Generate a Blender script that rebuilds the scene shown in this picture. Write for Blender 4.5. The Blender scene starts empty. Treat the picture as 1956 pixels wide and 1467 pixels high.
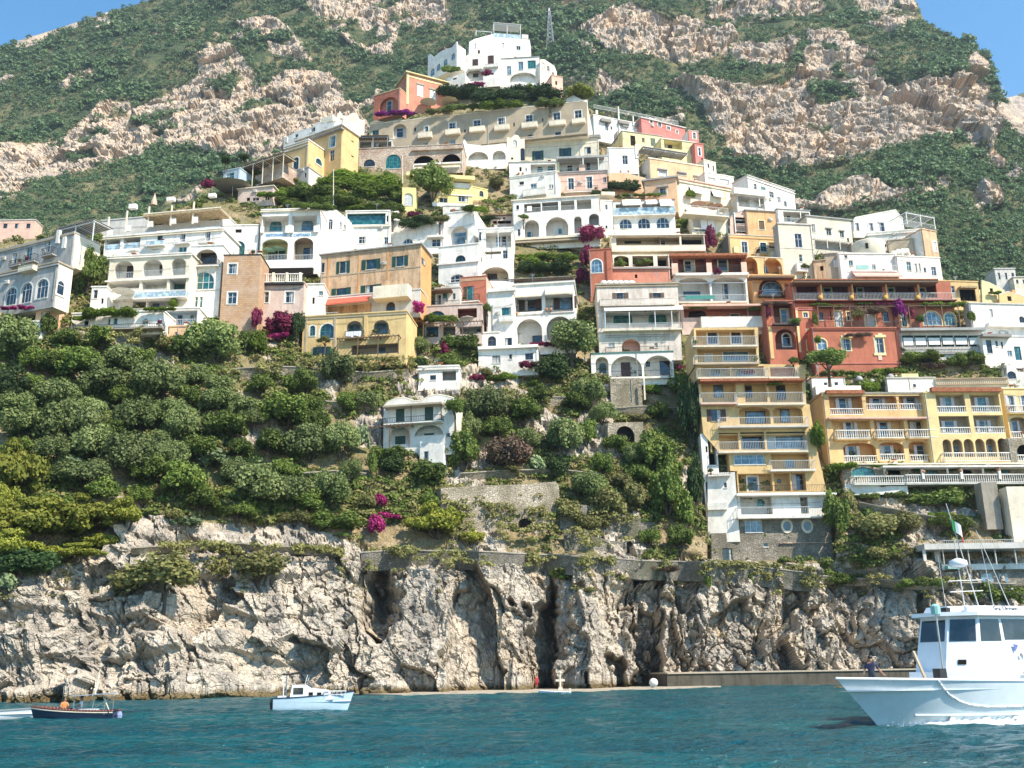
import bpy, bmesh, math, random
import numpy as np
from mathutils import Vector, Matrix
R = math.radians
SC = bpy.context.scene
COL = SC.collection
random.seed(7)
# ---------------------------------------------------------------- camera, world, sun, exposure
CAM_H = 2.8; FPX = 1920.0; PITCH = math.atan(546.5/1920); ROLL = 0.015
_f = Vector((0, math.cos(PITCH), math.sin(PITCH))); _u0 = Vector((0, -math.sin(PITCH), math.cos(PITCH))); _x = Vector((1, 0, 0))
_u = (_u0*math.cos(ROLL) + _x*math.sin(ROLL)); _r = (_x*math.cos(ROLL) - _u0*math.sin(ROLL))
cd = bpy.data.cameras.new('camera'); cam = bpy.data.objects.new('camera', cd); COL.objects.link(cam)
cam.matrix_world = Matrix(((_r.x, _u.x, -_f.x, 0), (_r.y, _u.y, -_f.y, 0), (_r.z, _u.z, -_f.z, CAM_H), (0, 0, 0, 1)))
cd.sensor_width = 36; cd.lens = 36*FPX/1956; cd.clip_start = .5; cd.clip_end = 9000
SC.camera = cam
SUN_AZ = 52; SUN_EL = 46            # degrees right of the direction back to the camera, and above the horizon
sv = Vector((math.sin(R(SUN_AZ))*math.cos(R(SUN_EL)), -math.cos(R(SUN_AZ))*math.cos(R(SUN_EL)), math.sin(R(SUN_EL))))
ld = bpy.data.lights.new('sun', 'SUN'); ld.energy = 5.0; ld.angle = R(.5); ld.color = (1, .9, .76)
sun = bpy.data.objects.new('sun', ld); COL.objects.link(sun)
sun.rotation_euler = sv.to_track_quat('Z', 'Y').to_euler()
wd = bpy.data.worlds.new('World'); SC.world = wd; wd.use_nodes = True
nt = wd.node_tree; nt.nodes.clear()
sk = nt.nodes.new('ShaderNodeTexSky'); sk.sky_type = 'NISHITA'; sk.sun_disc = False
sk.sun_elevation = R(SUN_EL); sk.sun_rotation = math.atan2(sv.x, sv.y); sk.air_density = 1.0; sk.dust_density = 0; sk.ozone_density = 2.2; sk.altitude = 0
bg = nt.nodes.new('ShaderNodeBackground'); bg.inputs[1].default_value = .14
wo = nt.nodes.new('ShaderNodeOutputWorld'); hs = nt.nodes.new('ShaderNodeHueSaturation'); hs.inputs['Saturation'].default_value = 1.3; hs.inputs['Hue'].default_value = .49; nt.links.new(sk.outputs[0], hs.inputs['Color']); nt.links.new(hs.outputs[0], bg.inputs[0]); nt.links.new(bg.outputs[0], wo.inputs[0])
SC.view_settings.view_transform = 'Standard'; SC.view_settings.look = 'None'; SC.view_settings.exposure = 0.93; SC.view_settings.gamma = 1
SC.render.engine = 'CYCLES'; SC.cycles.max_bounces = 6; SC.cycles.diffuse_bounces = 3; SC.cycles.glossy_bounces = 2
SC.cycles.transmission_bounces = 3; SC.cycles.transparent_max_bounces = 6; SC.cycles.volume_bounces = 0
SC.cycles.use_denoising = True
# ---------------------------------------------------------------- pixel (1956 x 1467) <-> world
def ray(px, py):
    return _f + _r*((px-978)/FPX) - _u*((py-733.5)/FPX)
def W(px, py, Y):
    d = ray(px, py); t = Y/d.y
    return Vector((d.x*t, Y, CAM_H + d.z*t))
def Wn(px, py, Y):                      # the same for arrays
    a = (px-978)/FPX; b = -(py-733.5)/FPX
    dx = _f.x + _r.x*a + _u.x*b; dy = _f.y + _r.y*a + _u.y*b; dz = _f.z + _r.z*a + _u.z*b
    t = Y/dy
    return np.stack([dx*t, Y+0*t, CAM_H + dz*t], -1)
def proj(P):
    v = Vector(P) - Vector((0, 0, CAM_H)); w = v.dot(_f)
    return 978 + FPX*v.dot(_r)/w, 733.5 - FPX*v.dot(_u)/w
def sea(px, py):                        # where the ray meets the water
    d = ray(px, py); t = -CAM_H/d.z
    return Vector((d.x*t, d.y*t, 0))
ip = np.interp
def Y0(px): return ip(px, [-700, 0, 600, 1000, 1500, 1956, 2700], [104, 107, 125, 137, 150, 150, 146])
def dD(py): return ip(py, [40, 100, 200, 300, 400, 500, 600, 700, 900, 1060, 1330], [156, 140, 117, 93, 71, 53, 39, 31, 16, 7, 0])
def D(px, py): return Y0(px) + dD(py)
# ---------------------------------------------------------------- numpy noise
_rng = np.random.RandomState(3)
_G = _rng.normal(size=(4096, 3)); _G /= np.linalg.norm(_G, axis=1)[:, None]
def _h(i, j, k):
    return ((i*73856093) ^ (j*19349663) ^ (k*83492791)) & 4095
def perlin(P):
    P = np.asarray(P, float); I = np.floor(P).astype(np.int64); f = P - I; s = f*f*f*(f*(f*6-15)+10)
    out = 0
    for a in (0, 1):
        for b in (0, 1):
            for c in (0, 1):
                g = _G[_h(I[..., 0]+a, I[..., 1]+b, I[..., 2]+c)]
                dd = (g[..., 0]*(f[..., 0]-a) + g[..., 1]*(f[..., 1]-b) + g[..., 2]*(f[..., 2]-c))
                w = (s[..., 0] if a else 1-s[..., 0])*(s[..., 1] if b else 1-s[..., 1])*(s[..., 2] if c else 1-s[..., 2])
                out = out + dd*w
    return out
def fbm(P, n=4, rough=.5):
    v = 0; a = 1
    for k in range(n):
        v = v + a*perlin(P*(2.03**k) + 17.3*k); a *= rough
    return v
def ridged(P, n=4, rough=.5):
    v = 0; a = 1
    for k in range(n):
        v = v + a*(1-2.2*np.abs(perlin(P*(2.05**k) + 31.7*k))); a *= rough
    return v
def voro(P):                            # distance to nearest and second nearest cell point, and the cell's id value
    P = np.asarray(P, float); I = np.floor(P).astype(np.int64)
    d1 = np.full(P.shape[:-1], 9.); d2 = d1.copy(); cid = d1*0
    for a in (-1, 0, 1):
        for b in (-1, 0, 1):
            for c in (-1, 0, 1):
                hh = _h(I[..., 0]+a, I[..., 1]+b, I[..., 2]+c)
                q = np.stack([I[..., 0]+a, I[..., 1]+b, I[..., 2]+c], -1) + .5 + .45*_G[hh]
                d = np.sqrt(((P-q)**2).sum(-1))
                m = d < d1
                d2 = np.where(m, d1, np.minimum(d2, d)); cid = np.where(m, _G[(hh*7+3) & 4095][..., 0], cid); d1 = np.where(m, d, d1)
    return d1, d2, cid
def facet(P, tilt):                     # broken rock: every cell of the pattern is one tilted flat face
    P = np.asarray(P, float); I = np.floor(P).astype(np.int64); d1 = np.full(P.shape[:-1], 9.); d2 = d1.copy(); h1 = d1*0; 
    for a in (-1, 0, 1):
        for b in (-1, 0, 1):
            for c in (-1, 0, 1):
                hh = _h(I[..., 0]+a, I[..., 1]+b, I[..., 2]+c); q = np.stack([I[..., 0]+a, I[..., 1]+b, I[..., 2]+c], -1) + .5 + .45*_G[hh]
                r = P-q; d = np.sqrt((r**2).sum(-1)); g = _G[(hh*13+5) & 4095]; v = g[..., 0]*.5*1.6 + tilt*(r*_G[(hh*29+11) & 4095]).sum(-1)*1.7
                m = d < d1; d2 = np.where(m, d1, np.minimum(d2, d)); h1 = np.where(m, v, h1); d1 = np.where(m, d, d1)
    return h1, d2-d1
# ---------------------------------------------------------------- meshes
def np_mesh(name, V, F, mat=None, smooth=False, attr=None):
    me = bpy.data.meshes.new(name); V = np.asarray(V, np.float32); F = np.asarray(F, np.int32)
    n, k = F.shape
    me.vertices.add(len(V)); me.vertices.foreach_set('co', V.ravel())
    me.loops.add(n*k); me.loops.foreach_set('vertex_index', F.ravel())
    me.polygons.add(n); me.polygons.foreach_set('loop_start', np.arange(0, n*k, k, dtype=np.int32))
    try: me.polygons.foreach_set('loop_total', np.full(n, k, np.int32))
    except Exception: pass
    if attr:
        for an, av in attr.items():
            at = me.attributes.new(an, 'FLOAT', 'POINT'); at.data.foreach_set('value', np.asarray(av, np.float32).ravel())
    if mat: me.materials.append(mat)
    me.update(calc_edges=True)
    me.polygons.foreach_set('use_smooth', np.full(n, smooth, bool))
    return me
def grid_faces(nu, nv):
    i = np.arange(nu*nv).reshape(nu, nv)
    return np.stack([i[:-1, :-1], i[1:, :-1], i[1:, 1:], i[:-1, 1:]], -1).reshape(-1, 4)
def link(name, me, parent=None, loc=None, label=None, cat=None, group=None, kind=None):
    o = bpy.data.objects.new(name, me); COL.objects.link(o)
    if parent: o.parent = parent
    if loc is not None: o.location = loc
    if label: o['label'] = label
    if cat: o['category'] = cat
    if group: o['group'] = group
    if kind: o['kind'] = kind
    return o
def empty(name, loc, rz=0, **k):
    o = link(name, None, None, loc, **k); o.rotation_euler = (0, 0, rz); o.empty_display_size = .3
    return o
class MB:                               # collects shapes, in the local axes of the thing, into ONE mesh
    def __init__(s): s.v = []; s.f = []; s.m = []; s.mats = []
    def mi(s, m):
        m = M(m) if isinstance(m, str) else m
        if m not in s.mats: s.mats.append(m)
        return s.mats.index(m)
    def add(s, vs, fs, m):
        k = len(s.v); s.v += [tuple(v) for v in vs]; i = s.mi(m)
        for f in fs: s.f.append([k+a for a in f]); s.m.append(i)
    def box(s, a, b, m):
        x0, y0, z0 = [min(p, q) for p, q in zip(a, b)]; x1, y1, z1 = [max(p, q) for p, q in zip(a, b)]
        s.add([(x0,y0,z0),(x1,y0,z0),(x1,y1,z0),(x0,y1,z0),(x0,y0,z1),(x1,y0,z1),(x1,y1,z1),(x0,y1,z1)],
              [(0,3,2,1),(4,5,6,7),(0,1,5,4),(1,2,6,5),(2,3,7,6),(3,0,4,7)], m)
    def bar(s, a, b, r, m, n=4, r2=None):
        a = Vector(a); b = Vector(b); d = (b-a); r2 = r if r2 is None else r2
        if d.length < 1e-6: return
        q = d.to_track_quat('Z', 'Y'); vs = []
        for P, rr in ((a, r), (b, r2)):
            for k in range(n):
                t = 2*math.pi*(k+.5)/n; vs.append(P + q @ Vector((math.cos(t)*rr, math.sin(t)*rr, 0)))
        s.add(vs, [(k, (k+1) % n, n+(k+1) % n, n+k) for k in range(n)] + [tuple(range(n))[::-1], tuple(range(n, 2*n))], m)
    def path(s, pts, r, m, n=5):
        for a, b in zip(pts, pts[1:]): s.bar(a, b, r, m, n)
    def prism(s, pts, y0, y1, m):       # pts: polygon in (x, z), extruded along y
        n = len(pts); vs = [(p[0], y0, p[1]) for p in pts] + [(p[0], y1, p[1]) for p in pts]
        s.add(vs, [tuple(range(n)), tuple(range(n, 2*n))[::-1]] + [(k, n+k, n+(k+1) % n, (k+1) % n) for k in range(n)], m)
    def quad(s, p, m, th=0):
        if not th: s.add(p, [(0, 1, 2, 3)], m); return
        p = [Vector(a) for a in p]; nn = (p[1]-p[0]).cross(p[3]-p[0]).normalized()*th
        s.add(p + [a-nn for a in p], [(0,1,2,3),(7,6,5,4),(0,4,5,1),(1,5,6,2),(2,6,7,3),(3,7,4,0)], m)
    def lathe(s, c, prof, m, n=12):
        vs = []; k0 = len(prof)
        for r, z in prof:
            for k in range(n): t = 2*math.pi*k/n; vs.append((c[0]+r*math.cos(t), c[1]+r*math.sin(t), c[2]+z))
        fs = [(i*n+k, i*n+(k+1) % n, (i+1)*n+(k+1) % n, (i+1)*n+k) for i in range(k0-1) for k in range(n)]
        fs += [tuple(range(n))[::-1], tuple(range((k0-1)*n, k0*n))]
        s.add(vs, fs, m)
    def ball(s, c, r, m, sz=1, n=10):
        s.lathe(c, [(max(.01, r*math.sin(math.pi*i/6)), -r*sz*math.cos(math.pi*i/6)) for i in range(7)], m, n)
    def mesh(s, name, smooth=False):
        me = bpy.data.meshes.new(name); me.from_pydata(s.v, [], s.f)
        for m in s.mats: me.materials.append(m)
        me.polygons.foreach_set('material_index', s.m)
        if smooth: me.polygons.foreach_set('use_smooth', [True]*len(s.f))
        me.update(); return me
    def build(s, name, parent=None, smooth=False, **k):
        if not s.v: return None
        return link(name, s.mesh(name, smooth), parent, **k)
# ---------------------------------------------------------------- materials
_M = {}
def _mat(name):
    m = bpy.data.materials.new(name); m.use_nodes = True; t = m.node_tree; b = t.nodes['Principled BSDF']
    return m, t, b
def nd(t, ty, **k):
    n = t.nodes.new(ty)
    for a, v in k.items():
        if a in n.inputs.keys(): n.inputs[a].default_value = v
        else: setattr(n, a, v)
    return n
def noise(t, vec, scale, detail=4, rough=.55, sc3=None):
    mp = nd(t, 'ShaderNodeMapping'); t.links.new(vec, mp.inputs[0])
    if sc3: mp.inputs['Scale'].default_value = sc3
    n = nd(t, 'ShaderNodeTexNoise'); n.inputs['Scale'].default_value = scale; n.inputs['Detail'].default_value = detail; n.inputs['Roughness'].default_value = rough
    t.links.new(mp.outputs[0], n.inputs['Vector']); return n.outputs[0]
def ramp(t, fac, stops):
    r = nd(t, 'ShaderNodeValToRGB'); e = r.color_ramp.elements
    while len(e) < len(stops): e.new(.5)
    for el, (p, c) in zip(e, stops):
        el.position = p; el.color = (*c, 1) if isinstance(c, tuple) else (c, c, c, 1)
    t.links.new(fac, r.inputs[0]); return r.outputs[0]
def mix(t, a, b, fac, mode='MIX'):
    n = nd(t, 'ShaderNodeMix', data_type='RGBA', blend_type=mode)
    for s, v in ((6, a), (7, b), (0, fac)):
        if isinstance(v, bpy.types.NodeSocket): t.links.new(v, n.inputs[s])
        elif s == 0: n.inputs[0].default_value = v
        else: n.inputs[s].default_value = (*v, 1) if isinstance(v, tuple) else (v, v, v, 1)
    return n.outputs[2]
def mth(t, op, a, b=None):
    n = nd(t, 'ShaderNodeMath', operation=op)
    for s, v in ((0, a), (1, b)):
        if v is None: continue
        if isinstance(v, bpy.types.NodeSocket): t.links.new(v, n.inputs[s])
        else: n.inputs[s].default_value = v
    return n.outputs[0]
def bump(t, b, h, strength=.4, dist=.1, prev=None):
    n = nd(t, 'ShaderNodeBump'); n.inputs['Strength'].default_value = strength; n.inputs['Distance'].default_value = dist
    t.links.new(h, n.inputs['Height'])
    if prev: t.links.new(prev, n.inputs['Normal'])
    if b: t.links.new(n.outputs[0], b.inputs['Normal'])
    return n.outputs[0]
def stucco(name, c, dirt=.35, stain=(.3, .26, .2), rough=.9):
    m, t, b = _mat(name); tc = nd(t, 'ShaderNodeNewGeometry').outputs['Position']
    big = noise(t, tc, .3, 7, .68); streak = noise(t, tc, 1, 6, .7, (1.3, 1.3, .22)); fine = noise(t, tc, 3.5, 3, .6)
    c1 = mix(t, tuple(min(1, x*1.04) for x in c), tuple(x*.74 for x in c), ramp(t, big, [(.42, 0.), (.66, 1.)]))
    f = mth(t, 'MULTIPLY', ramp(t, streak, [(.46, 0.), (.66, 1.)]), dirt)
    c2 = mix(t, c1, stain, f)
    c3 = mix(t, c2, tuple(min(1, x*1.1) for x in c), mth(t, 'MULTIPLY', ramp(t, fine, [(.45, 0.), (.6, 1.)]), .35))
    t.links.new(c3, b.inputs['Base Color']); b.inputs['Roughness'].default_value = rough; b.inputs['Specular IOR Level'].default_value = .2
    bump(t, b, fine, .25, .03)
    return m
def plain(name, c, rough=.6, metal=0, spec=.5, var=.12):
    m, t, b = _mat(name); tc = nd(t, 'ShaderNodeNewGeometry').outputs['Position']
    n = noise(t, tc, 2.2, 3)
    t.links.new(mix(t, c, tuple(x*(1-var*2) for x in c), ramp(t, n, [(.3, 0.), (.75, 1.)])), b.inputs['Base Color'])
    b.inputs['Roughness'].default_value = rough; b.inputs['Metallic'].default_value = metal; b.inputs['Specular IOR Level'].default_value = spec
    return m
def glass(name, c, rough=.08):
    m, t, b = _mat(name); tc = nd(t, 'ShaderNodeNewGeometry').outputs['Position']
    n = noise(t, tc, 1.3, 2); n2 = noise(t, tc, .5, 2)
    t.links.new(mix(t, c, tuple(min(1, x*2+.02) for x in c), ramp(t, n, [(.45, 0.), (.65, 1.)])), b.inputs['Base Color'])
    b.inputs['Roughness'].default_value = rough; b.inputs['Specular IOR Level'].default_value = .9; bump(t, b, n2, .12, .2)
    return m
def stone(name, c1, c2, c3, scale=2.2, joint=.5, squash=(1, 1, 1.6), bricks=False):
    m, t, b = _mat(name); tc = nd(t, 'ShaderNodeNewGeometry').outputs['Position']
    mp = nd(t, 'ShaderNodeMapping'); t.links.new(tc, mp.inputs[0]); mp.inputs['Scale'].default_value = squash
    wv = nd(t, 'ShaderNodeTexNoise'); wv.inputs['Scale'].default_value = 1.6; t.links.new(mp.outputs[0], wv.inputs['Vector'])
    vv = nd(t, 'ShaderNodeVectorMath', operation='MULTIPLY_ADD'); t.links.new(wv.outputs[1], vv.inputs[0]); vv.inputs[1].default_value = (.35,)*3; t.links.new(mp.outputs[0], vv.inputs[2])
    v1 = nd(t, 'ShaderNodeTexVoronoi', feature='F1'); v1.inputs['Scale'].default_value = scale; t.links.new(vv.outputs[0], v1.inputs['Vector'])
    v2 = nd(t, 'ShaderNodeTexVoronoi', feature='DISTANCE_TO_EDGE'); v2.inputs['Scale'].default_value = scale; t.links.new(vv.outputs[0], v2.inputs['Vector'])
    big = noise(t, tc, .25, 5, .65)
    cc = mix(t, c1, c2, nd_sep(t, v1.outputs['Color']))
    cc = mix(t, cc, c3, mth(t, 'MULTIPLY', ramp(t, big, [(.42, 0.), (.62, 1.)]), .75))
    edge = ramp(t, v2.outputs[0], [(0., 1.), (.07, 0.)])
    cc = mix(t, cc, tuple(x*.45 for x in c1), mth(t, 'MULTIPLY', edge, joint))
    t.links.new(cc, b.inputs['Base Color']); b.inputs['Roughness'].default_value = .95; b.inputs['Specular IOR Level'].default_value = .15
    bump(t, b, ramp(t, v2.outputs[0], [(0., 0.), (.12, 1.)]), .7, .12)
    return m
def nd_sep(t, c):
    s = nd(t, 'ShaderNodeSeparateColor'); t.links.new(c, s.inputs[0]); return s.outputs[0]
def leafmat(name, c1, c2, c3, trans=.25):
    m, t, b = _mat(name)
    at = nd(t, 'ShaderNodeAttribute', attribute_name='tint'); oi = nd(t, 'ShaderNodeObjectInfo')
    tc = nd(t, 'ShaderNodeNewGeometry').outputs['Position']; n = noise(t, tc, .12, 4, .6)
    cc = mix(t, c1, c2, at.outputs['Fac']); cc = mix(t, cc, c3, ramp(t, n, [(.45, 0.), (.65, .7)]))
    hs = nd(t, 'ShaderNodeHueSaturation'); t.links.new(cc, hs.inputs['Color'])
    t.links.new(mth(t, 'ADD', mth(t, 'MULTIPLY', oi.outputs['Random'], .7), .65), hs.inputs['Value'])
    t.links.new(hs.outputs[0], b.inputs['Base Color']); b.inputs['Roughness'].default_value = .65; b.inputs['Specular IOR Level'].default_value = .25
    tr = nd(t, 'ShaderNodeBsdfTranslucent'); t.links.new(hs.outputs[0], tr.inputs[0])
    mx = nd(t, 'ShaderNodeMixShader'); mx.inputs[0].default_value = trans
    o = t.nodes['Material Output']; t.links.new(b.outputs[0], mx.inputs[1]); t.links.new(tr.outputs[0], mx.inputs[2]); t.links.new(mx.outputs[0], o.inputs[0])
    return m
SPEC = {
 'white': lambda: stucco('white_stucco', (.8, .76, .69), .38, (.42, .36, .28)), 'cream': lambda: stucco('cream_stucco', (.76, .67, .52), .22),
 'greywhite': lambda: stucco('grey_white_stucco', (.6, .57, .52), .4), 'dirtywhite': lambda: stucco('weathered_white_stucco', (.68, .6, .52), .6, (.34, .24, .18)),
 'pale': lambda: stucco('pale_sand_stucco', (.66, .6, .47), .25), 'sand': lambda: stucco('sand_stucco', (.42, .34, .24), .45),
 'tan': lambda: stucco('tan_stucco', (.62, .42, .26), 1.0, (.25, .15, .08)), 'shadegrey': lambda: stucco('old_grey_plaster', (.42, .41, .39), .7, (.2, .17, .14)), 'quayface': lambda: stucco('dark_wet_concrete', (.1, .088, .068), .8, (.03, .03, .02)), 'ochre': lambda: stucco('ochre_stucco', (.6, .41, .19), .2),  # the stained grey plaster has its left-facing fronts' shade mixed into the colour
 'yellow': lambda: stucco('yellow_stucco', (.68, .49, .23), .4, (.4, .25, .1)), 'lemon': lambda: stucco('lemon_stucco', (.76, .64, .28), .15), 'butter': lambda: stucco('butter_stucco', (.74, .64, .34), .18),
 'gold': lambda: stucco('gold_stucco', (.66, .46, .22), .4, (.4, .26, .12)), 'peach': lambda: stucco('peach_stucco', (.74, .47, .28), .15), 'pink': lambda: stucco('pink_stucco', (.72, .46, .36), .2),
 'salmon': lambda: stucco('salmon_stucco', (.57, .24, .16), .4, (.34, .13, .09)), 'red': lambda: stucco('red_stucco', (.45, .155, .095), .6, (.25, .1, .06)), 'darkred': lambda: stucco('dark_red_stucco', (.2, .06, .04), .4, (.08, .03, .02)),
 'crimson': lambda: stucco('crimson_stucco', (.58, .2, .17), .3), 'grey': lambda: stucco('grey_stucco', (.36, .36, .35), .4), 'darkgrey': lambda: stucco('dark_grey_stucco', (.15, .155, .15), .5),  # the darkest grey puts the shade of left-facing side walls into colour
 'apricot': lambda: stucco('apricot_stucco', (.68, .4, .2), .7, (.34, .17, .08)), 'orange': lambda: stucco('orange_stucco', (.64, .33, .13), .2), 'lilac': lambda: stucco('shabby_pink_stucco', (.6, .47, .4), .5, (.36, .22, .16)),
 'wood': lambda: plain('old_wood', (.16, .1, .06), .8), 'reed': lambda: plain('reed_matting', (.26, .18, .11), .95, 0, .1, .3), 'cane': lambda: plain('straw_matting', (.5, .38, .22), .95, 0, .1, .3),
 'whitew': lambda: plain('white_painted_wood', (.75, .75, .72), .5), 'iron': lambda: plain('dark_iron', (.035, .035, .035), .5, .3), 'steel': lambda: plain('galvanised_steel', (.42, .42, .4), .4, .6),
 'railw': lambda: plain('white_railing', (.62, .62, .6), .5), 'green': lambda: plain('green_shutter', (.014, .07, .045), .5), 'brown': lambda: plain('brown_shutter', (.075, .03, .02), .55), 'teal': lambda: plain('teal_shutter', (.03, .22, .18), .5),
 'shutw': lambda: plain('white_shutter', (.66, .62, .64), .6), 'blue': lambda: plain('blue_paint', (.08, .3, .55), .5), 'lblue': lambda: plain('pale_blue_paint', (.45, .56, .62), .5), 'railg': lambda: glass('pale_rail_glass', (.28, .36, .4)),
 'awnw': lambda: plain('white_canvas', (.8, .78, .72), .9, 0, .1, .05), 'awnc': lambda: plain('cream_canvas', (.72, .62, .46), .9, 0, .1, .08), 'awnr': lambda: plain('red_edged_canvas', (.55, .14, .09), .9, 0, .1), 'awnp': lambda: plain('dusty_pink_canvas', (.6, .4, .33), .9, 0, .1),
 'awnb': lambda: plain('blue_grey_canvas', (.38, .44, .5), .9, 0, .1), 'awng': lambda: plain('grey_canvas', (.3, .28, .25), .9, 0, .1),
 'tile': lambda: plain('terracotta_tile', (.42, .16, .08), .85, 0, .2, .3), 'tarp': lambda: plain('aqua_parasol_cloth', (.3, .55, .5), .8), 'cloth': lambda: plain('white_linen', (.8, .8, .82), .9, 0, .1, .03),
 'glass': lambda: glass('window_glass', (.012, .03, .045)), 'dglass': lambda: glass('dark_window_glass', (.004, .007, .009)), 'bglass': lambda: glass('blue_window_glass', (.07, .13, .18)), 'tglass': lambda: glass('teal_window_glass', (.01, .08, .08)),
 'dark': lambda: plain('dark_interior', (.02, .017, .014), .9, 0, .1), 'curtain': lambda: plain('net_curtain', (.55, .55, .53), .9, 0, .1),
 'brick': lambda: brickmat(), 'stone': lambda: stone('rubble_stone_wall', (.38, .32, .24), (.55, .48, .38), (.17, .15, .09), 2.3, .8), 'stoneg': lambda: stone('grey_rubble_wall', (.25, .22, .18), (.42, .38, .31), (.15, .135, .1), 2.6, .8),
 'stoned': lambda: stone('old_grey_stone_wall', (.22, .2, .17), (.34, .31, .26), (.1, .105, .06), 2.4, .9), 'stonew': lambda: stone('pale_stone_wall', (.5, .4, .32), (.62, .52, .42), (.36, .24, .17), 1.3, .25),
 'concrete': lambda: stucco('weathered_concrete', (.34, .3, .24), .6, (.12, .1, .08)), 'deck': lambda: plain('quay_paving', (.42, .35, .26), .9),
 'terra': lambda: plain('terracotta_pot', (.5, .24, .12), .9), 'lampy': lambda: plain('yellow_urn', (.7, .45, .12), .8), 'roofg': lambda: stucco('grey_roof_membrane', (.28, .27, .25), .5),
}
def brickmat():
    m, t, b = _mat('tufa_brick'); tc = nd(t, 'ShaderNodeTexCoord').outputs['Object']
    sp = nd(t, 'ShaderNodeSeparateXYZ'); t.links.new(tc, sp.inputs[0]); cb = nd(t, 'ShaderNodeCombineXYZ')
    t.links.new(mth(t, 'ADD', sp.outputs[0], sp.outputs[1]), cb.inputs[0]); t.links.new(sp.outputs[2], cb.inputs[1])
    br = nd(t, 'ShaderNodeTexBrick'); t.links.new(cb.outputs[0], br.inputs['Vector'])
    br.inputs['Color1'].default_value = (.56, .35, .18, 1); br.inputs['Color2'].default_value = (.42, .24, .13, 1); br.inputs['Mortar'].default_value = (.26, .17, .11, 1)
    br.inputs['Scale'].default_value = 1; br.inputs['Brick Width'].default_value = .62; br.inputs['Row Height'].default_value = .34; br.inputs['Mortar Size'].default_value = .03; br.inputs['Bias'].default_value = .1
    n = noise(t, tc, .4, 5, .65)
    t.links.new(mix(t, br.outputs[0], (.5, .36, .27), ramp(t, n, [(.4, 0.), (.68, .8)])), b.inputs['Base Color']); b.inputs['Roughness'].default_value = .95
    bump(t, b, br.outputs[1], -.4, .05); return m
def M(k):
    if k not in _M: _M[k] = SPEC[k]()
    return _M[k]
# ================================================================ LAND: materials
def rockmat(name, light, mid, orange, grey, veg=None, scale=1.0, zfade=True):
    m, t, b = _mat(name); tc = nd(t, 'ShaderNodeNewGeometry').outputs['Position']
    n1 = noise(t, tc, .09*scale, 6, .65); n2 = noise(t, tc, .5*scale, 6, .7); n3 = noise(t, tc, .22*scale, 6, .7, (1.5, 1.5, .35)); n4 = noise(t, tc, 2.2*scale, 4, .7)
    n5 = noise(t, tc, .16*scale, 5, .6, (.6, .6, 2.2))
    c = mix(t, light, mid, ramp(t, n2, [(.38, 0.), (.62, 1.)]))
    c = mix(t, c, orange, mth(t, 'MULTIPLY', ramp(t, n1, [(.5, 0.), (.66, 1.)]), .65))
    c = mix(t, c, grey, mth(t, 'MULTIPLY', ramp(t, n3, [(.46, 0.), (.6, 1.)]), .85))
    c = mix(t, c, tuple(x*.55 for x in grey), mth(t, 'MULTIPLY', ramp(t, n5, [(.58, 0.), (.66, 1.)]), .45))
    c = mix(t, c, tuple(min(1, x*1.15) for x in light), mth(t, 'MULTIPLY', ramp(t, n4, [(.5, 0.), (.66, 1.)]), .4))
    if zfade:                                # the wet, algae-dark band just above the sea
        sp = nd(t, 'ShaderNodeSeparateXYZ'); t.links.new(tc, sp.inputs[0])
        z = mth(t, 'ADD', sp.outputs[2], mth(t, 'MULTIPLY', n2, -1.6))
        c = mix(t, c, (.16, .12, .06), ramp(t, mth(t, 'MULTIPLY', z, .4), [(.0, 1.), (.25, 0.)]))
    if veg:
        at = nd(t, 'ShaderNodeAttribute', attribute_name='rock').outputs['Fac']
        g = mix(t, veg[0], veg[1], ramp(t, n2, [(.4, 0.), (.62, 1.)])); g = mix(t, g, veg[2], ramp(t, n1, [(.46, 0.), (.6, 1.)]))
        f = ramp(t, mth(t, 'ADD', at, mth(t, 'MULTIPLY', mth(t, 'SUBTRACT', n2, .5), .9)), [(.42, 0.), (.58, 1.)])
        c = mix(t, g, c, f)
    t.links.new(c, b.inputs['Base Color']); b.inputs['Roughness'].default_value = .95; b.inputs['Specular IOR Level'].default_value = .12
    vn = nd(t, 'ShaderNodeTexVoronoi', feature='DISTANCE_TO_EDGE'); vn.inputs['Scale'].default_value = 1.1*scale; wv_ = nd(t, 'ShaderNodeVectorMath', operation='MULTIPLY_ADD'); nw = nd(t, 'ShaderNodeTexNoise'); nw.inputs['Scale'].default_value = .8*scale; t.links.new(tc, nw.inputs['Vector']); t.links.new(nw.outputs[1], wv_.inputs[0]); wv_.inputs[1].default_value = (2.5/scale,)*3; t.links.new(tc, wv_.inputs[2]); t.links.new(wv_.outputs[0], vn.inputs['Vector'])
    h = mth(t, 'ADD', mth(t, 'ADD', n4, mth(t, 'MULTIPLY', n2, 2)), ramp(t, vn.outputs[0], [(0., 0.), (.12, 1.)])); bump(t, b, h, .7, .22/scale)
    return m
M_CLIFF = rockmat('limestone', (.58, .51, .415), (.4, .345, .275), (.5, .385, .255), (.25, .225, .195), ((.22, .17, .09), (.36, .28, .17), (.17, .16, .07)), 1.0)
M_MOUNT = rockmat('mountain_rock', (.63, .505, .385), (.45, .355, .265), (.66, .46, .3), (.29, .262, .23), ((.05, .075, .035), (.09, .11, .05), (.2, .175, .09)), .32, False)
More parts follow.
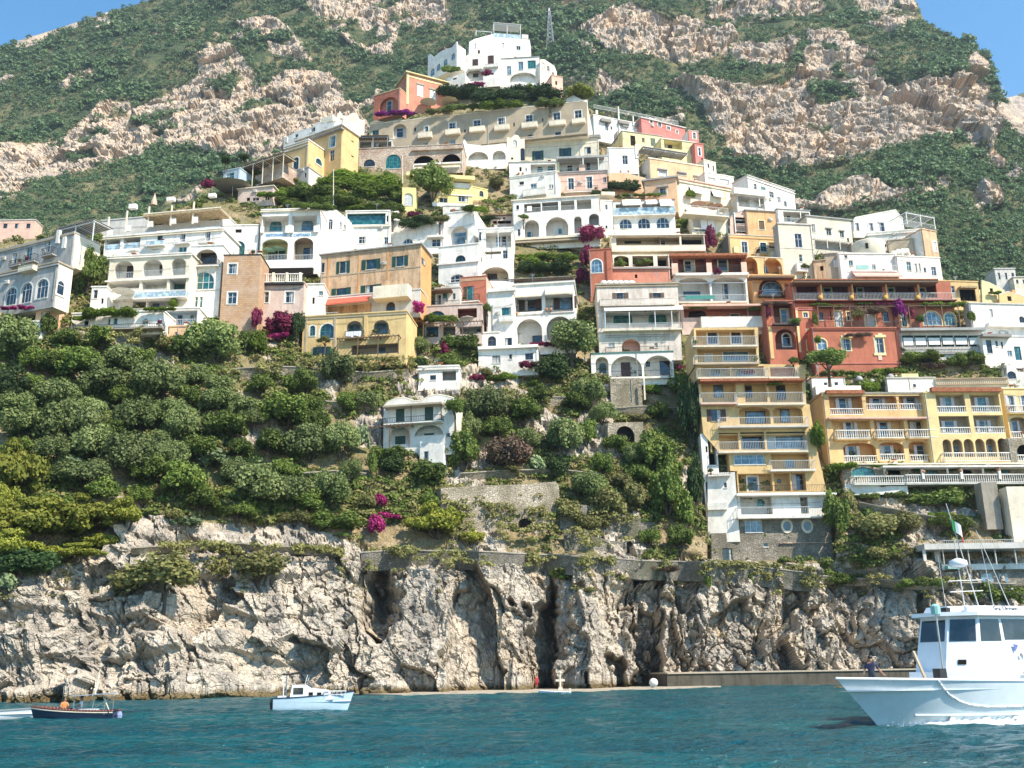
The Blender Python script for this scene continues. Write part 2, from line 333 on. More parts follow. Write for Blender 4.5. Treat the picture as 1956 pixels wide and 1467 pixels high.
# ================================================================ SPUR (the hill the village stands on)
RIDGE = ([-700, -200, 0, 100, 190, 300, 420, 520, 600, 700, 780, 850, 1000, 1075, 1140, 1230, 1300, 1380, 1500, 1620, 1700, 1780, 1830, 1956, 2200, 2700],
         [560, 500, 462, 452, 432, 412, 372, 330, 285, 268, 225, 190, 172, 178, 215, 262, 305, 350, 405, 450, 470, 505, 560, 590, 640, 760])
def bell(x, c, w): return np.exp(-((x-c)/w)**2)
def spur_point(px, py):
    """base depth of the hill before the rock relief"""
    Y = D(px, py)
    wob = np.stack([np.asarray(px)*.03, np.asarray(py)*.03, 0*np.asarray(px)+1.], -1); qx = np.asarray(px) + 22*fbm(wob, 3); px0 = px; px = qx
    cl = np.clip((py-1050)/60, 0, 1)
    low = np.clip((1345-py)/60, 0, 1)
    Y = Y + cl*(9*bell(px, 728, 24)*np.clip((1250-py)/60, .0, 1) + 8*np.clip((px-1000)/55, 0, 1)*np.clip((1064-px)/7, 0, 1)*np.clip((py-1130-(1046-px)*2.2)/50, 0, 1) + 8*np.clip((px-1150)/60, 0, 1)*np.clip((1262-px)/14, 0, 1)*np.clip((py-1085-(1230-px)*.6)/60, .0, 1)-4.5*bell(px, 1196, 12)*np.clip((py-1140)/60, 0, 1)-3*bell(px, 1228, 9)*np.clip((py-1210)/50, 0, 1)
                - 2.8*bell(px, 890, 95) - 3.5*bell(px, 1110, 38) - 1.5*bell(px, 620, 60)*np.clip((py-1150)/80, 0, 1) + 2.5*bell(px, 1300, 25) + 2*bell(px, 1640, 30) - 1.5*bell(px, 1450, 90) - 1.2*bell(px, 330, 60))
    return Y
def rows_for(px, n1=190, n2=170):
    rg = ip(px, *RIDGE)
    return rg
def build_spur():
    xs = np.concatenate([np.linspace(-700, -60, 70), np.linspace(-58, 2016, 1040), np.linspace(2020, 2700, 70)])
    t = np.concatenate([np.linspace(0, 1, 175), 1+np.linspace(0, 1, 170)[1:]])
    PX, T = np.meshgrid(xs, t, indexing='ij')
    wl = 1345-ip(PX, [0, 1956], [0, 40])+40
    RG = ip(PX, *RIDGE)
    PY = np.where(T <= 1, wl + (1055-wl)*T, 1055 + (RG-1055)*(T-1))
    Y = spur_point(PX, PY) + 1.6*np.clip((720-PY)/40, 0, 1)
    P = Wn(PX, PY, Y)
    ct = ip(PX, [-700, 0, 120, 260, 420, 600, 700, 760, 1200, 1640, 1956, 2700], [1080, 1110, 1090, 985, 1000, 1010, 1050, 1060, 1070, 1085, 1060, 1060])
    q = P*np.array([1, 1, .55]); wv = np.stack([fbm(P*.12+5, 3), fbm(P*.12+50, 3), fbm(P*.12+90, 3)], -1)
    cl = np.clip((PY-ct)/25+.5, 0, 1)
    cid, cg = facet((q+wv*3.0)*np.array([.22, .22, .17]), .9); eid, eg = facet((P*np.array([1, 1, .55])+wv*1.8)*.55, .9)
    gid, gg = facet((P*np.array([1, 1, .7])+wv*1.2)*1.45, .9)
    bigf, bg_ = facet((q+wv*4.0)*np.array([.085, .085, .045]), 1.0); amp = .34+.24*np.clip((PX-1140)/80, 0, 1)+.22*np.clip(fbm(P*.05+77, 2)*2, -1, 1)-.25*bell(PX, 880, 100); rel = 2.9*bigf + amp*(2.1*cid + 1.2*eid + .5*gid - .9*(cg < .04) - .45*(eg < .05))
    rel += .9*ridged(P*np.array([.11, .11, .035]), 4) + .16*ridged(P*1.1, 3)
    rel += .5*1.3*np.clip(np.sin(P[..., 2]*1.35+2.2*fbm(P*.1+60, 3))*3, -1, 1)*np.clip((760-PX)/200, 0, 1)
    n = fbm(P*.09+9, 4); rocky = np.clip((n-.12)*6, 0, 1)*np.clip((PY-630)/40, 0, 1)
    off = cl*rel*1.0 + (1-cl)*((.9*fbm(P*.25, 4)) + rocky*(.6*cid+.5*eid+.25*gid))*np.clip((PY-600)/60, .15, 1)
    off *= np.clip((1055-PY)/-1+1e9, 0, 1)
    terr = (P[..., 2] % 4.6)/4.6
    off = off + (1-cl)*.9*(np.clip(terr*5, 0, 1)-terr)*np.clip((PY-640)/30, 0, 1)
    P[..., 1] -= off; P[..., 2] += .15*off*(P[..., 2] > 1)
    rock = np.clip(cl + rocky*.9, 0, 1)
    # the hill is cut back where houses are dug into it
    lim = np.full(PX.shape, -1e9)
    for (xa, xb, ya, yb, A, V, md) in CUTS:
        m = (PX > xa) & (PX < xb) & (PY > ya) & (PY < yb)
        if not m.any(): continue
        q = Wn(PX[m], PY[m], 1.0) - np.array([0, 0, CAM_H]); V_ = np.array(V)
        t = ((np.array(A)+V_*md-np.array([0, 0, CAM_H])) @ V_)/(q @ V_); lim[m] = np.maximum(lim[m], t)
    Q = Wn(PX, PY, np.maximum(P[..., 1], lim)); use = lim > P[..., 1]; P[use] = Q[use]
    nu, nv = PX.shape
    back = P[:, -1:, :].copy()           # the far side of the hill, going down behind the ridge
    bk = np.concatenate([back + np.array([0, 14, -4.]), back + np.array([0, 45, -40.]), back*np.array([1, 1, 0])+np.array([0, 120, -8.])], 1)
    P = np.concatenate([P, bk], 1); rock = np.concatenate([rock, np.zeros((nu, 3))], 1)
    me = np_mesh('hillside', P.reshape(-1, 3), grid_faces(nu, nv+3)[:, ::-1], M_CLIFF, False, {'rock': rock})
    link('hillside', me, kind='structure')
    return PX, PY, P[:, :nv], rock[:, :nv]
CUTS = []
def ground(px, py):                     # the point of the hillside seen near that pixel
    i = np.searchsorted(SPX[:, 0], px); i = min(max(i, 0), len(SPX)-1)
    j = int(np.argmin(np.abs(SPY[i]-py))); return Vector(SPP[i, j])
# ================================================================ MOUNTAIN
POLY = [
 [(-20,320),(40,292),(90,282),(135,265),(190,228),(215,212),(270,200),(330,172),(365,160),(400,125),(450,122),(478,150),(500,200),(530,165),(600,155),(640,170),(660,215),(700,235),(720,275),(600,330),(440,335),(405,318),(330,292),(300,275),(270,300),(200,322),(140,345),(95,350),(60,385),(-20,400)],
 [(578,-60),(752,-60),(762,60),(764,100),(745,128),(700,115),(640,80),(600,40)], [(755,-5),(835,5),(860,50),(835,70),(790,68),(760,45)],
 [(180,30),(215,28),(212,60),(182,60)], [(278,78),(338,62),(352,78),(292,94)], [(125,172),(180,142),(195,168),(130,192)], [(20,80),(120,52),(140,58),(40,92)],
 [(455,50),(520,38),(575,85),(600,130),(560,105),(500,80)], [(500,92),(560,105),(600,118),(600,132),(520,122)], [(430,92),(480,82),(470,100)],
 [(1105,62),(1165,25),(1190,12),(1262,30),(1312,42),(1385,70),(1402,85),(1398,118),(1305,136),(1230,118),(1190,110),(1140,100),(1112,80)],
 [(1310,-80),(1558,-80),(1572,30),(1500,52),(1400,50),(1345,35)], [(1610,-80),(1748,-80),(1750,38),(1722,72),(1690,90),(1655,60),(1640,40)],
 [(1530,82),(1600,78),(1630,95),(1670,112),(1692,138),(1655,158),(1700,175),(1780,172),(1830,165),(1845,120),(1872,112),(1898,140),(1900,250),(1892,296),(1760,292),(1700,296),(1640,305),(1560,322),(1450,326),(1400,322),(1365,275),(1335,232),(1272,172),(1330,170),(1420,190),(1455,188),(1500,170),(1520,140)],
 [(1400,95),(1455,108),(1512,100),(1505,150),(1455,152),(1405,138)], [(1085,95),(1130,108),(1135,125),(1095,118)], [(1118,150),(1180,170),(1200,195),(1140,205)], [(1000,0),(1120,-10),(1110,12),(1010,15)],
 [(1840,368),(1890,360),(1905,400),(1850,415)], [(1870,300),(1900,305),(1950,340),(1930,352),(1885,330)], [(1890,205),(1940,235),(1945,258),(1900,235)], [(940,90),(975,85),(980,105),(950,108)],
 [(1700,368),(1790,362),(1800,372),(1700,378)], [(1680,388),(1770,382),(1790,390),(1690,398)],
]
def inpoly(x, y, poly):
    r = np.zeros(x.shape, bool); n = len(poly)
    for k in range(n):
        (x0, y0), (x1, y1) = poly[k], poly[(k+1) % n]
        if y0 == y1: continue
        c = ((y0 > y) != (y1 > y)) & (x < (x1-x0)*(y-y0)/(y1-y0)+x0); r ^= c
    return r
MSIL = ([-900, -100, 0, 30, 120, 200, 250, 300, 340, 700, 1400, 1640, 1735, 1752, 1765, 1800, 1850, 1885, 1897, 1903, 1925, 1990, 2700], [260, 120, 90, 80, 52, 26, 12, -4, -30, -170, -170, -90, -25, 10, 40, 62, 84, 108, 130, 165, 196, 260, 420])
def mdepth(px, py):
    Y = ip(py, [-400, -60, 0, 100, 200, 330, 450, 600, 760], [900, 735, 690, 625, 575, 505, 440, 370, 320])
    return Y + ip(px, [-900, 0, 500, 900, 1200, 1900, 2700], [150, 120, 60, 40, 0, -20, 40])*np.clip((600-py)/300, 0, 1.3)
def build_mountain():
    xs = np.concatenate([np.linspace(-900, -70, 60), np.linspace(-66, 2022, 1100), np.linspace(2026, 2700, 50)])
    t = np.linspace(0, 1, 430); PX, T = np.meshgrid(xs, t, indexing='ij')
    top = ip(PX, *MSIL); PY = 700 + (top-700)*np.clip(T**.9, 0, 1)
    P = Wn(PX, PY, mdepth(PX, PY))
    wx = 26*fbm(P*.014+3, 4); wy = 18*fbm(P*.014+40, 4)
    rk = np.zeros(PX.shape)
    for ox, oy in ((0, 0), (7, 3), (-7, -3), (3, -6), (-3, 6)):
        m = np.zeros(PX.shape, bool)
        for pl in POLY: m |= inpoly(PX+wx+ox, PY+wy+oy, pl)
        rk += m/5
    sp = np.clip((fbm(P*.02+70, 4)-.3)*6, 0, 1)*.8; hol = np.clip((fbm(P*.035+170, 4)-.22)*7, 0, 1)
    rock = np.clip(np.maximum(rk*(1-.85*hol), sp), 0, 1)
    wv = np.stack([fbm(P*.03+5, 3), fbm(P*.03+50, 3), fbm(P*.03+90, 3)], -1)
    q = P.copy(); q[..., 2] += .5*q[..., 0]*0
    cid, cg = facet((q*np.array([1, 1, .6])+wv*14)*.045, .9); eid, eg = facet((q*np.array([1, 1, .6])+wv*8)*.12, .9); gid, gg = facet((q*np.array([1, 1, .7])+wv*4)*.3, .9)
    bigf, bg_ = facet((q*np.array([1, 1, .5])+wv*20)*.017, 1.); rel = 5.5*bigf + 1.9*cid + 1.6*eid + .9*gid - 1.2*(cg < .04) - .7*(eg < .06) + 1.1*np.clip(np.sin(P[..., 2]*.33+3.*fbm(P*.02+60, 3))*2.5, -1, 1) + 2.0*ridged(P*np.array([.03, .03, .016]), 5, .58) + 1.1*ridged(P*np.array([.13, .13, .07])+wv*.6, 3); rel = rel-rel.mean()
    off = rock*(rel+1.0) + (1-rock)*3.5*fbm(P*.05, 4) + 12*fbm(P*.008+21, 3) + 9*ridged(P*np.array([.007, .007, .003])+4, 2)
    edge = np.clip((PY-top)/110, .06, 1)
    P[..., 1] -= off*edge; P[..., 2] += .1*off*edge
    nu, nv = PX.shape
    bk = np.concatenate([P[:, -1:]+np.array([0, 40, -6.]), P[:, -1:]+np.array([0, 300, -300.])], 1)
    Q = np.concatenate([P, bk], 1); rr = np.concatenate([rock, np.zeros((nu, 2))], 1)
    link('mountain', np_mesh('mountain', Q.reshape(-1, 3), grid_faces(nu, nv+2)[:, ::-1], M_MOUNT, False, {'rock': rr}), kind='structure')
    return PX, PY, P, rock
MPX, MPY, MPP, MROCK = build_mountain()
# a further ridge right of the massif
xs = np.linspace(1700, 3000, 160); tt = np.linspace(0, 1, 60); A, T = np.meshgrid(xs, tt, indexing='ij')
tp = ip(A, [1700, 1880, 1925, 1956, 2100, 3000], [300, 215, 196, 182, 120, 250]); B = 620+(tp-620)*T
P = Wn(A, B, 1150+250*T); P[..., 1] -= 22*ridged(P*.006, 5); P[..., 2] += 6*fbm(P*.01, 3)*(T > 0)
rr = np.clip((fbm(P*.008+70, 4)-.02)*4, 0, 1)
link('far_ridge', np_mesh('far_ridge', P.reshape(-1, 3), grid_faces(160, 60)[:, ::-1], M_MOUNT, False, {'rock': rr}), kind='structure')
# ================================================================ FOLIAGE
def quads(C, N, s, rng, tint):
    """leaf-sized faces at C, roughly facing N"""
    n = len(C); N = N + rng.normal(size=(n, 3))*.55; N /= np.linalg.norm(N, axis=1)[:, None]+1e-9
    a = np.cross(N, rng.normal(size=(n, 3))); a /= np.linalg.norm(a, axis=1)[:, None]+1e-9; b = np.cross(N, a)
    s = np.asarray(s).reshape(-1, 1)*np.ones((n, 1)); asp = rng.uniform(.55, 1, (n, 1))
    V = np.stack([C-a*s-b*s*asp*.6, C+a*s*.7-b*s*asp, C+a*s+b*s*asp*.7, C-a*s*.6+b*s*asp], 1)
    return V.reshape(-1, 3), np.arange(4*n).reshape(n, 4), np.repeat(tint, 4)
def crown_mesh(name, mat, seed, lobes=16, per=190, leaf=.085, shape=(1, 1, .8), lr=(.3, .5), flat=1., droop=0., hollow=.75):
    rng = np.random.RandomState(seed); Cs = []; Ns = []; Ts = []
    for k in range(lobes):
        d = rng.normal(size=3); d /= np.linalg.norm(d); 
        if d[2] < -.35: d[2] *= -.6
        c = d*rng.uniform(.3, .78)*np.array(shape); r = rng.uniform(*lr)
        v = rng.normal(size=(per, 3)); v /= np.linalg.norm(v, axis=1)[:, None]
        rad = r*rng.uniform(hollow, 1.08, (per, 1))*(1+.18*rng.normal(size=(per, 1)))
        p = c + v*rad*np.array([1, 1, flat]); p[:, 2] -= droop*np.abs(rng.normal(size=per))*(v[:, 2] < 0)
        Cs.append(p); Ns.append(v+np.array([0, 0, .25])); Ts.append(np.clip(rng.uniform(.15, .85)+rng.normal(size=per)*.2, 0, 1))
    C = np.concatenate(Cs); V, F, T = quads(C, np.concatenate(Ns), leaf*rng.uniform(.6, 1.25, len(C)), rng, np.concatenate(Ts))
    return np_mesh(name, V, F, mat, False, {'tint': T})
LM = dict(
 olive=leafmat('olive_leaves', (.12, .16, .05), (.25, .29, .11), (.16, .21, .06)),
 broad=leafmat('broad_leaves', (.07, .115, .02), (.19, .24, .05), (.12, .17, .03)),
 dark=leafmat('dark_leaves', (.03, .055, .018), (.07, .11, .03), (.04, .08, .022)),
 pine=leafmat('pine_needles', (.16, .19, .025), (.34, .34, .05), (.22, .24, .03)),
 vine=leafmat('vine_leaves', (.1, .17, .015), (.2, .27, .03), (.14, .2, .02), .4),
 bloom=leafmat('bougainvillea_bloom', (.3, .015, .1), (.55, .05, .26), (.36, .03, .16), .3),
 purple=leafmat('purple_bloom', (.12, .006, .09), (.26, .02, .22), (.16, .01, .12), .3),
 wine=leafmat('wine_bloom', (.12, .012, .04), (.27, .035, .09), (.17, .02, .06), .3),
 dry=leafmat('dry_twigs', (.1, .065, .045), (.19, .12, .085), (.12, .09, .05), .1),
 macchia=leafmat('macchia_leaves', (.05, .1, .045), (.13, .19, .08), (.09, .145, .06)),
 scrub=leafmat('scrub_leaves', (.13, .135, .04), (.27, .25, .09), (.17, .17, .06)),
 cactus=leafmat('cactus_pads', (.14, .2, .08), (.25, .3, .15), (.17, .22, .1), .05))
BARK = plain('bark', (.14, .11, .085), .95, 0, .1, .25)
KIND = {
 'olive': ('olive_tree', 'tree', [crown_mesh('crown', LM['olive'], s, 40, 210, .042, (1, 1, .85), (.14, .34)) for s in (1, 2, 3)]),
 'broad': ('broadleaf_tree', 'tree', [crown_mesh('crown', LM['broad'], s, 38, 170, .05, (1, 1, .9), (.13, .33)) for s in (4, 5, 6)]),
 'dark': ('evergreen_tree', 'tree', [crown_mesh('crown', LM['dark'], s, 36, 170, .052, (1, 1, 1), (.14, .34)) for s in (7, 8)]),
 'pine': ('pine_tree', 'tree', [crown_mesh('crown', LM['pine'], s, 44, 190, .038, (1, 1, .7), (.12, .26), .65) for s in (9, 10)]),
 'bloom': ('bougainvillea', 'bougainvillea', [crown_mesh('bloom', LM['bloom'], s, 26, 110, .07, (1, 1, 1), (.15, .36)) for s in (11, 12)]),
 'purple': ('bougainvillea', 'bougainvillea', [crown_mesh('bloom', LM['purple'], 13, 22, 110, .075, (1, 1, .8), (.2, .36))]),
 'wine': ('bougainvillea', 'bougainvillea', [crown_mesh('bloom', LM['wine'], s, 26, 110, .075, (1, 1, 1), (.16, .36)) for s in (14, 18)]),
 'dry': ('dry_shrub', 'shrub', [crown_mesh('crown', LM['dry'], 15, 22, 190, .045, (1, 1, .9), (.25, .42))]),
 'shrub': ('shrub', 'shrub', [crown_mesh('crown', LM['scrub'], s, 26, 130, .06, (1, 1, .8), (.2, .36)) for s in (16, 17)]),
 'vine': ('climbing_vine', 'vine', [crown_mesh('foliage', LM['vine'], s, 26, 110, .08, (1, 1, .8), (.2, .36)) for s in (21, 22)]),
 'ivy': ('climbing_ivy', 'ivy', [crown_mesh('foliage', LM['broad'], s, 26, 120, .08, (1, 1, 1), (.2, .36)) for s in (23, 24)]),
 'cactus': ('prickly_pear', 'cactus', [crown_mesh('pads', LM['cactus'], 25, 20, 40, .13, (1, 1, .8), (.2, .36))]),
}
_kc = {}
def plant(kind, px, py, w, h, label, Y=None, group=None, dy=0., trunk=True, depth=None, rz=None):
    """a plant whose crown fills w x h photo pixels round (px, py), standing on the slope"""
    nm, cat, ms = KIND[kind]; i = _kc[kind] = _kc.get(kind, -1)+1
    Y = (float(D(px, py+h*.4)) - .6 if Y is None else Y) + dy
    c = W(px, py, Y); s = (W(px+1, py, Y)-W(px, py, Y)).length
    rx = w*s*.5/.98; rz_ = h*s*.5/.95*(1.45 if kind == 'pine' else 1); ry = depth if depth else min(rx, rz_)*.9 + .15*rx
    Y2 = Y; c = W(px, py, Y2)
    rr = random.Random(i*31+len(nm)*7)
    th = (rz_*.9 if not trunk or trunk is True else trunk)
    base = Vector((c.x, c.y+ry*.3, c.z-rz_-(.5 if trunk is True else 0)))
    e = empty(nm, base, 0, label=label, cat=cat, group=group)
    nn = max(1, min(7, int(round(rx/(rz_*1.15))))) if rx > 1.6*rz_ else 1
    for q in range(nn):
        f_ = (q+.5)/nn*2-1 if nn > 1 else 0; m_ = ms[(i+q) % len(ms)]; cr = link(m_.name.split('.')[0], m_, e, c-base+Vector((f_*rx*(1-.55/nn if nn > 1 else 1), 0, rr.uniform(-.22, .22)*rz_*(nn > 1))))
        k_ = rx/nn*1.35 if nn > 1 else rx; cr.scale = (k_, min(ry, k_*1.3), rz_*(rr.uniform(.75, 1.05) if nn > 1 else 1)); cr.rotation_euler = (0, 0, rr.choice((0, 3.1416)) if nn > 1 else 0)
    if nn == 1 and rz is None and abs(rx-ry) < .3*rx: cr.rotation_euler = (0, 0, rr.uniform(0, 6.28))
    if trunk:
        b = MB(); top = c-base; hh = top.z
        b.bar((0, 0, -1.2), (rr.uniform(-.2, .2), 0, hh*.55), .05*rx+.08, BARK, 6, .04*rx+.04)
        for k in range(4):
            a = rr.uniform(0, 6.28); b.bar((0, 0, hh*.45), (math.cos(a)*rx*.5, top.y+math.sin(a)*ry*.4, hh+rr.uniform(-.2, .5)*rz_), .03*rx+.03, BARK, 5, .02)
        b.build('trunk' if cat == 'tree' else 'stem', e)
    return e
# ---------------------------------------------------------------- uncountable growth
def leafmass(name, C, Rad, per, leaf, mat, seed, label, cat, flat=.8):
    rng = np.random.RandomState(seed); n = len(C)
    v = rng.normal(size=(n, per, 3)); v[..., 2] = np.abs(v[..., 2])*.9+.1*v[..., 2]; v /= np.linalg.norm(v, axis=2)[..., None]
    p = C[:, None]+v*(Rad[:, None, None]*rng.uniform(.65, 1.1, (n, per, 1)))*np.array([1, 1, flat])
    tint = np.clip(rng.uniform(0, 1, (n, 1))+rng.normal(size=(n, per))*.12, 0, 1)
    V, F, T = quads(p.reshape(-1, 3), v.reshape(-1, 3)+np.array([0, 0, .2]), (Rad[:, None]*leaf*rng.uniform(.7, 1.3, (n, per))).ravel(), rng, tint.ravel())
    link(name, np_mesh(name, V, F, mat, False, {'tint': T}), label=label, cat=cat, kind='stuff')
def mountain_growth():
    rng = np.random.RandomState(5); nu, nv = MPX.shape
    n = 60000; i = rng.randint(0, nu, n); j = (rng.uniform(0, 1, n)*(nv-1)).astype(int)
    P = MPP[i, j]; px = MPX[i, j]; py = MPY[i, j]; rk = MROCK[i, j]
    ok = (px > -600) & (px < 2600) & (py > -60) & (py < 620) & (rk < rng.uniform(.25, .75, n)) & (fbm(P*.03+8, 3) > -.33)
    hid = (py > ip(px, *RIDGE)+50); ok &= ~hid
    P = P[ok]; print('mountain bushes', len(P))
    r = rng.uniform(.8, 2.6, len(P))*(.75+1.5*np.clip(fbm(P*.018+55, 3)+.1, 0, .6))*(1+.5*(rng.uniform(size=len(P)) > .93))*(P[:, 1]/560)
    leafmass('mountain_macchia', P+np.array([0, -.5, .6])*r[:, None]*.5, r, 34, .23, LM['macchia'], 6, 'dense dark green scrub covering the mountain slopes', 'scrub', 1.)
mountain_growth()
def slope_growth():
    rng = np.random.RandomState(8); nu, nv = SPX.shape
    n = 90000; i = rng.randint(40, nu-40, n); j = rng.randint(120, nv, n)
    P = SPP[i, j]; px = SPX[i, j]; py = SPY[i, j]; rk = SROCK[i, j]
    f = fbm(P*.13+3, 3)
    ok = (py < 1085) & (py > 150) & (f > rng.uniform(-.33, .5, n)+.45*(rk > .5)+.25*(py > 1000)) & (rng.uniform(size=n) < .8) & (px > -600) & (px < 2600)
    P = P[ok]; r = rng.uniform(.35, 1.0, len(P)); print('slope bushes', len(P))
    h = rng.uniform(size=len(P)) < .55
    leafmass('undergrowth', P[h], r[h], 45, .22, LM['scrub'], 9, 'dry yellow-green undergrowth between the trees on the slope', 'undergrowth')
    leafmass('ground_cover', P[~h], r[~h]*1.2, 45, .2, LM['broad'], 10, 'green leafy ground cover on the terraces below the houses', 'ground cover')
    n = 3000; i = rng.randint(40, nu-40, n); j = rng.randint(60, 176, n); P = SPP[i, j]; px = SPX[i, j]; py = SPY[i, j]
    ok = (fbm(P*.16+33, 3) > .2+.25*(py > 1150)) & (py < 1220); P = P[ok]
    leafmass('cliff_tufts', P, rng.uniform(.2, .6, len(P)), 30, .2, LM['scrub'], 12, 'small tufts of scrub clinging to the sea cliff', 'scrub')
# ================================================================ SEA
def build_sea():
    xs = np.concatenate([np.linspace(-1500, -120, 30), np.linspace(-118, 118, 640), np.linspace(120, 1500, 30)])
    ys = np.concatenate([np.linspace(-600, 10, 20), 10.5*np.exp(np.linspace(0, math.log(17), 620))])
    X, Yy = np.meshgrid(xs, ys, indexing='ij'); P = np.stack([X, Yy, 0*X], -1)
    near = np.clip((Yy-10)/10, 0, 1)*np.clip((125-np.abs(X))/10, 0, 1)
    q = P*np.array([.32, .6, 1]); w = 0.2*fbm(q*.5, 2)+ .17*ridged(q*.9+5, 3, .6)+.07*ridged(q*2.7+9, 2) + .2*fbm(q*.16, 2)
    P[..., 2] = w*near - .05
    m, t, b = _mat('sea_water'); tc = nd(t, 'ShaderNodeNewGeometry').outputs['Position']
    n1 = noise(t, tc, .05, 4, .6, (.5, 1.2, 1)); n2 = noise(t, tc, 1.6, 5, .65, (.7, 1.5, 1)); n3 = noise(t, tc, 5, 3, .6, (.7, 1.5, 1))
    t.links.new(mix(t, (.003, .062, .088), (.007, .105, .115), ramp(t, n1, [(.35, 0.), (.65, 1.)])), b.inputs['Base Color'])
    b.inputs['Roughness'].default_value = .12; b.inputs['IOR'].default_value = 1.33; b.inputs['Specular IOR Level'].default_value = .38
    n0 = noise(t, tc, .12, 3, .6, (.35, 1.5, 1)); h = mth(t, 'ADD', n2, mth(t, 'MULTIPLY', n3, .35)); h = mth(t, 'MULTIPLY', h, ramp(t, n0, [(.3, .35), (.65, 1.3)])); bump(t, b, h, 1.0, .5)
    link('sea', np_mesh('sea', P.reshape(-1, 3), grid_faces(*X.shape), m, True), kind='structure')
build_sea()
bpy.context.view_layer.update()
# ================================================================ HOUSE BUILDER
from mathutils.geometry import tessellate_polygon
FR = {'w': 'whitew', 'g': 'green', 'b': 'brown', 't': 'teal', 'k': 'iron', 'l': 'lblue', 'e': 'blue', 'o': 'wood'}
def arch_pts(u0, z0, u1, z1, n=10, rise=None):
    w = u1-u0; rise = min(w*.5, (z1-z0)*.62) if rise is None else rise; c = (u0+u1)/2
    return [(u0, z0), (u1, z0)] + [(c+w/2*math.cos(math.pi*k/n), z1-rise+rise*math.sin(math.pi*k/n)) for k in range(n+1)]
def rect_pts(u0, z0, u1, z1): return [(u0, z0), (u1, z0), (u1, z1), (u0, z1)]
def plate(mb, outer, holes, v0, v1, m):
    """flat wall from v0 (front) to v1 with real openings; outlines in (u, z)"""
    loops = [outer] + holes; flat = [p for l in loops for p in l]
    tris = tessellate_polygon([[Vector((p[0], p[1], 0)) for p in l] for l in loops]); n = len(flat)
    vs = [(p[0], v0, p[1]) for p in flat] + [(p[0], v1, p[1]) for p in flat]; fs = []
    for t in tris:
        a, b_, c = [Vector(flat[i]) for i in t]
        cr = (b_.x-a.x)*(c.y-a.y)-(b_.y-a.y)*(c.x-a.x)
        t = t if cr > 0 else t[::-1]
        fs += [tuple(t), tuple(n+i for i in t[::-1])]
    k = 0
    for l in loops:
        m_ = len(l)
        for i in range(m_): fs.append((k+i, k+(i+1) % m_, n+k+(i+1) % m_, n+k+i))
        k += m_
    mb.add(vs, fs, m)
def rail(mb, a, b, z0, z1, kind, m=None):
    a = Vector((a[0], a[1], 0)); b = Vector((b[0], b[1], 0)); L = (b-a).length; d = (b-a)/max(L, 1e-6); nrm = Vector((-d.y, d.x, 0))
    def P(t, z, o=0): q = a+d*t+nrm*o; return (q.x, q.y, z)
    def blk(t0, t1, za, zb, w, mm):
        p = [P(t0, za, -w), P(t1, za, -w), P(t1, za, w), P(t0, za, w), P(t0, zb, -w), P(t1, zb, -w), P(t1, zb, w), P(t0, zb, w)]
        mb.add(p, [(0,3,2,1),(4,5,6,7),(0,1,5,4),(1,2,6,5),(2,3,7,6),(3,0,4,7)], mm)
    if kind == 's': blk(0, L, z0, z1, .07, m or 'white'); blk(-.03, L+.03, z1, z1+.07, .11, m or 'white')
    elif kind == 'g':
        blk(0, L, z1-.05, z1, .03, 'railw'); blk(0, L, z0+.08, z1-.05, .012, 'railg'); n = max(1, int(L/1.6))
        for k in range(n+1): blk(L*k/n-.03, L*k/n+.03, z0, z1, .035, 'railw')
    elif kind == 'c':
        blk(0, L, z0, z0+.14, .12, m or 'white'); blk(0, L, z1-.14, z1, .12, m or 'white'); n = max(2, int(L/.36))
        for k in range(n):
            t = (k+.5)*L/n; c = P(t, z0+.14); h = z1-z0-.28
            mb.lathe(c, [(.05, 0), (.1, h*.3), (.05, h*.6), (.07, h)], m or 'white', 5)
    elif kind in 'iw':
        mm = m or ('iron' if kind == 'i' else 'railw'); blk(0, L, z1-.06, z1, .03, mm); blk(0, L, z0+.06, z0+.11, .025, mm); n = max(2, int(L/.27))
        for k in range(n+1): t = L*k/n; blk(t-.016, t+.016, z0, z1-.06, .016, mm)
    elif kind == 'x':                       # cross-braced timber rail
        mm = m or 'whitew'; blk(0, L, z1-.1, z1, .04, mm); n = max(1, round(L/1.6))
        for k in range(n+1): t = L*k/n; blk(t-.06, t+.06, z0, z1+.05, .06, mm)
        for k in range(n): mb.bar(P(L*k/n, z0), P(L*(k+1)/n, z1), .04, mm); mb.bar(P(L*k/n, z1), P(L*(k+1)/n, z0), .04, mm)
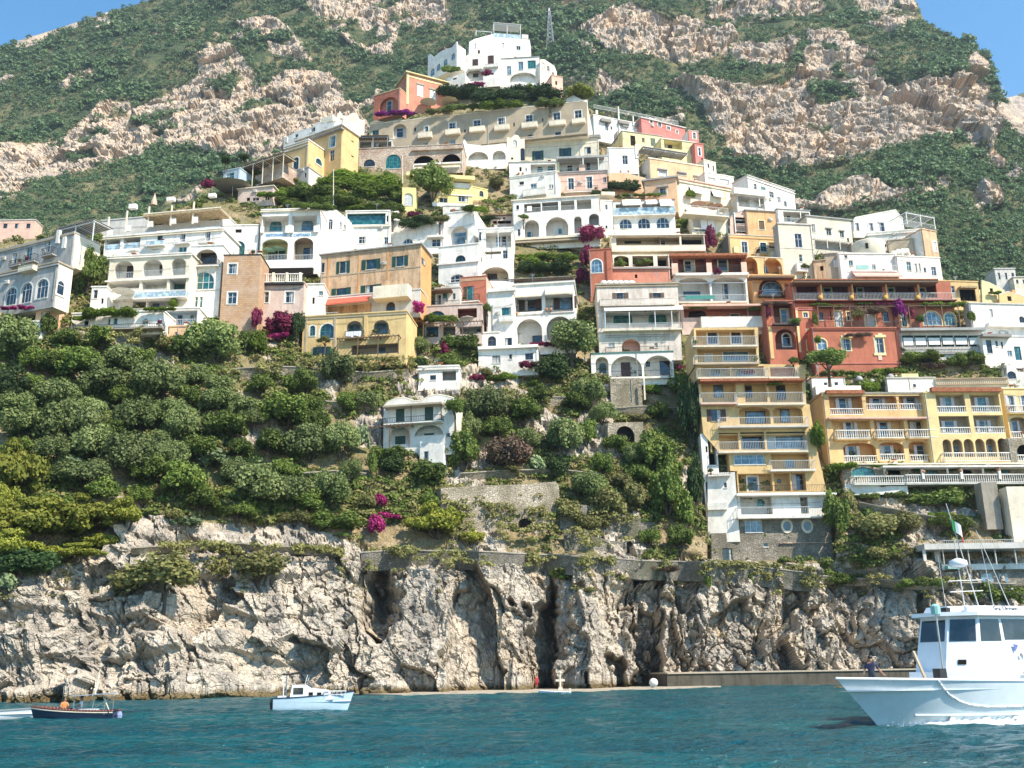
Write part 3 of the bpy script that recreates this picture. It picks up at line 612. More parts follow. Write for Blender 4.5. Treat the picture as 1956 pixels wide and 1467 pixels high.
def window(parent, pts, box, v, style, door=False, T=None):
    """frame with glazing bars; sub-parts pane and shutters. box = (u0, z0, u1, z1); T maps local (u, v, z) for side walls"""
    u0, z0, u1, z1 = box; w = u1-u0; h = z1-z0; fc = FR.get(style[:1], 'whitew'); f = .055+.02*w
    def finish(mb, nm, par):
        if T: mb.v = [T(*p) for p in mb.v]
        return mb.build(nm, par)
    if style[:1] == 'k' and len(style) == 1:
        b = MB(); b.prism(pts, v+.02, v+.05, 'dark'); return finish(b, 'window', parent)
    fm = MB(); cx, cz = (u0+u1)/2, (z0+z1)/2
    inner = [(cx+(p[0]-cx)*(1-2*f/w), cz+(p[1]-cz)*(1-2*f/h)) for p in pts]
    plate(fm, pts, [inner], v-.03, v+.05, fc)
    if w > .75 and 'n' not in style[1:]:
        k = 2 if w < 2 else (3 if w < 3.2 else 4)
        for i in range(1, k): x = u0+w*i/k; fm.box((x-.035, v-.025, z0+f), (x+.035, v+.045, z1-f if len(pts) == 4 else z0+h*.92), fc)
    if len(pts) > 4: fm.box((u0+f, v-.02, z1-min(w*.5, h*.62)-.04), (u1-f, v+.04, z1-min(w*.5, h*.62)+.04), fc)
    elif h > 1.5: fm.box((u0+f, v-.02, z0+h*.62), (u1-f, v+.04, z0+h*.62+.05), fc)
    if 'x' in style or 'y' in style or 'u' in style:      # raised surround
        e = .22; mo = 'white' if 'x' in style else ('butter' if 'y' in style else 'sand'); op = [(cx+(p[0]-cx)*(1+2*e/w), cz+(p[1]-cz)*(1+2*e/h)) for p in pts]
        plate(fm, op, [pts], v-.22 if v > .1 else v-.08, v-.12 if v > .1 else v-.02, mo)
    W0 = finish(fm, 'door' if door else 'window', parent)
    gm = 'bglass' if 'q' in style[1:] else ('tglass' if 't' in style[1:] else ('curtain' if 'c' in style[1:] else ('dglass' if 'd' in style[1:] or random.random() < .5 else 'glass')))
    g = MB(); g.prism(inner, v, v+.03, gm)
    if gm in ('glass', 'dglass', 'bglass', 'tglass') and random.random() < .35 and len(pts) == 4 and w < 2.4:
        k_ = random.choice((-1, 1)); g.box((cx+k_*w*.5-k_*f*1.1, v-.012, z0+f), (cx+k_*w*random.uniform(.1, .3), v-.004, z1-f), 'curtain')
    finish(g, 'pane', W0)
    for ch, mt in (('G', 'green'), ('B', 'brown'), ('T', 'teal'), ('M', 'shutw'), ('O', 'wood')):
        if ch in style[1:]:
            sw = w*.42
            for sd in (-1, 1):
                s = MB(); e = u0-.02 if sd < 0 else u1+.02; vv = v-.26 if v > .1 else v-.1
                s.box((min(e, e+sd*sw), vv, z0), (max(e, e+sd*sw), vv+.05, z1 if len(pts) == 4 else z0+h*.85), mt)
                for q in range(int(h/.22)): s.box((min(e, e+sd*sw)+.04, vv-.02, z0+.08+q*.22), (max(e, e+sd*sw)-.04, vv, z0+.17+q*.22), mt)
                finish(s, 'shutter', W0)
    if 'H' in style[1:]:                     # closed shutters across the opening
        for s0, s1 in ((u0+.03, cx-.02), (cx+.02, u1-.03)):
            s = MB(); s.box((s0, v-.09, z0+.03), (s1, v-.05, z1-.03), fc)
            for q in range(int(h/.2)-1): s.box((s0+.05, v-.11, z0+.08+q*.2), (s1-.05, v-.09, z0+.2*q+.18), fc)
            finish(s, 'shutter', W0)
    if not door and 'n' not in style[1:] and v > .1:
        s = MB(); s.box((u0-.1, v-.3, z0-.1), (u1+.1, v-.05, z0), 'white' if fc != 'brown' else 'sand'); finish(s, 'sill', W0)
    return W0
HOUSES = {}
class house:
    def __init__(s, label, z, x0, x1, yt, yb, mat, ops='', yaw=0, dep=7, LD=1.7, poly=None, top=None, dY=0, Y=None, xs=None, cap=('', .12, .22), dn=1.5, cat='house', name='house', imat=None, group=None, side=None, xl=None, noroof=False):
        ox, oy, sc = z; s.z = z; px = lambda x: ox+x/sc; py = lambda y: oy+y/sc; s.px, s.py = px, py
        X0, X1, YT, YB = px(x0), px(x1), py(yt), py(yb)
        s.Y = (float(D((X0+X1)/2, YB)) + dY*.15 if Y is None else Y)
        s.yaw = R(yaw); cy, sy = math.cos(s.yaw), math.sin(s.yaw); s.U = Vector((cy, sy, 0)); s.V = Vector((-sy, cy, 0))
        s.A = W(X0, YB, s.Y) if yaw >= 0 else W(X0, YB, s.Y + (W(X1, YB, s.Y)-W(X0, YB, s.Y)).x*math.tan(-s.yaw)*.5)
        s.mat = mat; s.imat = imat or mat
        s.w = s.uv(x1, yb)[0]; s.h = s.uv(x0, yt)[1]; s.dep = dep
        if xs is not None: s.dep = max(1.5, s.vz(xs, yb, s.w)[0])
        if xl is not None: s.dep = max(1.5, s.vz(xl, yb, 0)[0])
        s.cat0 = cat if top is None and poly is None else ''
        s.root = empty(name, s.A, s.yaw, label=label, cat=cat, group=group)
        w, h, dep = s.w, s.h, s.dep
        if poly: outer = [s.uv(a, b) for a, b in poly]; outer = outer if sum((outer[i][0]*outer[(i+1) % len(outer)][1]-outer[(i+1) % len(outer)][0]*outer[i][1]) for i in range(len(outer))) > 0 else outer[::-1]
        elif top: tp = [s.uv(a, b) for a, b in top]; outer = [(0, 0), (w, 0)] + [(min(max(u, 0), w), z_) for u, z_ in tp[::-1]]
        else: outer = rect_pts(0, 0, w, h)
        outer = [(u, z_ if z_ > .05 else -dn) for u, z_ in outer] if not poly else outer
        s.outer = outer; holes = []; wins = []; s.roomlist = []; maxd = .32; s.last = None; rails = []; s.par = {}
        for line in ops.split(';'):
            a = line.split()
            if not a: continue
            k = a[0]
            if k in ('w', 'a', 'd', 'da'):
                q = list(map(float, a[1:5])); u0, z0, u1, z1 = s.rect(q); st = a[5] if len(a) > 5 else 'w'
                u0, u1 = s.cl(u0), s.cl(u1); 
                if u1-u0 < .2 or z1-z0 < .2: continue
                pts = arch_pts(u0, z0, u1, z1) if 'a' in k else rect_pts(u0, z0, u1, z1)
                if len(pts) > 4 or True: holes.append(pts)
                wins.append((pts, (u0, z0, u1, z1), .2, st, 'd' in k))
            elif k == 'L':
                q = list(map(float, a[1:5])); u0, z0, u1, z1 = s.rect(q); u0, u1 = s.cl(u0), s.cl(u1)
                sh = a[5] if len(a) > 5 else 'r'; rk = a[6] if len(a) > 6 else 'n'; im = a[7] if len(a) > 7 else s.imat; ld_ = float(a[8]) if len(a) > 8 else LD
                pts = arch_pts(u0, z0, u1, z1, 14) if sh == 'a' else (arch_pts(u0, z0, u1, z1, 14, (z1-z0)*.28) if sh == 'f' else rect_pts(u0, z0, u1, z1)); holes.append(pts)
                r = MB(); s.roomlist.append(r); e = .03; U0, U1, Z0, Z1 = u0-e, u1+e, z0-e, z1+e; v0, v1 = .3, ld_
                r.add([(U0, v0, Z0), (U1, v0, Z0), (U1, v1, Z0), (U0, v1, Z0), (U0, v0, Z1), (U1, v0, Z1), (U1, v1, Z1), (U0, v1, Z1)],
                      [(0, 1, 2, 3), (7, 6, 5, 4), (3, 2, 6, 7), (0, 3, 7, 4), (2, 1, 5, 6)], im)
                s.last = ld_; maxd = max(maxd, ld_)
                if rk != 'n': rails.append(((u0, .12), (u1, .12), z0, z0+1.15, rk[0], rk[1:] or None))
            elif k in ('i', 'ia'):
                q = list(map(float, a[1:5])); v = s.last-.05; u0, z0, u1, z1 = s.rect(q, v)
                wins.append((arch_pts(u0, z0, u1, z1) if k == 'ia' else rect_pts(u0, z0, u1, z1), (u0, z0, u1, z1), v-.03, (a[5] if len(a) > 5 else 'w')+'n*', True))
            elif k == 'b':                   # balcony: slab and railing
                x0_, x1_, yr, ys, d = map(float, a[1:6]); kd = a[6]; m_ = a[7] if len(a) > 7 else 'white'
                u0, z0, u1, z1 = s.rect((x0_, yr, x1_, ys), -d); b = MB(); b.box((u0, -d-.05, z0-.2), (u1, .02, z0), m_); bo = b.build('balcony', s.root)
                b = MB(); rm = None if kd != 's' else m_
                if kd == 'c': rm = 'white'
                rail(b, (u0+.05, -d), (u1-.05, -d), z0, z1, kd, rm); rail(b, (u0+.05, -d), (u0+.05, 0), z0, z1, kd, rm); rail(b, (u1-.05, 0), (u1-.05, -d), z0, z1, kd, rm); b.build('railing', bo)
            elif k == 'x':
                q = list(map(float, a[1:5])); v0, v1 = float(a[5]), float(a[6]); vf = min(v0, v1); u0, z0, u1, z1 = s.rect(q, vf)
                b = MB(); b.box((u0, v0, z0), (u1, v1, z1), a[7]); b.build(a[8] if len(a) > 8 else 'trim', s.root)
            elif k == 'P':                   # post
                x, y0_, y1_, v, r_ = map(float, a[1:6]); u, z1 = s.uv(x, y0_, v); _, z0 = s.uv(x, y1_, v); b = MB(); b.box((u-r_, v-r_, z0), (u+r_, v+r_, z1), a[6]); b.build(a[7] if len(a) > 7 else 'post', s.root)
            elif k == 'A':                   # awning: front lower edge at ybot
                x0_, x1_, ya, yb_, pj = map(float, a[1:6]); u0, zt = s.uv(x0_, ya, 0); u1, _ = s.uv(x1_, ya, 0); _, zb = s.uv(x0_, yb_, -pj); b = MB()
                b.quad([(u0, -pj, zb), (u1, -pj, zb), (u1, -.02, zt), (u0, -.02, zt)], a[6], .04); b.box((u0, -pj-.01, zb-.22), (u1, -pj+.02, zb+.02), a[6]); b.build('awning', s.root)
            elif k in ('S', 'Sa'):
                sd = a[1]; q = list(map(float, a[2:6])); uu = 0 if sd == 'l' else s.w; va, z1 = s.vz(q[0], q[1], uu); vb, z0 = s.vz(q[2], q[3], uu)
                va, vb = min(va, vb), max(va, vb); T = (lambda u, v, z, uu=uu: (uu+v, u, z)) if sd == 'l' else (lambda u, v, z, uu=uu: (uu-v, u, z))
                wins.append((arch_pts(va, z0, vb, z1) if k == 'Sa' else rect_pts(va, z0, vb, z1), (va, z0, vb, z1), -.03, (a[6] if len(a) > 6 else 'w')+'n', False, T))
            elif k == 'c':                   # moulding across the front
                y_ = float(a[1]); ov = float(a[2]); th = float(a[3]); _, zz = s.uv(x0, y_); b = MB(); b.box((-ov, -ov, zz-th), (w+ov, .05, zz), a[4]); b.build('moulding', s.root)
            elif k == 'R':                   # free rail
                x0_, x1_, yr, ys, v = map(float, a[1:6]); u0, z0, u1, z1 = s.rect((x0_, yr, x1_, ys), v); rails.append(((u0, v), (u1, v), z0, z1, a[6][0], a[6][1:] or None))
            elif k == 'p':                   # pergola standing in front of / on the house
                x0_, x1_, ya, yb_, v0, v1 = map(float, a[1:7]); u0, zt = s.uv(x0_, ya, v0); u1, zb = s.uv(x1_, yb_, v0); b = MB(); n = max(2, int((u1-u0)/2.8)+1); m_ = a[7]
                for i in range(n):
                    x = u0+(u1-u0)*i/(n-1); b.box((x-.07, v0-.07, zb), (x+.07, v0+.07, zt), m_); b.box((x-.06, v0-.2, zt), (x+.06, v1, zt+.14), m_)
                b.box((u0-.2, v0-.08, zt-.14), (u1+.2, v0+.08, zt), m_)
                for i in range(int((u1-u0)/.6)): b.box((u0+.3+.6*i-.03, v0-.3, zt+.14), (u0+.3+.6*i+.03, v1, zt+.22), m_)
                if len(a) > 8: b.box((u0-.2, v0-.35, zt+.22), (u1+.2, v1, zt+.3), a[8])
                b.build('pergola', s.root)
            elif k == 'u':                   # potted plant / urn
                x, y_, v = map(float, a[1:4]); u, zz = s.uv(x, y_, v); b = MB(); r_ = float(a[4]) if len(a) > 4 else .3
                b.lathe((u, v, zz), [(r_*.5, 0), (r_*.9, r_*.5), (r_, r_*1.1), (r_*.6, r_*1.6), (r_*.75, r_*1.9)], a[5] if len(a) > 5 else 'terra', 10); b.build('urn', s.root)
        hx = [proj(s.A+s.U*p[0]+Vector((0, 0, p[1])))[0] for p in (outer if poly else rect_pts(0, 0, w, h))]
        hy = [proj(s.A+s.U*p[0]+Vector((0, 0, p[1])))[1] for p in (outer if poly else rect_pts(0, 0, w, h))]
        CUTS.append((min(hx)-3, max(hx)+3, min(hy)-4, max(hy)-3, tuple(s.A), tuple(s.V), min(maxd, s.dep)+.7))
        s.holes_ = [(q,) for q in holes]
        # the masonry: front with its openings, sides, back, roof
        b = MB(); good = []
        for hp in holes:
            if all(s.inside(p, outer) for p in hp): good.append(hp)
            else:
                k2 = [(min(max(p[0], .04), w-.04), min(max(p[1], .04), h-.04)) for p in hp]
                if all(s.inside(p, outer) for p in k2) and max(p[1] for p in k2)-min(p[1] for p in k2) > .2: good.append(k2)
                else: print('HOLE outside', label[:40], [round(x, 1) for x in hp[0]+hp[2]])
        plate(b, outer, good, 0, .32, mat)
        zt = max(p[1] for p in outer); zb = min(p[1] for p in outer); zroof = min(min(p[1] for p in outer if p[1] > h*.5), h) - .02
        sm = side or mat
        if dep > .6:
            md = min(maxd+.02, dep-.1)
            us = [p[0] for p in outer]; ua, ub = min(us), max(us)
            if poly: # body in slices following the outline
                zs = sorted(set(round(p[1], 2) for p in outer))
                for za, zc in zip(zs, zs[1:]):
                    if zc-za < .3: continue
                    zm = (za+zc)/2; xsn = []
                    for i in range(len(outer)):
                        p, q = outer[i], outer[(i+1) % len(outer)]
                        if (p[1] > zm) != (q[1] > zm): xsn.append(p[0]+(q[0]-p[0])*(zm-p[1])/(q[1]-p[1]))
                    if len(xsn) >= 2: b.box((min(xsn)+.01, md, za+.01), (max(xsn)-.01, dep, zc), sm); b.box((min(xsn)+.01, .32, zc-.2), (max(xsn)-.01, md, zc-.01), sm); b.box((min(xsn)+.005, .32, za), (min(xsn)+.2, md, zc-.21), sm); b.box((max(xsn)-.2, .32, za), (max(xsn)-.005, md, zc-.21), sm)
            else:
                b.box((ua+.005, md, zb), (ub-.005, dep, zroof), sm)
                b.box((ua+.005, .325, zb), (ua+.25, md-.005, zroof-.005), sm); b.box((ub-.25, .325, zb), (ub-.005, md-.005, zroof-.005), sm)
                if not noroof: b.box((ua+.26, .325, zroof-.2), (ub-.26, md-.005, zroof-.006), sm)
        wl = b.build('wall', s.root)
        for r in s.roomlist: r.build('loggia', s.root)
        if cap and not poly and not top:
            b = MB(); cm = cap[0] or mat; ov, th = cap[1], cap[2]; b.box((-ov, -ov, h-.02), (w+ov, dep+.02, h-.02+th), cm); b.build('roof', s.root)
        elif cap and (poly or top):
            b = MB(); tp = [p for p in outer if p[1] > zb+.1] if not poly else None
            if tp:
                tp = sorted(tp); 
                for p, q in zip(tp, tp[1:]): b.bar((p[0], .1, p[1]+.02), (q[0], .1, q[1]+.02), cap[2]*.7, cap[0] or mat, 6)
                b.box((min(p[0] for p in tp), .33, zroof), (max(p[0] for p in tp), dep, zroof+.12), cap[0] or mat); b.build('roof', s.root)
        s.clutter(zroof, maxd)
        for wn in wins: window(s.root, wn[0], wn[1], wn[2], wn[3], wn[4], wn[5] if len(wn) > 5 else None)
        for rl in rails:
            b = MB(); rail(b, *rl[:5], rl[5]); b.build('railing', s.root)
    def clutter(s, zr, md):
        rr = random.Random(int(s.px(0)*7+s.w*100+s.h*31)); w, h = s.w, s.h
        if s.cat0 != 'house' or w < 4: return
        if rr.random() < .75:
            b = MB(); x = rr.choice((.18, w-.18, w*rr.uniform(.3, .7) if h < 5 else .18)); b.bar((x, -.07, -.3), (x, -.07, h-.1), .055, rr.choice(('greywhite', 'grey', 'steel')), 6); b.build('drainpipe', s.root)
        if rr.random() < .6:
            b = MB(); x = w*rr.uniform(.1, .9); y = rr.uniform(1, 3.5); hh = rr.uniform(1.6, 3); b.bar((x, y, h), (x, y, h+hh), .035, 'steel')
            for k in range(4): b.bar((x-.5+.08*k, y, h+hh-.15*k), (x+.5-.08*k, y, h+hh-.15*k), .02, 'steel', 4)
            b.build('aerial', s.root)
        if rr.random() < .55:
            b = MB(); x = w*rr.uniform(.1, .85); y = rr.uniform(.8, 2.5); b.box((x, y, zr), (x+.6, y+.6, h+rr.uniform(.7, 1.3)), rr.choice(('white', 'cream', 'greywhite'))); b.box((x-.08, y-.08, h+1.31), (x+.68, y+.68, h+1.42), 'tile'); b.build('chimney', s.root)
        if rr.random() < .5:
            b = MB(); x = w*rr.uniform(.1, .8); z = h*rr.uniform(.45, .8)
            if not any(min(p[0] for p in q[0])-.95 < x < max(p[0] for p in q[0])+.95 and min(p[1] for p in q[0])-.7 < z < max(p[1] for p in q[0])+.1 for q in s.holes_):
                b.box((x, -.32, z), (x+.85, -.01, z+.6), 'greywhite'); b.lathe((x+.3, -.33, z+.3), [(.2, 0), (.2, .01)], 'grey', 8); b.build('air_conditioner', s.root)
        if rr.random() < .5 and h > 3.5:
            b = MB(); z = h*rr.uniform(.55, .95); b.path([(0.05, -.05, z), (w*.35, -.09, z-.35), (w*.7, -.09, z-.3), (w-.05, -.05, z+.1)], .02, 'iron', 4); b.build('cable', s.root)
    def cl(s, u): return min(max(u, .05), s.w-.05) if not getattr(s, 'free', False) else u
    def inside(s, p, poly):
        x, y = p; r = False; n = len(poly)
        for i in range(n):
            (x0, y0), (x1, y1) = poly[i], poly[(i+1) % n]
            if (y0 > y) != (y1 > y) and x < (x1-x0)*(y-y0)/(y1-y0)+x0: r = not r
        return r
    def rect(s, q, v=0):
        a, b_, c, d = s.uv(q[0], q[1], v), s.uv(q[2], q[1], v), s.uv(q[0], q[3], v), s.uv(q[2], q[3], v); return c[0], (c[1]+d[1])/2, d[0], (a[1]+b_[1])/2
    def uv(s, x, y, v=0):
        d = ray(s.px(x), s.py(y)); o = Vector((0, 0, CAM_H)); P0 = s.A+s.V*v; t = (P0-o).dot(s.V)/d.dot(s.V); p = o+d*t-s.A
        return p.dot(s.U), p.z
    def vz(s, x, y, u):
        d = ray(s.px(x), s.py(y)); o = Vector((0, 0, CAM_H)); P0 = s.A+s.U*u; t = (P0-o).dot(s.U)/d.dot(s.U); p = o+d*t-s.A
        return p.dot(s.V), p.z
    def world(s, x, y, v=0):
        u, z_ = s.uv(x, y, v); return s.A+s.U*u+s.V*v+Vector((0, 0, z_))
Z1 = (0, 360, 4.314); Z2 = (400, 340, 4.076); Z3 = (400, 180, 4.657); Z4 = (680, 30, 4.162); Z5 = (720, 280, 4.445); Z6 = (960, 190, 4.657); Z7 = (1200, 280, 5.239); Z8 = (780, 460, 4.89)
Z9 = (1100, 430, 4.252); Z10 = (1360, 380, 3.282); Z11 = (1280, 600, 3.333); Z12 = (1540, 660, 4.702); Z13 = (1560, 920, 2.682); Z14 = (680, 720, 3.493); Z16 = (680, 1000, 2.0375); ZP = (0, 0, 1)
def cv(z, x, y): return z[0]+x/z[2], z[1]+y/z[2]
# ================================================================ HOUSES, left of the village
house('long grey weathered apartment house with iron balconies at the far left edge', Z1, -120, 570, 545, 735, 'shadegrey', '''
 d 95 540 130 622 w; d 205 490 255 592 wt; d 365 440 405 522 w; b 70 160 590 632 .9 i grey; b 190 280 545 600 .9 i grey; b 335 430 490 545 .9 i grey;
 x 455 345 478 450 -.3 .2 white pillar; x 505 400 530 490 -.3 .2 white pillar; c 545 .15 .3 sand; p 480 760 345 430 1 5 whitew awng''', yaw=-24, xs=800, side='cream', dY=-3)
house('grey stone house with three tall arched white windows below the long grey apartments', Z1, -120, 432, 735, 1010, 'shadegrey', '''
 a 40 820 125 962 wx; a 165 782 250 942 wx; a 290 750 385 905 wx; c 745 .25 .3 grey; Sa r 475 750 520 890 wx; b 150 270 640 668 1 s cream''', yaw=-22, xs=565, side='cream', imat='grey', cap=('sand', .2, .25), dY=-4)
house('small peach lodge with a round niche below the three arched windows', Z1, 285, 415, 955, 1120, 'peach', 'a 335 1005 372 1075 wc', dep=5, dY=-5)
house('little plain white shed among the bushes at the far left', Z1, 240, 345, 1100, 1180, 'white', 'w 262 1125 290 1160 k', dep=3, dY=-5)
house('white roof storey with arched doors behind a long straw canopied terrace', Z1, 822, 1812, 270, 420, 'greywhite', '''
 a 1262 250 1330 305 wt; a 1565 205 1650 270 wt; a 1720 190 1808 265 wt; R 830 1800 352 400 -3.2 g;
 P 900 235 400 -3.2 .12 cream; P 1050 185 360 -3.2 .12 cream; P 1232 150 320 -3.2 .12 cream; P 1418 140 305 -3.2 .12 cream; P 1600 110 290 -3.2 .12 cream;
 x 1180 190 1815 205 -3.6 .3 cane canopy; x 1185 178 1815 186 -3.6 -3.4 cream canopy_rail; x 875 345 920 390 -3.2 -2.9 white pier; x 1025 305 1070 350 -3.2 -2.9 white pier; x 1205 270 1255 315 -3.2 -2.9 white pier; x 1395 245 1445 290 -3.2 -2.9 white pier; x 1580 232 1625 280 -3.2 -2.9 white pier;
 x 1058 125 1115 162 .4 1.2 white tank; x 1370 68 1430 98 .4 1.2 white tank; x 1715 38 1770 65 .4 1.2 white tank''', yaw=-9, dep=8, dY=0)
house('white hotel block with framed loggias and a teal shuttered window', Z1, 845, 1812, 410, 600, 'white', '''
 L 858 425 985 505 r g; i 945 425 980 500 wq; L 1012 405 1150 492 r g; i 1105 395 1145 480 wq; w 1292 358 1340 458 tx; b 1200 1350 430 462 .7 g; d 1478 345 1525 438 wx; b 1432 1555 420 445 .8 w; d 1688 332 1730 430 wx; b 1630 1760 410 437 .8 w;
 L 1010 512 1160 570 a s; L 1202 498 1352 555 a s pink; i 1260 522 1335 550 wd; w 1468 480 1535 542 wt; c 420 .3 .18 cream''', yaw=-8, dep=8, dY=-3, cap=('white', .3, .3))
house('cream hotel block with three wide arched loggias over two open floors', Z1, 862, 1535, 570, 985, 'cream', '''
 L 930 598 1095 742 a w white; i 1040 640 1092 742 bd; L 1165 584 1335 724 a w white; i 1312 630 1335 700 bd; L 1402 572 1525 716 a w white;
 L 880 775 1140 885 r s white; L 1162 762 1366 885 r s white; L 1386 742 1522 890 r s white; i 1430 790 1515 880 bt; b 858 1100 870 905 1.2 s white; b 1100 1530 850 895 1.2 g white;
 L 1090 915 1200 985 r n white; L 1212 912 1390 985 r n white; i 1218 925 1312 985 eq; c 580 .3 .2 white; c 765 .3 .2 white''', yaw=-5, dep=9, dY=-5, LD=2.2, cap=('white', .25, .2))
house('white hotel tower with a deep arched balcony and a tall arched bay window', Z1, 1536, 1800, 480, 1000, 'white', '''
 L 1602 502 1788 625 a i cream; i 1650 535 1775 620 bd; a 1572 682 1760 832 wt; d 1600 890 1626 980 wt; d 1640 890 1666 980 wt; b 1560 1800 590 632 .6 i; c 650 .1 .15 greywhite; c 840 .1 .15 greywhite''', yaw=-3, dep=9, dY=-7)
house('small white annex with one window beside a terrace under the cream loggias', Z1, 738, 860, 815, 1000, 'white', 'w 765 835 800 905 wx; w 830 905 850 950 k', dep=6, dY=-6)
house('long low white terrace house behind the grape vine', Z1, 582, 1335, 1035, 1150, 'white', 'd 880 1070 905 1125 wt; d 930 1065 965 1125 wt; a 1170 1070 1220 1120 wt; d 690 1090 725 1140 t; R 585 1330 1120 1150 -1.5 w; b 590 1330 1118 1150 1.6 i concrete', dep=6, dY=-7, yaw=-3)
house('low room with an open blue veranda beneath the white hotel tower', Z1, 1342, 1628, 990, 1135, 'white', 'L 1360 1005 1622 1130 r w lblue; i 1460 1045 1500 1115 e; i 1560 1040 1600 1110 wq', dep=6, dY=-8, LD=2)
house('peach coloured cellar block with a dark doorway at the foot of the white hotel', Z1, 1370, 1625, 1140, 1240, 'peach', 'd 1372 1150 1392 1200 k; a 1435 1180 1468 1225 wd', dep=5, dY=-8)
# --- brick tower and the hotel with the blue lettering
house('tall brown tufa brick tower with two small white windows', Z2, 75, 368, 602, 1160, 'brick', 'w 145 668 210 745 wx; w 140 890 208 980 wx', dep=8, dY=-8, cap=('iron', .12, .12), dn=3)
house('white penthouse with a green arched balcony door on top of the brick tower', Z2, 88, 372, 372, 602, 'white', 'da 175 490 272 598 gt; w 200 398 250 426 k; b 80 352 560 602 .5 i iron; u 110 600 -.3; u 320 600 -.3', dep=7, dY=-7)
H = house('white hotel with blue lettering between two storeys of broad loggias', Z2, 380, 842, 252, 700, 'white', '''
 L 398 298 612 422 r n; ia 465 328 565 416 lt; L 636 292 830 420 r n; ia 715 322 810 412 lq;
 L 400 472 605 640 f w butter; i 445 560 590 640 td; L 650 464 803 640 f w sand; i 730 545 800 640 kd; x 375 640 808 702 -1 0 awnw balcony_front; x 590 370 650 425 -.4 0 white pier; x 395 375 420 425 -.4 0 white pier; x 810 370 848 420 -.4 0 white pier; c 262 .25 .2 cream''', dep=9, dY=-5, LD=2.6, yaw=-2)
def text(parent, body, a, h, m, name='lettering', v=-.04, ext=.02, w=None, bold=0):
    c = bpy.data.curves.new('lettering', 'FONT'); c.body = body; c.size = h*1.35; c.extrude = ext; c.offset = bold
    o = bpy.data.objects.new('tmp', c); COL.objects.link(o); dg = bpy.context.evaluated_depsgraph_get(); dg.update()
    me = bpy.data.meshes.new_from_object(o.evaluated_get(dg)); bpy.data.objects.remove(o)
    xs_ = [q.co.x for q in me.vertices]; k = (w/(max(xs_)-min(xs_))) if w and xs_ else 1
    for q in me.vertices: x, y, zz = q.co; q.co = (a[0]+x*k, v-zz, a[1]+y)
    me.materials.clear(); me.materials.append(M(m)); return link(name, me, parent)
SPEC['signblue'] = lambda: plain('blue_sign_paint', (.08, .34, .62), .5)
u, zz = H.uv(440, 456); u2, _ = H.uv(600, 456); text(H.root, 'RISTORANTE', (u, zz), .55, 'signblue', w=u2-u, bold=.015)
u, zz = H.uv(628, 456); u2, _ = H.uv(782, 456); text(H.root, 'IL CAPITANO', (u, zz), .55, 'signblue', w=u2-u, bold=.015)
house('white gabled wing with a slim arched window right of the blue lettering', Z2, 842, 1092, 252, 620, 'white', 'a 925 320 957 400 wd; w 1015 345 1028 385 wc; w 1045 365 1060 405 wc', dep=9, dY=-4, top=[(842, 330), (885, 262), (985, 252), (1092, 335)], cap=('white', .2, .2))
house('white stepped house with a long blue glazed veranda', Z2, 1052, 1398, 262, 560, 'white', '''
 L 1070 275 1370 362 r n; w 1092 455 1115 505 wd; w 1160 455 1216 510 wd; w 1360 460 1394 515 w; c 375 .3 .3 cream;
 w 1380 292 1396 340 k''', dep=7, dY=-2, imat='tglass', LD=.7)
house('brick and plaster house with two grey windows below the yellow balustrade', Z2, 376, 727, 822, 1090, 'lilac', 'w 395 885 460 970 wx; w 590 885 655 970 wx; x 378 812 730 826 -.6 .1 iron ledge; R 382 725 745 812 -.5 c; P 390 740 812 -.5 .2 cream; P 500 738 812 -.5 .2 cream; P 605 738 812 -.5 .2 cream; P 708 738 812 -.5 .2 cream; x 380 700 800 745 2 3 dark veranda_shade', dep=7, dY=-8)  # dark block stands in for shade in the gap above the balustrade
house('small white stair house with round corners beside the orange palazzo', Z2, 722, 880, 830, 1080, 'white', 'w 850 880 885 915 wt; w 800 930 818 980 k', dep=7, dY=-7)
H = house('faded orange palazzo with rust streaks and dark green shutters', Z2, 852, 1640, 605, 1075, 'tan', '''
 w 1012 648 1068 742 gG; w 1218 633 1296 712 gG; w 1452 607 1518 688 gG; w 985 857 1065 925 gG; w 1215 832 1300 900 gG; w 868 660 895 735 kd; c 770 .06 .2 sand; c 618 .1 .2 sand;
 x 912 600 925 930 -.05 .02 orange pilaster; x 1150 585 1162 920 -.05 .02 orange pilaster; x 1378 560 1392 790 -.05 .02 orange pilaster; S r 1652 615 1676 690 gd''', yaw=-13, xs=1725, side='orange', cap=('grey', .35, .22), dY=-6)
house('cream terrace block with a projecting white balcony under the orange palazzo', Z2, 870, 1640, 935, 1080, 'greywhite', 'a 1375 965 1445 1042 kd; x 1272 832 1545 928 -2.2 .1 cream balcony_front; L 900 985 1262 1068 r n; i 960 1010 1050 1060 ot; A 862 1262 940 985 2.2 awnr; x 860 925 1275 948 -.5 .2 white parapet', yaw=-11, dep=6, dY=-9.5, LD=2.4, side='orange', xs=1710)
H = house('yellow house with arched green windows and washing hung on its balcony', Z2, 716, 1530, 1085, 1400, 'yellow', '''
 a 780 1150 822 1230 tx; a 858 1135 972 1250 tx; L 1062 1112 1188 1238 a i greywhite; ia 1080 1140 1175 1225 tq; L 1272 1106 1396 1222 a i greywhite; ia 1295 1130 1385 1210 tq;
 d 838 1315 912 1392 gG; b 1050 1200 1190 1240 .7 i yellow; b 1262 1400 1180 1220 .7 i yellow; L 1105 1295 1470 1370 r i sand; i 1310 1290 1370 1365 t; c 1098 .1 .2 sand; x 960 1085 975 1400 -.1 .05 sand pilaster; x 1200 1070 1225 1250 -.2 .05 yellow pilaster; x 735 1090 748 1390 -.06 .05 sand pilaster;
 R 770 1000 1050 1090 .5 w; p 1000 1470 1250 1370 -1.6 .3 wood''', yaw=-7, dep=8, dY=-10, LD=2, dn=2)
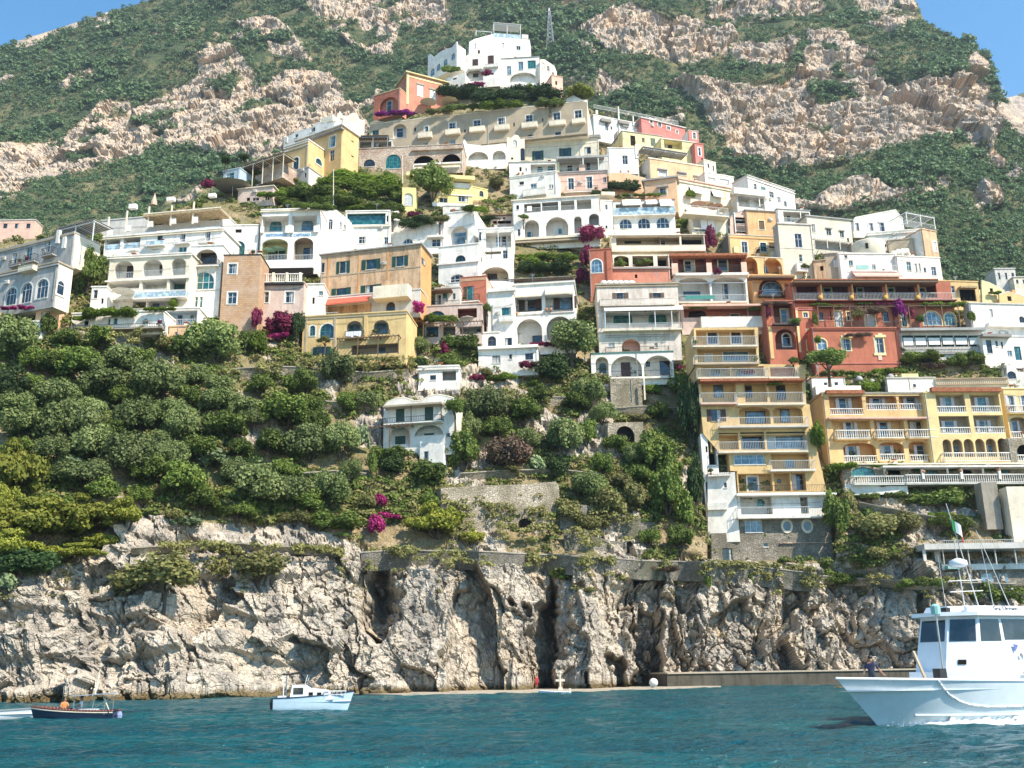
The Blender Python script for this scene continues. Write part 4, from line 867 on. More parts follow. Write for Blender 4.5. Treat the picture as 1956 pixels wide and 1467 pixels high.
b = MB(); u0, z0 = H.uv(1060, 1230, -.85); u1, z1 = H.uv(1183, 1190, -.85)
for k in range(6): b.box((u0+(u1-u0)*k/6+.03, -.84-.02*(k % 2), z0-.25*((k*7) % 3)/2), (u0+(u1-u0)*(k+1)/6-.03, -.8, z1), 'cloth')
o = b.build('laundry'); o.location = H.A; o.rotation_euler.z = H.yaw; o['label'] = 'white sheets drying on the balcony rail of the yellow arched house'; o['category'] = 'laundry'
# --- white houses in the middle left
house('broad plain white house with a half moon opening behind the orange palazzo', Z5, 102, 566, 640, 870, 'white', 'a 222 780 305 870 wd; w 55 790 100 850 kd; w 465 785 540 850 wx; x 425 750 565 766 -1 0 white canopy', yaw=-5, dep=8, dY=-2)
house('tall white tower house with a big arched blue window in the middle of the slope', Z5, 566, 826, 572, 860, 'white', 'L 630 676 770 848 a n; i 655 730 760 835 lq', yaw=-14, xs=940, dY=-5, LD=1.2)
house('white lower storey with two half moon windows beneath the arched tower', Z5, 522, 860, 858, 1156, 'white', 'a 665 922 752 996 gd; a 620 1085 742 1150 wd; c 1000 .3 .3 white; S r 880 930 890 980 k', yaw=-12, dep=8, dY=-8, xs=940)
house('white house with a terrace door and pergola right of the arched tower', Z5, 862, 1160, 700, 960, 'white', 'L 925 730 1140 860 r w; i 1010 755 1055 850 wq; i 1062 755 1100 845 wM; L 905 890 1055 960 r s cream; w 1068 880 1110 950 wd; p 900 1160 700 860 -1 1 whitew; w 870 725 884 800 kd', yaw=-3, dep=8, dY=-6, LD=2.2)
house('white vaulted house front with one great dark arch', Z5, 862, 1165, 950, 1170, 'white', 'L 895 1022 1118 1140 a n cream; i 940 1080 1020 1135 bd', dep=8, dY=-8, LD=3, top=[(862, 1010), (900, 975), (960, 955), (1100, 960), (1165, 880)], cap=None)
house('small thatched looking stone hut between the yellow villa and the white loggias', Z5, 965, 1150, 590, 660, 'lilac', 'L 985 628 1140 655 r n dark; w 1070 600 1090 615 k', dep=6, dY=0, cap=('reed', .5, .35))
# --- yellow villas, upper left
house('ochre villa with white corner pilasters and two round windows', Z3, 760, 1166, 425, 660, 'ochre', '''
 d 1066 372 1118 470 wxt; d 1068 496 1112 592 wd; x 845 345 1170 358 -1 .3 roofg canopy; Sa r 1262 408 1284 430 kd; Sa r 1262 540 1284 564 kd;
 ''', yaw=-30, xs=1322, side='gold', cap=('white', .45, .28), dY=0, dn=6)  # ochre front and gold side put shade and sun into one yellow
house('lower yellow annex with a white balustrade and two arched windows', Z3, 655, 866, 478, 730, 'ochre', 'a 740 562 790 692 tx; Sa r 945 556 998 645 tx; c 486 .12 .25 white; c 515 .1 .16 white; w 672 487 700 502 wc; w 760 465 790 480 wc', yaw=-28, xs=1022, side='gold', cap=('white', .15, .25), dY=-2)  # same split: ochre for the shaded front, gold for the sunlit side
house('grey garden wall house under the yellow annex', Z3, 690, 875, 700, 790, 'grey', 'w 845 700 860 740 k', yaw=-25, dep=4, dY=-3, xs=1000, side='greywhite')
house('pale blue glazed pavilion at the left end of the brown canopy', Z3, 118, 262, 690, 800, 'lblue', 'w 145 700 215 770 wtn', yaw=-20, dep=5, dY=-1)
house('low terrace wall under a long sloping reed pergola on cream posts', Z3, 235, 650, 738, 762, 'stonew', 'p 215 650 672 742 -2.6 1.5 cream reed; w 300 745 320 752 k; P 520 570 735 .6 .3 lilac', yaw=-28, dep=5, dY=0, cap=('sand', .1, .1), dn=3)
house('cream chapel like house with scrolled gables on the yellow villa roof', Z3, 1130, 1380, 205, 300, 'cream', 'w 1160 215 1185 260 wc', yaw=12, dep=6, dY=6, top=[(1130, 205), (1160, 150), (1185, 190), (1230, 195), (1270, 168), (1310, 175), (1325, 210), (1380, 300)], cap=('white', .1, .16))
house('white roof rooms with a small tower on the ochre villa', Z3, 660, 1110, 355, 440, 'white', 'w 900 295 940 335 w; w 760 355 790 385 w; x 990 200 1095 250 0 2 cream tower; x 665 385 690 430 -1 -.6 white chimney', yaw=-28, dep=5, dY=4, top=[(660, 400), (760, 340), (900, 300), (985, 250), (1110, 262)], cap=('white', .1, .2))
# ================================================================ HOUSES, crown and centre
TOPW = [(105, 850), (160, 832), (230, 845), (330, 825), (430, 826), (530, 802), (640, 802), (740, 777), (850, 785), (960, 757), (1070, 757), (1150, 737), (1260, 737), (1360, 717), (1460, 716), (1560, 692), (1660, 696), (1770, 680), (1850, 685)]
H = house('long sand coloured palazzo with a wavy roof line and a row of small balconies', Z4, 105, 1850, 850, 1075, 'sand', '''
 w 130 910 180 955 t; L 292 862 400 975 a n greywhite; i 322 895 376 970 wd; w 545 880 575 940 tx; w 740 850 795 915 wxd; w 935 830 990 900 wxd; w 1130 812 1185 885 wxd; w 1350 790 1405 860 wxd; w 1570 770 1625 840 wxd; w 1740 752 1795 825 wxd; w 462 888 476 920 k;
 b 490 600 925 962 .9 s cream; b 708 825 900 935 .9 s cream; b 900 1022 880 912 .9 s cream; b 1098 1215 865 900 .9 s cream; b 1315 1440 845 880 .9 s cream; b 1535 1665 830 862 .9 s cream; b 1715 1820 815 845 .9 s cream;
 w 535 1015 570 1062 eq; w 750 992 790 1045 lq; w 945 980 990 1030 kd; w 1145 965 1185 1015 kd; w 1585 925 1630 950 kd; w 1370 945 1410 962 kd; c 862 .05 .15 cream; x 1048 790 1056 1060 -.12 0 grey drainpipe; x 640 1010 655 1030 -.3 0 greywhite aircon; w 860 905 872 930 k; w 1250 850 1262 880 k; w 1480 815 1490 840 k; S r 1862 760 1872 800 k''', yaw=-10, xs=1888, side='cream', top=TOPW, cap=('teal', .1, .12), dY=4, LD=1.2)
for k, (a, b_) in enumerate([(445, 1000), (620, 985), (800, 960), (1010, 940), (1230, 915)]):   # sloping buttresses
    pass
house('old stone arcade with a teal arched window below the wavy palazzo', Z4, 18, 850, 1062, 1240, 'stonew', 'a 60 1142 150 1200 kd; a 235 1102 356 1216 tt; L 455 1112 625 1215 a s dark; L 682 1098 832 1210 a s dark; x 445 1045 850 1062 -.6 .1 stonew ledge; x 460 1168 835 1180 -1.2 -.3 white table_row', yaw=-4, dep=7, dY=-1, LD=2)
house('white awning terrace on the left end of the wavy palazzo', Z4, 20, 290, 985, 1060, 'greywhite', 'L 30 1000 120 1055 r n grey; L 140 1000 280 1055 r n grey; p 20 250 965 1050 -2 .3 steel reed', dep=4, dY=-1)
house('lemon villa with a flat yellow roof slab behind the big tree', Z5, 470, 812, 262, 500, 'lemon', 'L 655 275 792 350 r s lemon; i 690 300 735 350 wd; w 690 412 775 468 wd; w 530 432 600 478 w; c 395 .2 .25 white; x 250 232 832 262 -1.4 .3 lemon roof_slab; x 470 480 812 515 -.5 .1 white ledge', yaw=10, dep=7, dY=-1, cap=('lemon', .3, .3))
house('yellow wall house with a blind arch left of the big tree', Z5, 212, 330, 345, 530, 'lemon', 'a 225 395 305 500 wc; w 345 400 360 430 k', dep=6, dY=-1, top=[(150, 330), (212, 345), (330, 350)], cap=None)
house('yellow stepped side house right of the lemon villa', Z5, 812, 940, 345, 430, 'lemon', 'a 870 375 905 425 kd', yaw=24, dep=5, dY=0)
house('white retaining house below the lemon villa with a long window strip', Z5, 560, 860, 505, 600, 'greywhite', 'L 620 535 800 575 r n grey', yaw=2, dep=6, dY=-2)
house('low cream house behind the magenta flowers near the blue veranda', Z5, -60, 180, 560, 660, 'white', 'w 10 580 60 650 t; w 110 590 140 640 kd', dep=6, dY=0)
house('grey garden storehouse among the vine terraces', Z3, 930, 1090, 880, 960, 'lilac', 'w 960 900 990 930 kd; L 1010 895 1070 950 r n dark', dep=5, yaw=-8)
house('pinkish terrace house tucked in the vines left of the flagpole', Z3, 250, 560, 850, 960, 'lilac', 'w 330 920 360 950 k; w 385 920 440 950 kd; w 490 905 530 945 wd', dep=6, yaw=-10, cap=('cream', .3, .2))
# top of the hill
house('salmon red villa with yellow corner strips and two white windows', Z4, 402, 726, 452, 715, 'salmon', '''
 w 487 545 536 640 wH; w 587 585 636 672 wH; x 400 450 418 700 -.06 .03 butter pilaster; x 712 540 726 700 -.06 .03 butter pilaster; c 470 .1 .5 butter; x 480 535 542 546 -.15 .02 sand hood; x 580 575 642 586 -.15 .02 sand hood''', yaw=27, xl=235, cap=('butter', .55, .3), dY=6)
house('dark red lower wing with an arched recess beside the salmon villa', Z4, 138, 345, 640, 800, 'red', 'L 180 650 330 790 a n red; i 245 680 286 770 wd', yaw=-26, xs=400, side='salmon', cap=('butter', .1, .15), dY=2, LD=.9)
house('white villa wing with a row of arched blue windows on the hilltop', Z4, 570, 802, 320, 500, 'white', 'a 590 420 624 482 lq; a 640 382 670 440 lq; a 695 345 726 402 lq; a 755 300 786 352 lq; P 660 262 300 1 .1 iron; P 760 215 250 1 .1 iron; x 645 262 700 275 0 3 wood parasol_roof; x 720 228 790 242 0 3 wood parasol_roof', yaw=-42, xs=872, dY=10, top=[(570, 320), (590, 305), (620, 330), (650, 300), (680, 280), (720, 262), (760, 252), (802, 205)], cap=None)
house('white hilltop block with two barrel vaulted tops and dark windows', Z4, 860, 1145, 285, 545, 'white', 'w 925 345 971 408 bH; w 1048 316 1096 388 bH; L 872 425 1010 520 a n greywhite; i 930 460 972 490 bd; w 968 270 985 298 k; b 900 1000 400 420 .8 s white; b 1025 1130 385 402 .8 s white', yaw=-6, dep=9, dY=12, LD=1.2, top=[(860, 330), (900, 305), (950, 300), (1005, 320), (1030, 295), (1085, 272), (1130, 280), (1145, 300)], cap=('white', .1, .2))
house('white square villa tower under a big open white roof frame', Z4, 900, 1395, 175, 460, 'white', 'w 1275 240 1308 272 wd; w 1160 215 1180 250 wc; p 1095 1308 65 175 .3 4 whitew awnw; p 955 1080 120 170 .6 4 whitew; x 1320 150 1370 180 0 1.5 white chimney; R 1095 1310 145 178 .2 g; w 940 220 955 260 wc', yaw=8, dep=10, dY=15, top=[(900, 210), (940, 185), (1090, 145), (1100, 170), (1310, 185), (1380, 190), (1395, 250)], cap=None)
house('white villa front with a glazed corner room and a wide shallow arch', Z4, 1118, 1462, 345, 548, 'white', 'w 1200 400 1234 470 wq; w 1292 366 1330 432 lq; w 1366 356 1430 420 tt; L 1225 452 1435 540 a n white;', yaw=-4, dep=7, dY=9, side='cream', LD=1.2, cap=('grey', .2, .15))
house('sunlit cream flank of the hilltop villa stepping down to the right', Z4, 1463, 1600, 350, 600, 'cream', 'w 1478 372 1500 420 wc; w 1520 400 1540 440 wd; w 1560 450 1575 490 oH', yaw=32, dep=6, dY=8, top=[(1463, 350), (1500, 350), (1575, 400), (1600, 450)], cap=('white', .1, .2))
house('tall narrow cream wall house at the right end of the hilltop villa', Z4, 1560, 1648, 475, 660, 'pink', 'w 1585 520 1600 550 k', yaw=20, dep=5, dY=7)
house('low white retaining house left of the magenta flowers on the hilltop', Z4, 720, 870, 455, 560, 'white', 'w 770 495 800 508 k', yaw=-20, dep=6, dY=8, top=[(720, 500), (870, 450)], cap=None)
house('small white pyramid roofed lantern house behind the wavy roof', Z4, 1672, 1842, 665, 705, 'white', '', dep=5, dY=8, top=[(1672, 660), (1725, 630), (1842, 690)], cap=None)
# centre, upper
house('white wall house with two great shallow arches under the sand palazzo', Z4, 852, 1196, 1030, 1185, 'white', 'L 892 1082 1052 1180 a s; L 1086 1072 1190 1178 a s; ', dep=6, dY=-1, LD=1.6, top=[(852, 1000), (862, 985), (880, 1020), (1000, 1035), (1196, 1018)], cap=('white', .1, .15), yaw=-3)
house('butter yellow gable house with a tall arched opening', Z6, 38, 200, 335, 562, 'cream', 'a 160 432 198 546 kd; a 90 360 130 420 wc; w 75 515 95 535 k', dep=6, dY=0, top=[(38, 335), (75, 345), (110, 315), (135, 320), (160, 360), (200, 350)], cap=('cream', .1, .15))
H = house('long pale sand house with green shuttered windows and an overhanging roof', Z6, 202, 862, 372, 562, 'pale', 'w 288 457 342 540 gG; w 530 432 588 520 gG; w 730 422 786 486 gd; c 372 .5 .25 greywhite; x 690 335 700 545 -.12 0 greywhite drainpipe', yaw=-6, xs=905, cap=('grey', .6, .3), dY=-1)
house('white terrace room with two arched windows below the pale sand house', Z6, 60, 482, 562, 692, 'white', 'L 250 575 475 670 r w greywhite; ia 305 592 362 660 wt; ia 398 586 458 656 wt; w 150 600 170 640 k; w 205 605 215 640 k; u 145 668 -.3; u 180 668 -.3', dep=6, dY=-3, LD=1.4, cap=('grey', .2, .15))
house('recessed grey terrace with a flat canopy and a pink pier', Z6, 484, 945, 520, 652, 'greywhite', 'L 510 550 690 645 r w; i 575 585 625 640 wd; L 705 540 860 635 r w; i 745 560 790 630 wd; x 680 575 735 640 -.4 .1 pink pier; x 484 560 505 650 -.2 .1 butter pier; x 490 500 905 518 -1.6 .2 grey canopy; P 850 520 630 -1.4 .1 whitew; P 715 520 580 -1.4 .12 white', dep=6, dY=-3, yaw=-3)
house('white house with a blue balcony door in shade at the left of the pink front', Z6, 66, 478, 692, 880, 'white', 'd 250 748 306 832 wq; w 415 756 430 792 wq; w 436 756 451 792 wq; b 180 385 795 845 1 s white; w 150 730 190 760 kd; c 705 .1 .15 greywhite', yaw=-14, dep=7, dY=-4)
house('flat pink house front with tall grey window doors', Z6, 480, 935, 655, 850, 'pink', 'd 585 700 636 800 wx; d 745 686 800 790 wx; w 895 690 925 740 wd; b 560 850 770 815 .8 i; c 668 .2 .15 grey', yaw=-4, dep=7, dY=-5, cap=('grey', .25, .2))
house('lemon yellow corner house with grey green window doors', Z6, 1070, 1420, 282, 440, 'butter', 'd 1140 322 1185 412 k; w 1240 340 1265 382 oH; d 1318 345 1362 416 gH; S l 990 320 1025 355 k; P 1186 400 480 -.3 .12 cream chimney', yaw=16, xl=905, cap=('grey', .2, .15), dY=0)
house('white terraced house with grey awnings along its parapet near the top right', Z6, 815, 1620, 140, 320, 'white', '''
 w 915 195 940 275 wM; w 960 240 975 270 kd; d 1225 255 1252 300 tt; w 1345 262 1375 300 l; x 1070 220 1125 240 -.6 0 grey awning; x 880 170 970 195 -.9 0 awng awning; x 1190 215 1290 240 -.9 0 awng awning; x 1040 190 1130 215 -.9 0 awng awning;
 R 815 1560 120 150 .1 w; P 1028 65 300 -.2 .16 white chimney; P 1160 150 230 -.2 .14 white; x 830 95 850 130 0 .3 white post; x 1400 250 1600 262 -.5 0 white ledge''', yaw=21, dep=8, dY=5)
house('raspberry red roof storey with white posts behind the white terraces', Z6, 1240, 1625, 165, 300, 'crimson', 'w 1310 170 1335 210 wx; w 1385 205 1412 240 wx; w 1465 240 1490 270 wx; w 1545 275 1560 300 wx', yaw=25, xl=1175, cap=('greywhite', .3, .3), dY=9)
house('white and red stair tower at the right end of the upper houses', Z6, 1660, 1748, 275, 392, 'crimson', 'w 1695 295 1720 350 wx', yaw=15, xl=1600, side='white', dY=4, cap=('white', .1, .1))
house('narrow raspberry red house stepping down the right flank', Z6, 1722, 1800, 392, 590, 'crimson', 'w 1745 430 1765 500 wx; w 1770 520 1785 560 kd', yaw=18, dep=5, dY=2)
house('cream and white tail houses right of the narrow red house', Z6, 1800, 1905, 540, 690, 'cream', 'w 1825 570 1842 610 w; w 1870 590 1885 640 oH', yaw=28, dep=5, dY=3)
house('pale yellow wing with a dark open veranda right of the lemon house', Z6, 1422, 1730, 350, 570, 'butter', 'L 1438 362 1600 440 r n; i 1450 395 1510 438 kd; w 1675 430 1700 490 w', yaw=15, dep=7, dY=1, LD=2.2, cap=('white', .2, .2))
house('white cube house with a palm on its balcony', Z6, 945, 1215, 432, 660, 'white', 'd 1068 498 1115 575 wd; b 950 1210 600 655 .9 w; x 1185 400 1212 520 -.2 .1 white chimney; u 1050 650 -.5; u 1120 650 -.5', yaw=4, dep=7, dY=-2)
house('peach house with shallow hooded windows under a grey terrace canopy', Z6, 1312, 1800, 520, 730, 'peach', 'w 1390 625 1465 682 wxc; x 1385 612 1470 622 -.4 0 grey hood; x 1560 642 1640 652 -.4 0 grey hood; x 1705 672 1770 682 -.4 0 grey hood; w 1562 655 1638 676 wc; w 1708 685 1768 705 wc; p 1250 1640 430 500 .6 4 steel grey; c 520 .15 .25 cream', yaw=18, xl=1216, side='greywhite', cap=('cream', .1, .15), dY=-3)
house('plain pink apricot wall house behind the dark round trees', Z6, 945, 1282, 665, 830, 'peach', 'w 1100 700 1110 720 k', yaw=5, dep=6, dY=-4, top=[(945, 655), (1095, 655), (1282, 700)], cap=('grey', .1, .15))
house('peach corner palazzo facing left with one hooded window', Z6, 1270, 1562, 730, 985, 'peach', 'w 1400 785 1460 850 wxd; x 1370 762 1475 776 -.6 0 grey hood; w 1350 860 1362 870 k', yaw=-14, dep=7, dY=-5, cap=('grey', .5, .4))
H = house('peach palazzo side with white canvas awnings over its windows', Z7, 492, 1100, 325, 640, 'cream', 'w 610 400 730 455 wd; A 605 740 385 440 1 awnw; w 830 440 920 500 wd; A 825 935 425 480 1 awnw; w 1020 470 1060 520 oH; c 340 .3 .3 cream; x 490 320 512 620 -.06 .05 pink pilaster; x 935 440 990 520 -.06 .02 butter panel', yaw=22, dep=8, dY=-6, cap=('pink', .4, .3))
house('cream restaurant terrace on a projecting slab with striped parasols', Z7, 640, 1010, 690, 860, 'cream', 'L 655 715 875 850 r n white; i 735 735 790 850 wc; b 560 1010 600 680 2.4 w cream; x 730 735 870 830 -.05 .05 cloth panel', yaw=12, dep=6, dY=-7, LD=1.4, cap=('cream', .2, .2))
house('long white house with green shutters falling away along the right ridge', Z7, 1222, 1680, 300, 640, 'white', 'w 1258 372 1290 440 wd; w 1345 405 1368 475 wtT; w 1416 452 1460 510 w; w 1496 505 1530 560 w; w 1562 548 1590 600 w; b 1300 1400 470 500 .7 w; c 320 .2 .2 white', yaw=33, xl=1060, cap=('greywhite', .2, .2), dY=2)
house('white balcony storey with a black doorway below the long ridge house', Z7, 1095, 1375, 480, 650, 'greywhite', 'L 1108 510 1362 612 r w; i 1190 548 1246 602 kd; i 1335 540 1352 610 kd; b 1060 1380 425 475 1.2 s white; P 1305 470 600 -.6 .1 white', yaw=14, dep=6, dY=-2, LD=2)
house('white low wall house between the peach roof and the long ridge house', Z7, 775, 1062, 262, 400, 'white', 'w 800 310 870 332 wc; w 915 325 1010 370 wc', yaw=20, dep=5, dY=0)
# centre, the two white loggia houses
H = house('white house with a dark open attic above three rounded arches', Z6, 92, 872, 905, 1290, 'white', '''
 L 192 925 340 1005 r w grey; L 352 912 496 990 r w grey; L 520 900 640 985 r w greywhite; L 662 890 790 975 r n greywhite; w 122 940 146 980 kd; w 218 948 260 990 kd;
 L 196 1072 326 1228 a n greywhite; i 222 1180 268 1226 bt; L 386 1046 586 1218 a n greywhite; i 478 1150 530 1200 lt; L 640 1040 706 1190 a n greywhite; L 770 1015 862 1120 a n grey; c 1255 1.2 .5 cream; x 90 1248 700 1262 -1.3 0 sand ledge;
 w 135 1150 158 1215 wd''', yaw=-6, dep=8, dY=-6, LD=2, cap=('cream', .3, .25))
house('white house with three arched windows and white awnings on its upper terrace', Z6, 985, 1542, 905, 1170, 'white', '''
 L 1010 930 1230 1015 r n; i 1030 940 1062 1015 wd; i 1150 945 1165 1015 kd; L 1245 925 1500 1012 r n; i 1275 940 1310 1010 wd; A 1062 1225 892 935 1.6 awnw; A 1270 1365 890 925 1.6 awnw; A 1392 1500 885 940 1.6 awnw; b 985 1540 958 1022 .9 g white;
 a 1040 1060 1152 1150 wx; a 1205 1052 1316 1148 wx; a 1370 1046 1486 1146 wx; x 970 1155 1580 1192 -.9 0 white ledge''', yaw=-2, dep=8, dY=-7, LD=2, cap=('terra', .2, .12))
house('narrow white stair house between the two white arched houses', Z6, 870, 986, 900, 1170, 'white', 'w 915 935 935 980 kd; w 915 1120 935 1150 kd; x 880 820 1000 850 0 2 cream chimney', dep=7, dY=-6, yaw=6)
# centre, lower
H = house('white house with brown shutters above two tall white arches', Z8, 985, 1560, 420, 1000, 'white', '''
 L 1005 520 1248 662 r i; i 1085 555 1200 655 bB; L 1282 505 1540 660 r i; i 1410 525 1525 640 bBq; i 1350 545 1385 615 wd; A 1002 1248 470 520 1.2 awnc; A 1280 1535 445 495 1.2 awnc;
 L 1010 730 1252 970 a n greywhite; i 1160 885 1250 965 bd; L 1292 706 1542 955 a n greywhite; c 690 .15 .2 dirtywhite; u 1010 690 -.3; u 1290 655 -.3; u 1330 655 -.3; S r 1580 700 1610 760 wt''', yaw=-7, xs=1705, side='white', cap=('white', .25, .3), dY=-9, LD=1.8)
house('shaded white wing with a dark balcony window left of the tall arches', Z8, 733, 985, 500, 1000, 'white', 'w 872 622 958 728 tt; b 845 975 700 738 .8 s white; d 900 905 968 985 kd; x 780 600 790 845 -.1 0 grey drainpipe; x 735 440 1000 470 -.5 .3 white parapet', yaw=-9, dep=7, dY=-8)
house('dark timber roof terrace above the white arched house', Z8, 800, 1560, 400, 470, 'grey', 'p 780 1545 385 440 -1 4 wood awng; R 800 1500 395 425 0 i', yaw=-6, dep=5, dY=-6, cap=None)
house('low white house with shuttered square windows at the foot of the tall arches', Z8, 655, 1210, 1000, 1195, 'white', 'w 785 1072 860 1142 oxc; w 942 1060 968 1105 kd; w 1092 1052 1166 1112 oxd; c 1022 .1 .2 white; x 650 990 1215 1002 -.6 .1 white ledge', yaw=-5, dep=6, dY=-10)
house('little white house with a brown arched window beside the low terrace', Z8, 655, 852, 865, 1000, 'white', 'a 742 890 820 985 oxd; a 670 930 690 970 wd', yaw=-6, dep=5, dY=-10.5)
house('brick red house with a teal balcony door', Z8, 480, 727, 345, 600, 'red', 'd 548 422 614 552 tt; d 515 430 545 550 oH; b 490 660 500 560 .8 i; c 360 .05 .5 brick', yaw=-10, xs=860, side='pink', cap=('', .05, .1), dY=-7)
house('shaded terrace house with teal windows and a thin canopy left of the brick red house', Z8, 248, 480, 450, 610, 'greywhite', 'w 318 488 372 560 tt; d 270 505 305 600 t; x 140 450 400 462 -1.8 .2 wood canopy; R 200 480 560 600 -1.2 i; w 415 490 440 550 ot', dep=6, dY=-7, yaw=-8)
house('pinkish house with a half round arch and pergola over a lower terrace', Z8, 150, 690, 615, 905, 'lilac', 'a 190 655 345 760 kd; L 460 630 640 720 r n darkred; L 160 800 280 900 r n blue; i 185 840 260 905 eq; L 320 800 440 885 r n grey; L 480 800 690 870 r n grey; i 640 820 690 870 t; p 140 690 770 880 -2 .5 wood', dep=6, dY=-10, yaw=-5, LD=2)
house('low white garage with a wide dark opening above the terraces', Z8, 92, 470, 1180, 1320, 'white', 'L 318 1215 446 1305 r n grey; w 202 1255 258 1300 kd; c 1200 .3 .25 white', dep=5, dY=-13, yaw=-3)
H = house('lone white villa with a scalloped roof and dark green shutters on the lower slope', Z14, 180, 660, 190, 500, 'white', '''
 w 264 208 322 300 gH; w 457 186 515 296 gH; L 218 332 362 450 a n white; i 262 395 328 455 gH; L 388 318 582 442 a s white; i 455 376 520 438 gH; x 178 178 570 190 -1.6 .1 sand canopy; P 568 190 290 -1.4 .06 iron; P 368 190 300 -1.4 .06 iron; P 180 190 300 -1.4 .06 iron;
 b 185 570 262 300 1.4 i white; d 602 375 628 400 kd; d 454 496 482 498 k; p 95 355 335 470 -2 .3 wood''', yaw=-12, xs=712, side='cream', top=[(180, 192), (215, 165), (270, 142), (330, 142), (385, 160), (430, 162), (480, 132), (545, 118), (610, 130), (660, 145)], cap=('cream', .15, .2), dY=-9, LD=1.4, Y=None, dn=1)  # cream right side puts sunlight into the white villa's wall colour
house('white lower stair wing under the lone white villa', Z14, 425, 585, 445, 590, 'white', 'd 453 496 484 575 kd', yaw=-12, dep=4, dY=-10, top=[(425, 430), (585, 450)], cap=None)
# ================================================================ HOUSES, right
house('faded apricot house block with a brown shutter over the yellow front', Z7, 1195, 1492, 640, 915, 'apricot', 'w 1312 742 1366 832 oHy', yaw=9, dep=7, dY=-4, cap=('grey', .3, .2))
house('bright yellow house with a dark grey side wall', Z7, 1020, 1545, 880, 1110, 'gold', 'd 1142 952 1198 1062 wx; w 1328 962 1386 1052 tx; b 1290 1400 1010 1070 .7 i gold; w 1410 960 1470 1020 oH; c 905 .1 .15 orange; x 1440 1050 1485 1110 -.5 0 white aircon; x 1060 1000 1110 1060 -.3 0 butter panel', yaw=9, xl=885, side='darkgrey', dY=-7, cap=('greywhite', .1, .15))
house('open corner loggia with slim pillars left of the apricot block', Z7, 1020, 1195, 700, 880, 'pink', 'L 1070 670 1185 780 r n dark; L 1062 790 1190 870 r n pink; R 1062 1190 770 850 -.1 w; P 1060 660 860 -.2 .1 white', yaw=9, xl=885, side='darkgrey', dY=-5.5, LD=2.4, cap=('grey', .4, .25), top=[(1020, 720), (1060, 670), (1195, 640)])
house('orange arcade of two deep arches beneath the yellow house', Z7, 1150, 1560, 1100, 1300, 'gold', 'L 1165 1110 1300 1275 a n orange; L 1362 1115 1545 1275 a n orange; i 1350 1200 1400 1270 wd', yaw=9, dep=7, dY=-9, LD=2.4, cap=('cream', .1, .15))
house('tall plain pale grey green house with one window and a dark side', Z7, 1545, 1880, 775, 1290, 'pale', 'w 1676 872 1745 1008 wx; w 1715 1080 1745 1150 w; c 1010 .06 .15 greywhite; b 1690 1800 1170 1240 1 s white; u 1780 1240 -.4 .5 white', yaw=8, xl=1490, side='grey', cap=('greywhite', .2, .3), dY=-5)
house('white roof terrace with glass rail on the pale grey green house', Z7, 1500, 1830, 625, 775, 'white', 'L 1560 655 1820 760 r w greywhite; i 1590 690 1640 755 wd; P 1720 650 760 0 .1 white', yaw=9, dep=7, dY=-3, LD=2, cap=('grey', .2, .15))
house('long pale block with small hooded windows and a pergola terrace', Z10, 612, 892, 110, 340, 'pale', 'w 630 158 650 210 wd; w 720 186 750 228 wd; w 805 200 830 242 wd; x 715 178 756 184 -.3 0 grey hood; x 800 193 835 199 -.3 0 grey hood; L 650 268 880 325 r n grey; p 640 885 250 325 -2.2 .3 greywhite; w 850 245 862 280 k', yaw=14, dep=8, dY=-3, cap=('grey', .3, .25), LD=1.5)
house('white modern house with a sloping white roof and tall dark windows', Z10, 888, 1212, 130, 240, 'white', 'w 900 150 925 200 wd; w 988 150 1012 200 wM; w 1042 146 1086 206 wd; S r 1180 140 1190 175 k; b 888 1210 205 240 1 s white', yaw=4, dep=8, dY=0, top=[(888, 140), (900, 118), (1150, 70), (1212, 128)], cap=('white', .4, .3))
house('tan tower with a rectangular lattice of white beams on its roof', Z10, 1345, 1432, 195, 400, 'tan', 'w 1392 270 1412 330 wxH; p 1215 1400 85 190 .4 6 whitew; R 1215 1405 150 190 .3 w', yaw=22, xl=1212, side='white', dY=-2)
house('white shaded balcony front running left of the tan tower', Z10, 985, 1345, 215, 300, 'white', 'w 1075 285 1095 300 k; c 225 .3 .3 white', yaw=-9, dep=6, dY=-2)
house('sand coloured block with a dark roof terrace below the tan tower', Z10, 1112, 1270, 262, 350, 'sand', 'p 1270 1345 245 290 .5 3 iron', yaw=-10, dep=6, dY=-3, xs=1345, side='tan')
b = MB(); Hc = cv(Z10, 1005, 345); Yc = float(D(*Hc))-4; P_ = W(*Hc, Yc); s_ = (W(Hc[0]+1, Hc[1], Yc)-P_).length; r_ = 100/3.282*s_
b.lathe((0, 2, -2), [(r_, 0), (r_, 85/3.282*s_+2), (r_*.96, 85/3.282*s_+2.3), (r_*.5, 85/3.282*s_+2.4)], 'pale', 28)
e = empty('house', P_, 0, label='round cream turret house with a flat top', cat='house'); b.build('wall', e, True)
b = MB(); b.box((-r_*.5, 2-r_-.03, .8), (-r_*.35, 2-r_+.3, 2), 'dark'); b.build('window', e)
house('brown plastered house with closed shutters left of the blue laundry', Z10, 718, 808, 345, 480, 'sand', 'w 765 378 788 425 wH', yaw=-10, dep=5, dY=-5, cap=('greywhite', .3, .2))
house('small brown side house next to the pale steps', Z10, 645, 718, 390, 490, 'tan', 'w 680 420 700 450 k', yaw=-12, dep=5, dY=-5.5, cap=('sand', .2, .2))
house('white house with turquoise cloths hung along its balcony', Z10, 808, 1168, 345, 505, 'white', 'w 860 385 886 420 wt; w 1005 410 1028 440 wt; w 830 350 850 372 w; b 880 1160 415 450 .8 w; x 905 415 985 440 -.95 -.88 tarp laundry; A 870 1165 450 480 2 awnp; w 1070 438 1085 460 k; R 830 1100 335 355 0 w', yaw=3, dep=6, dY=-5)
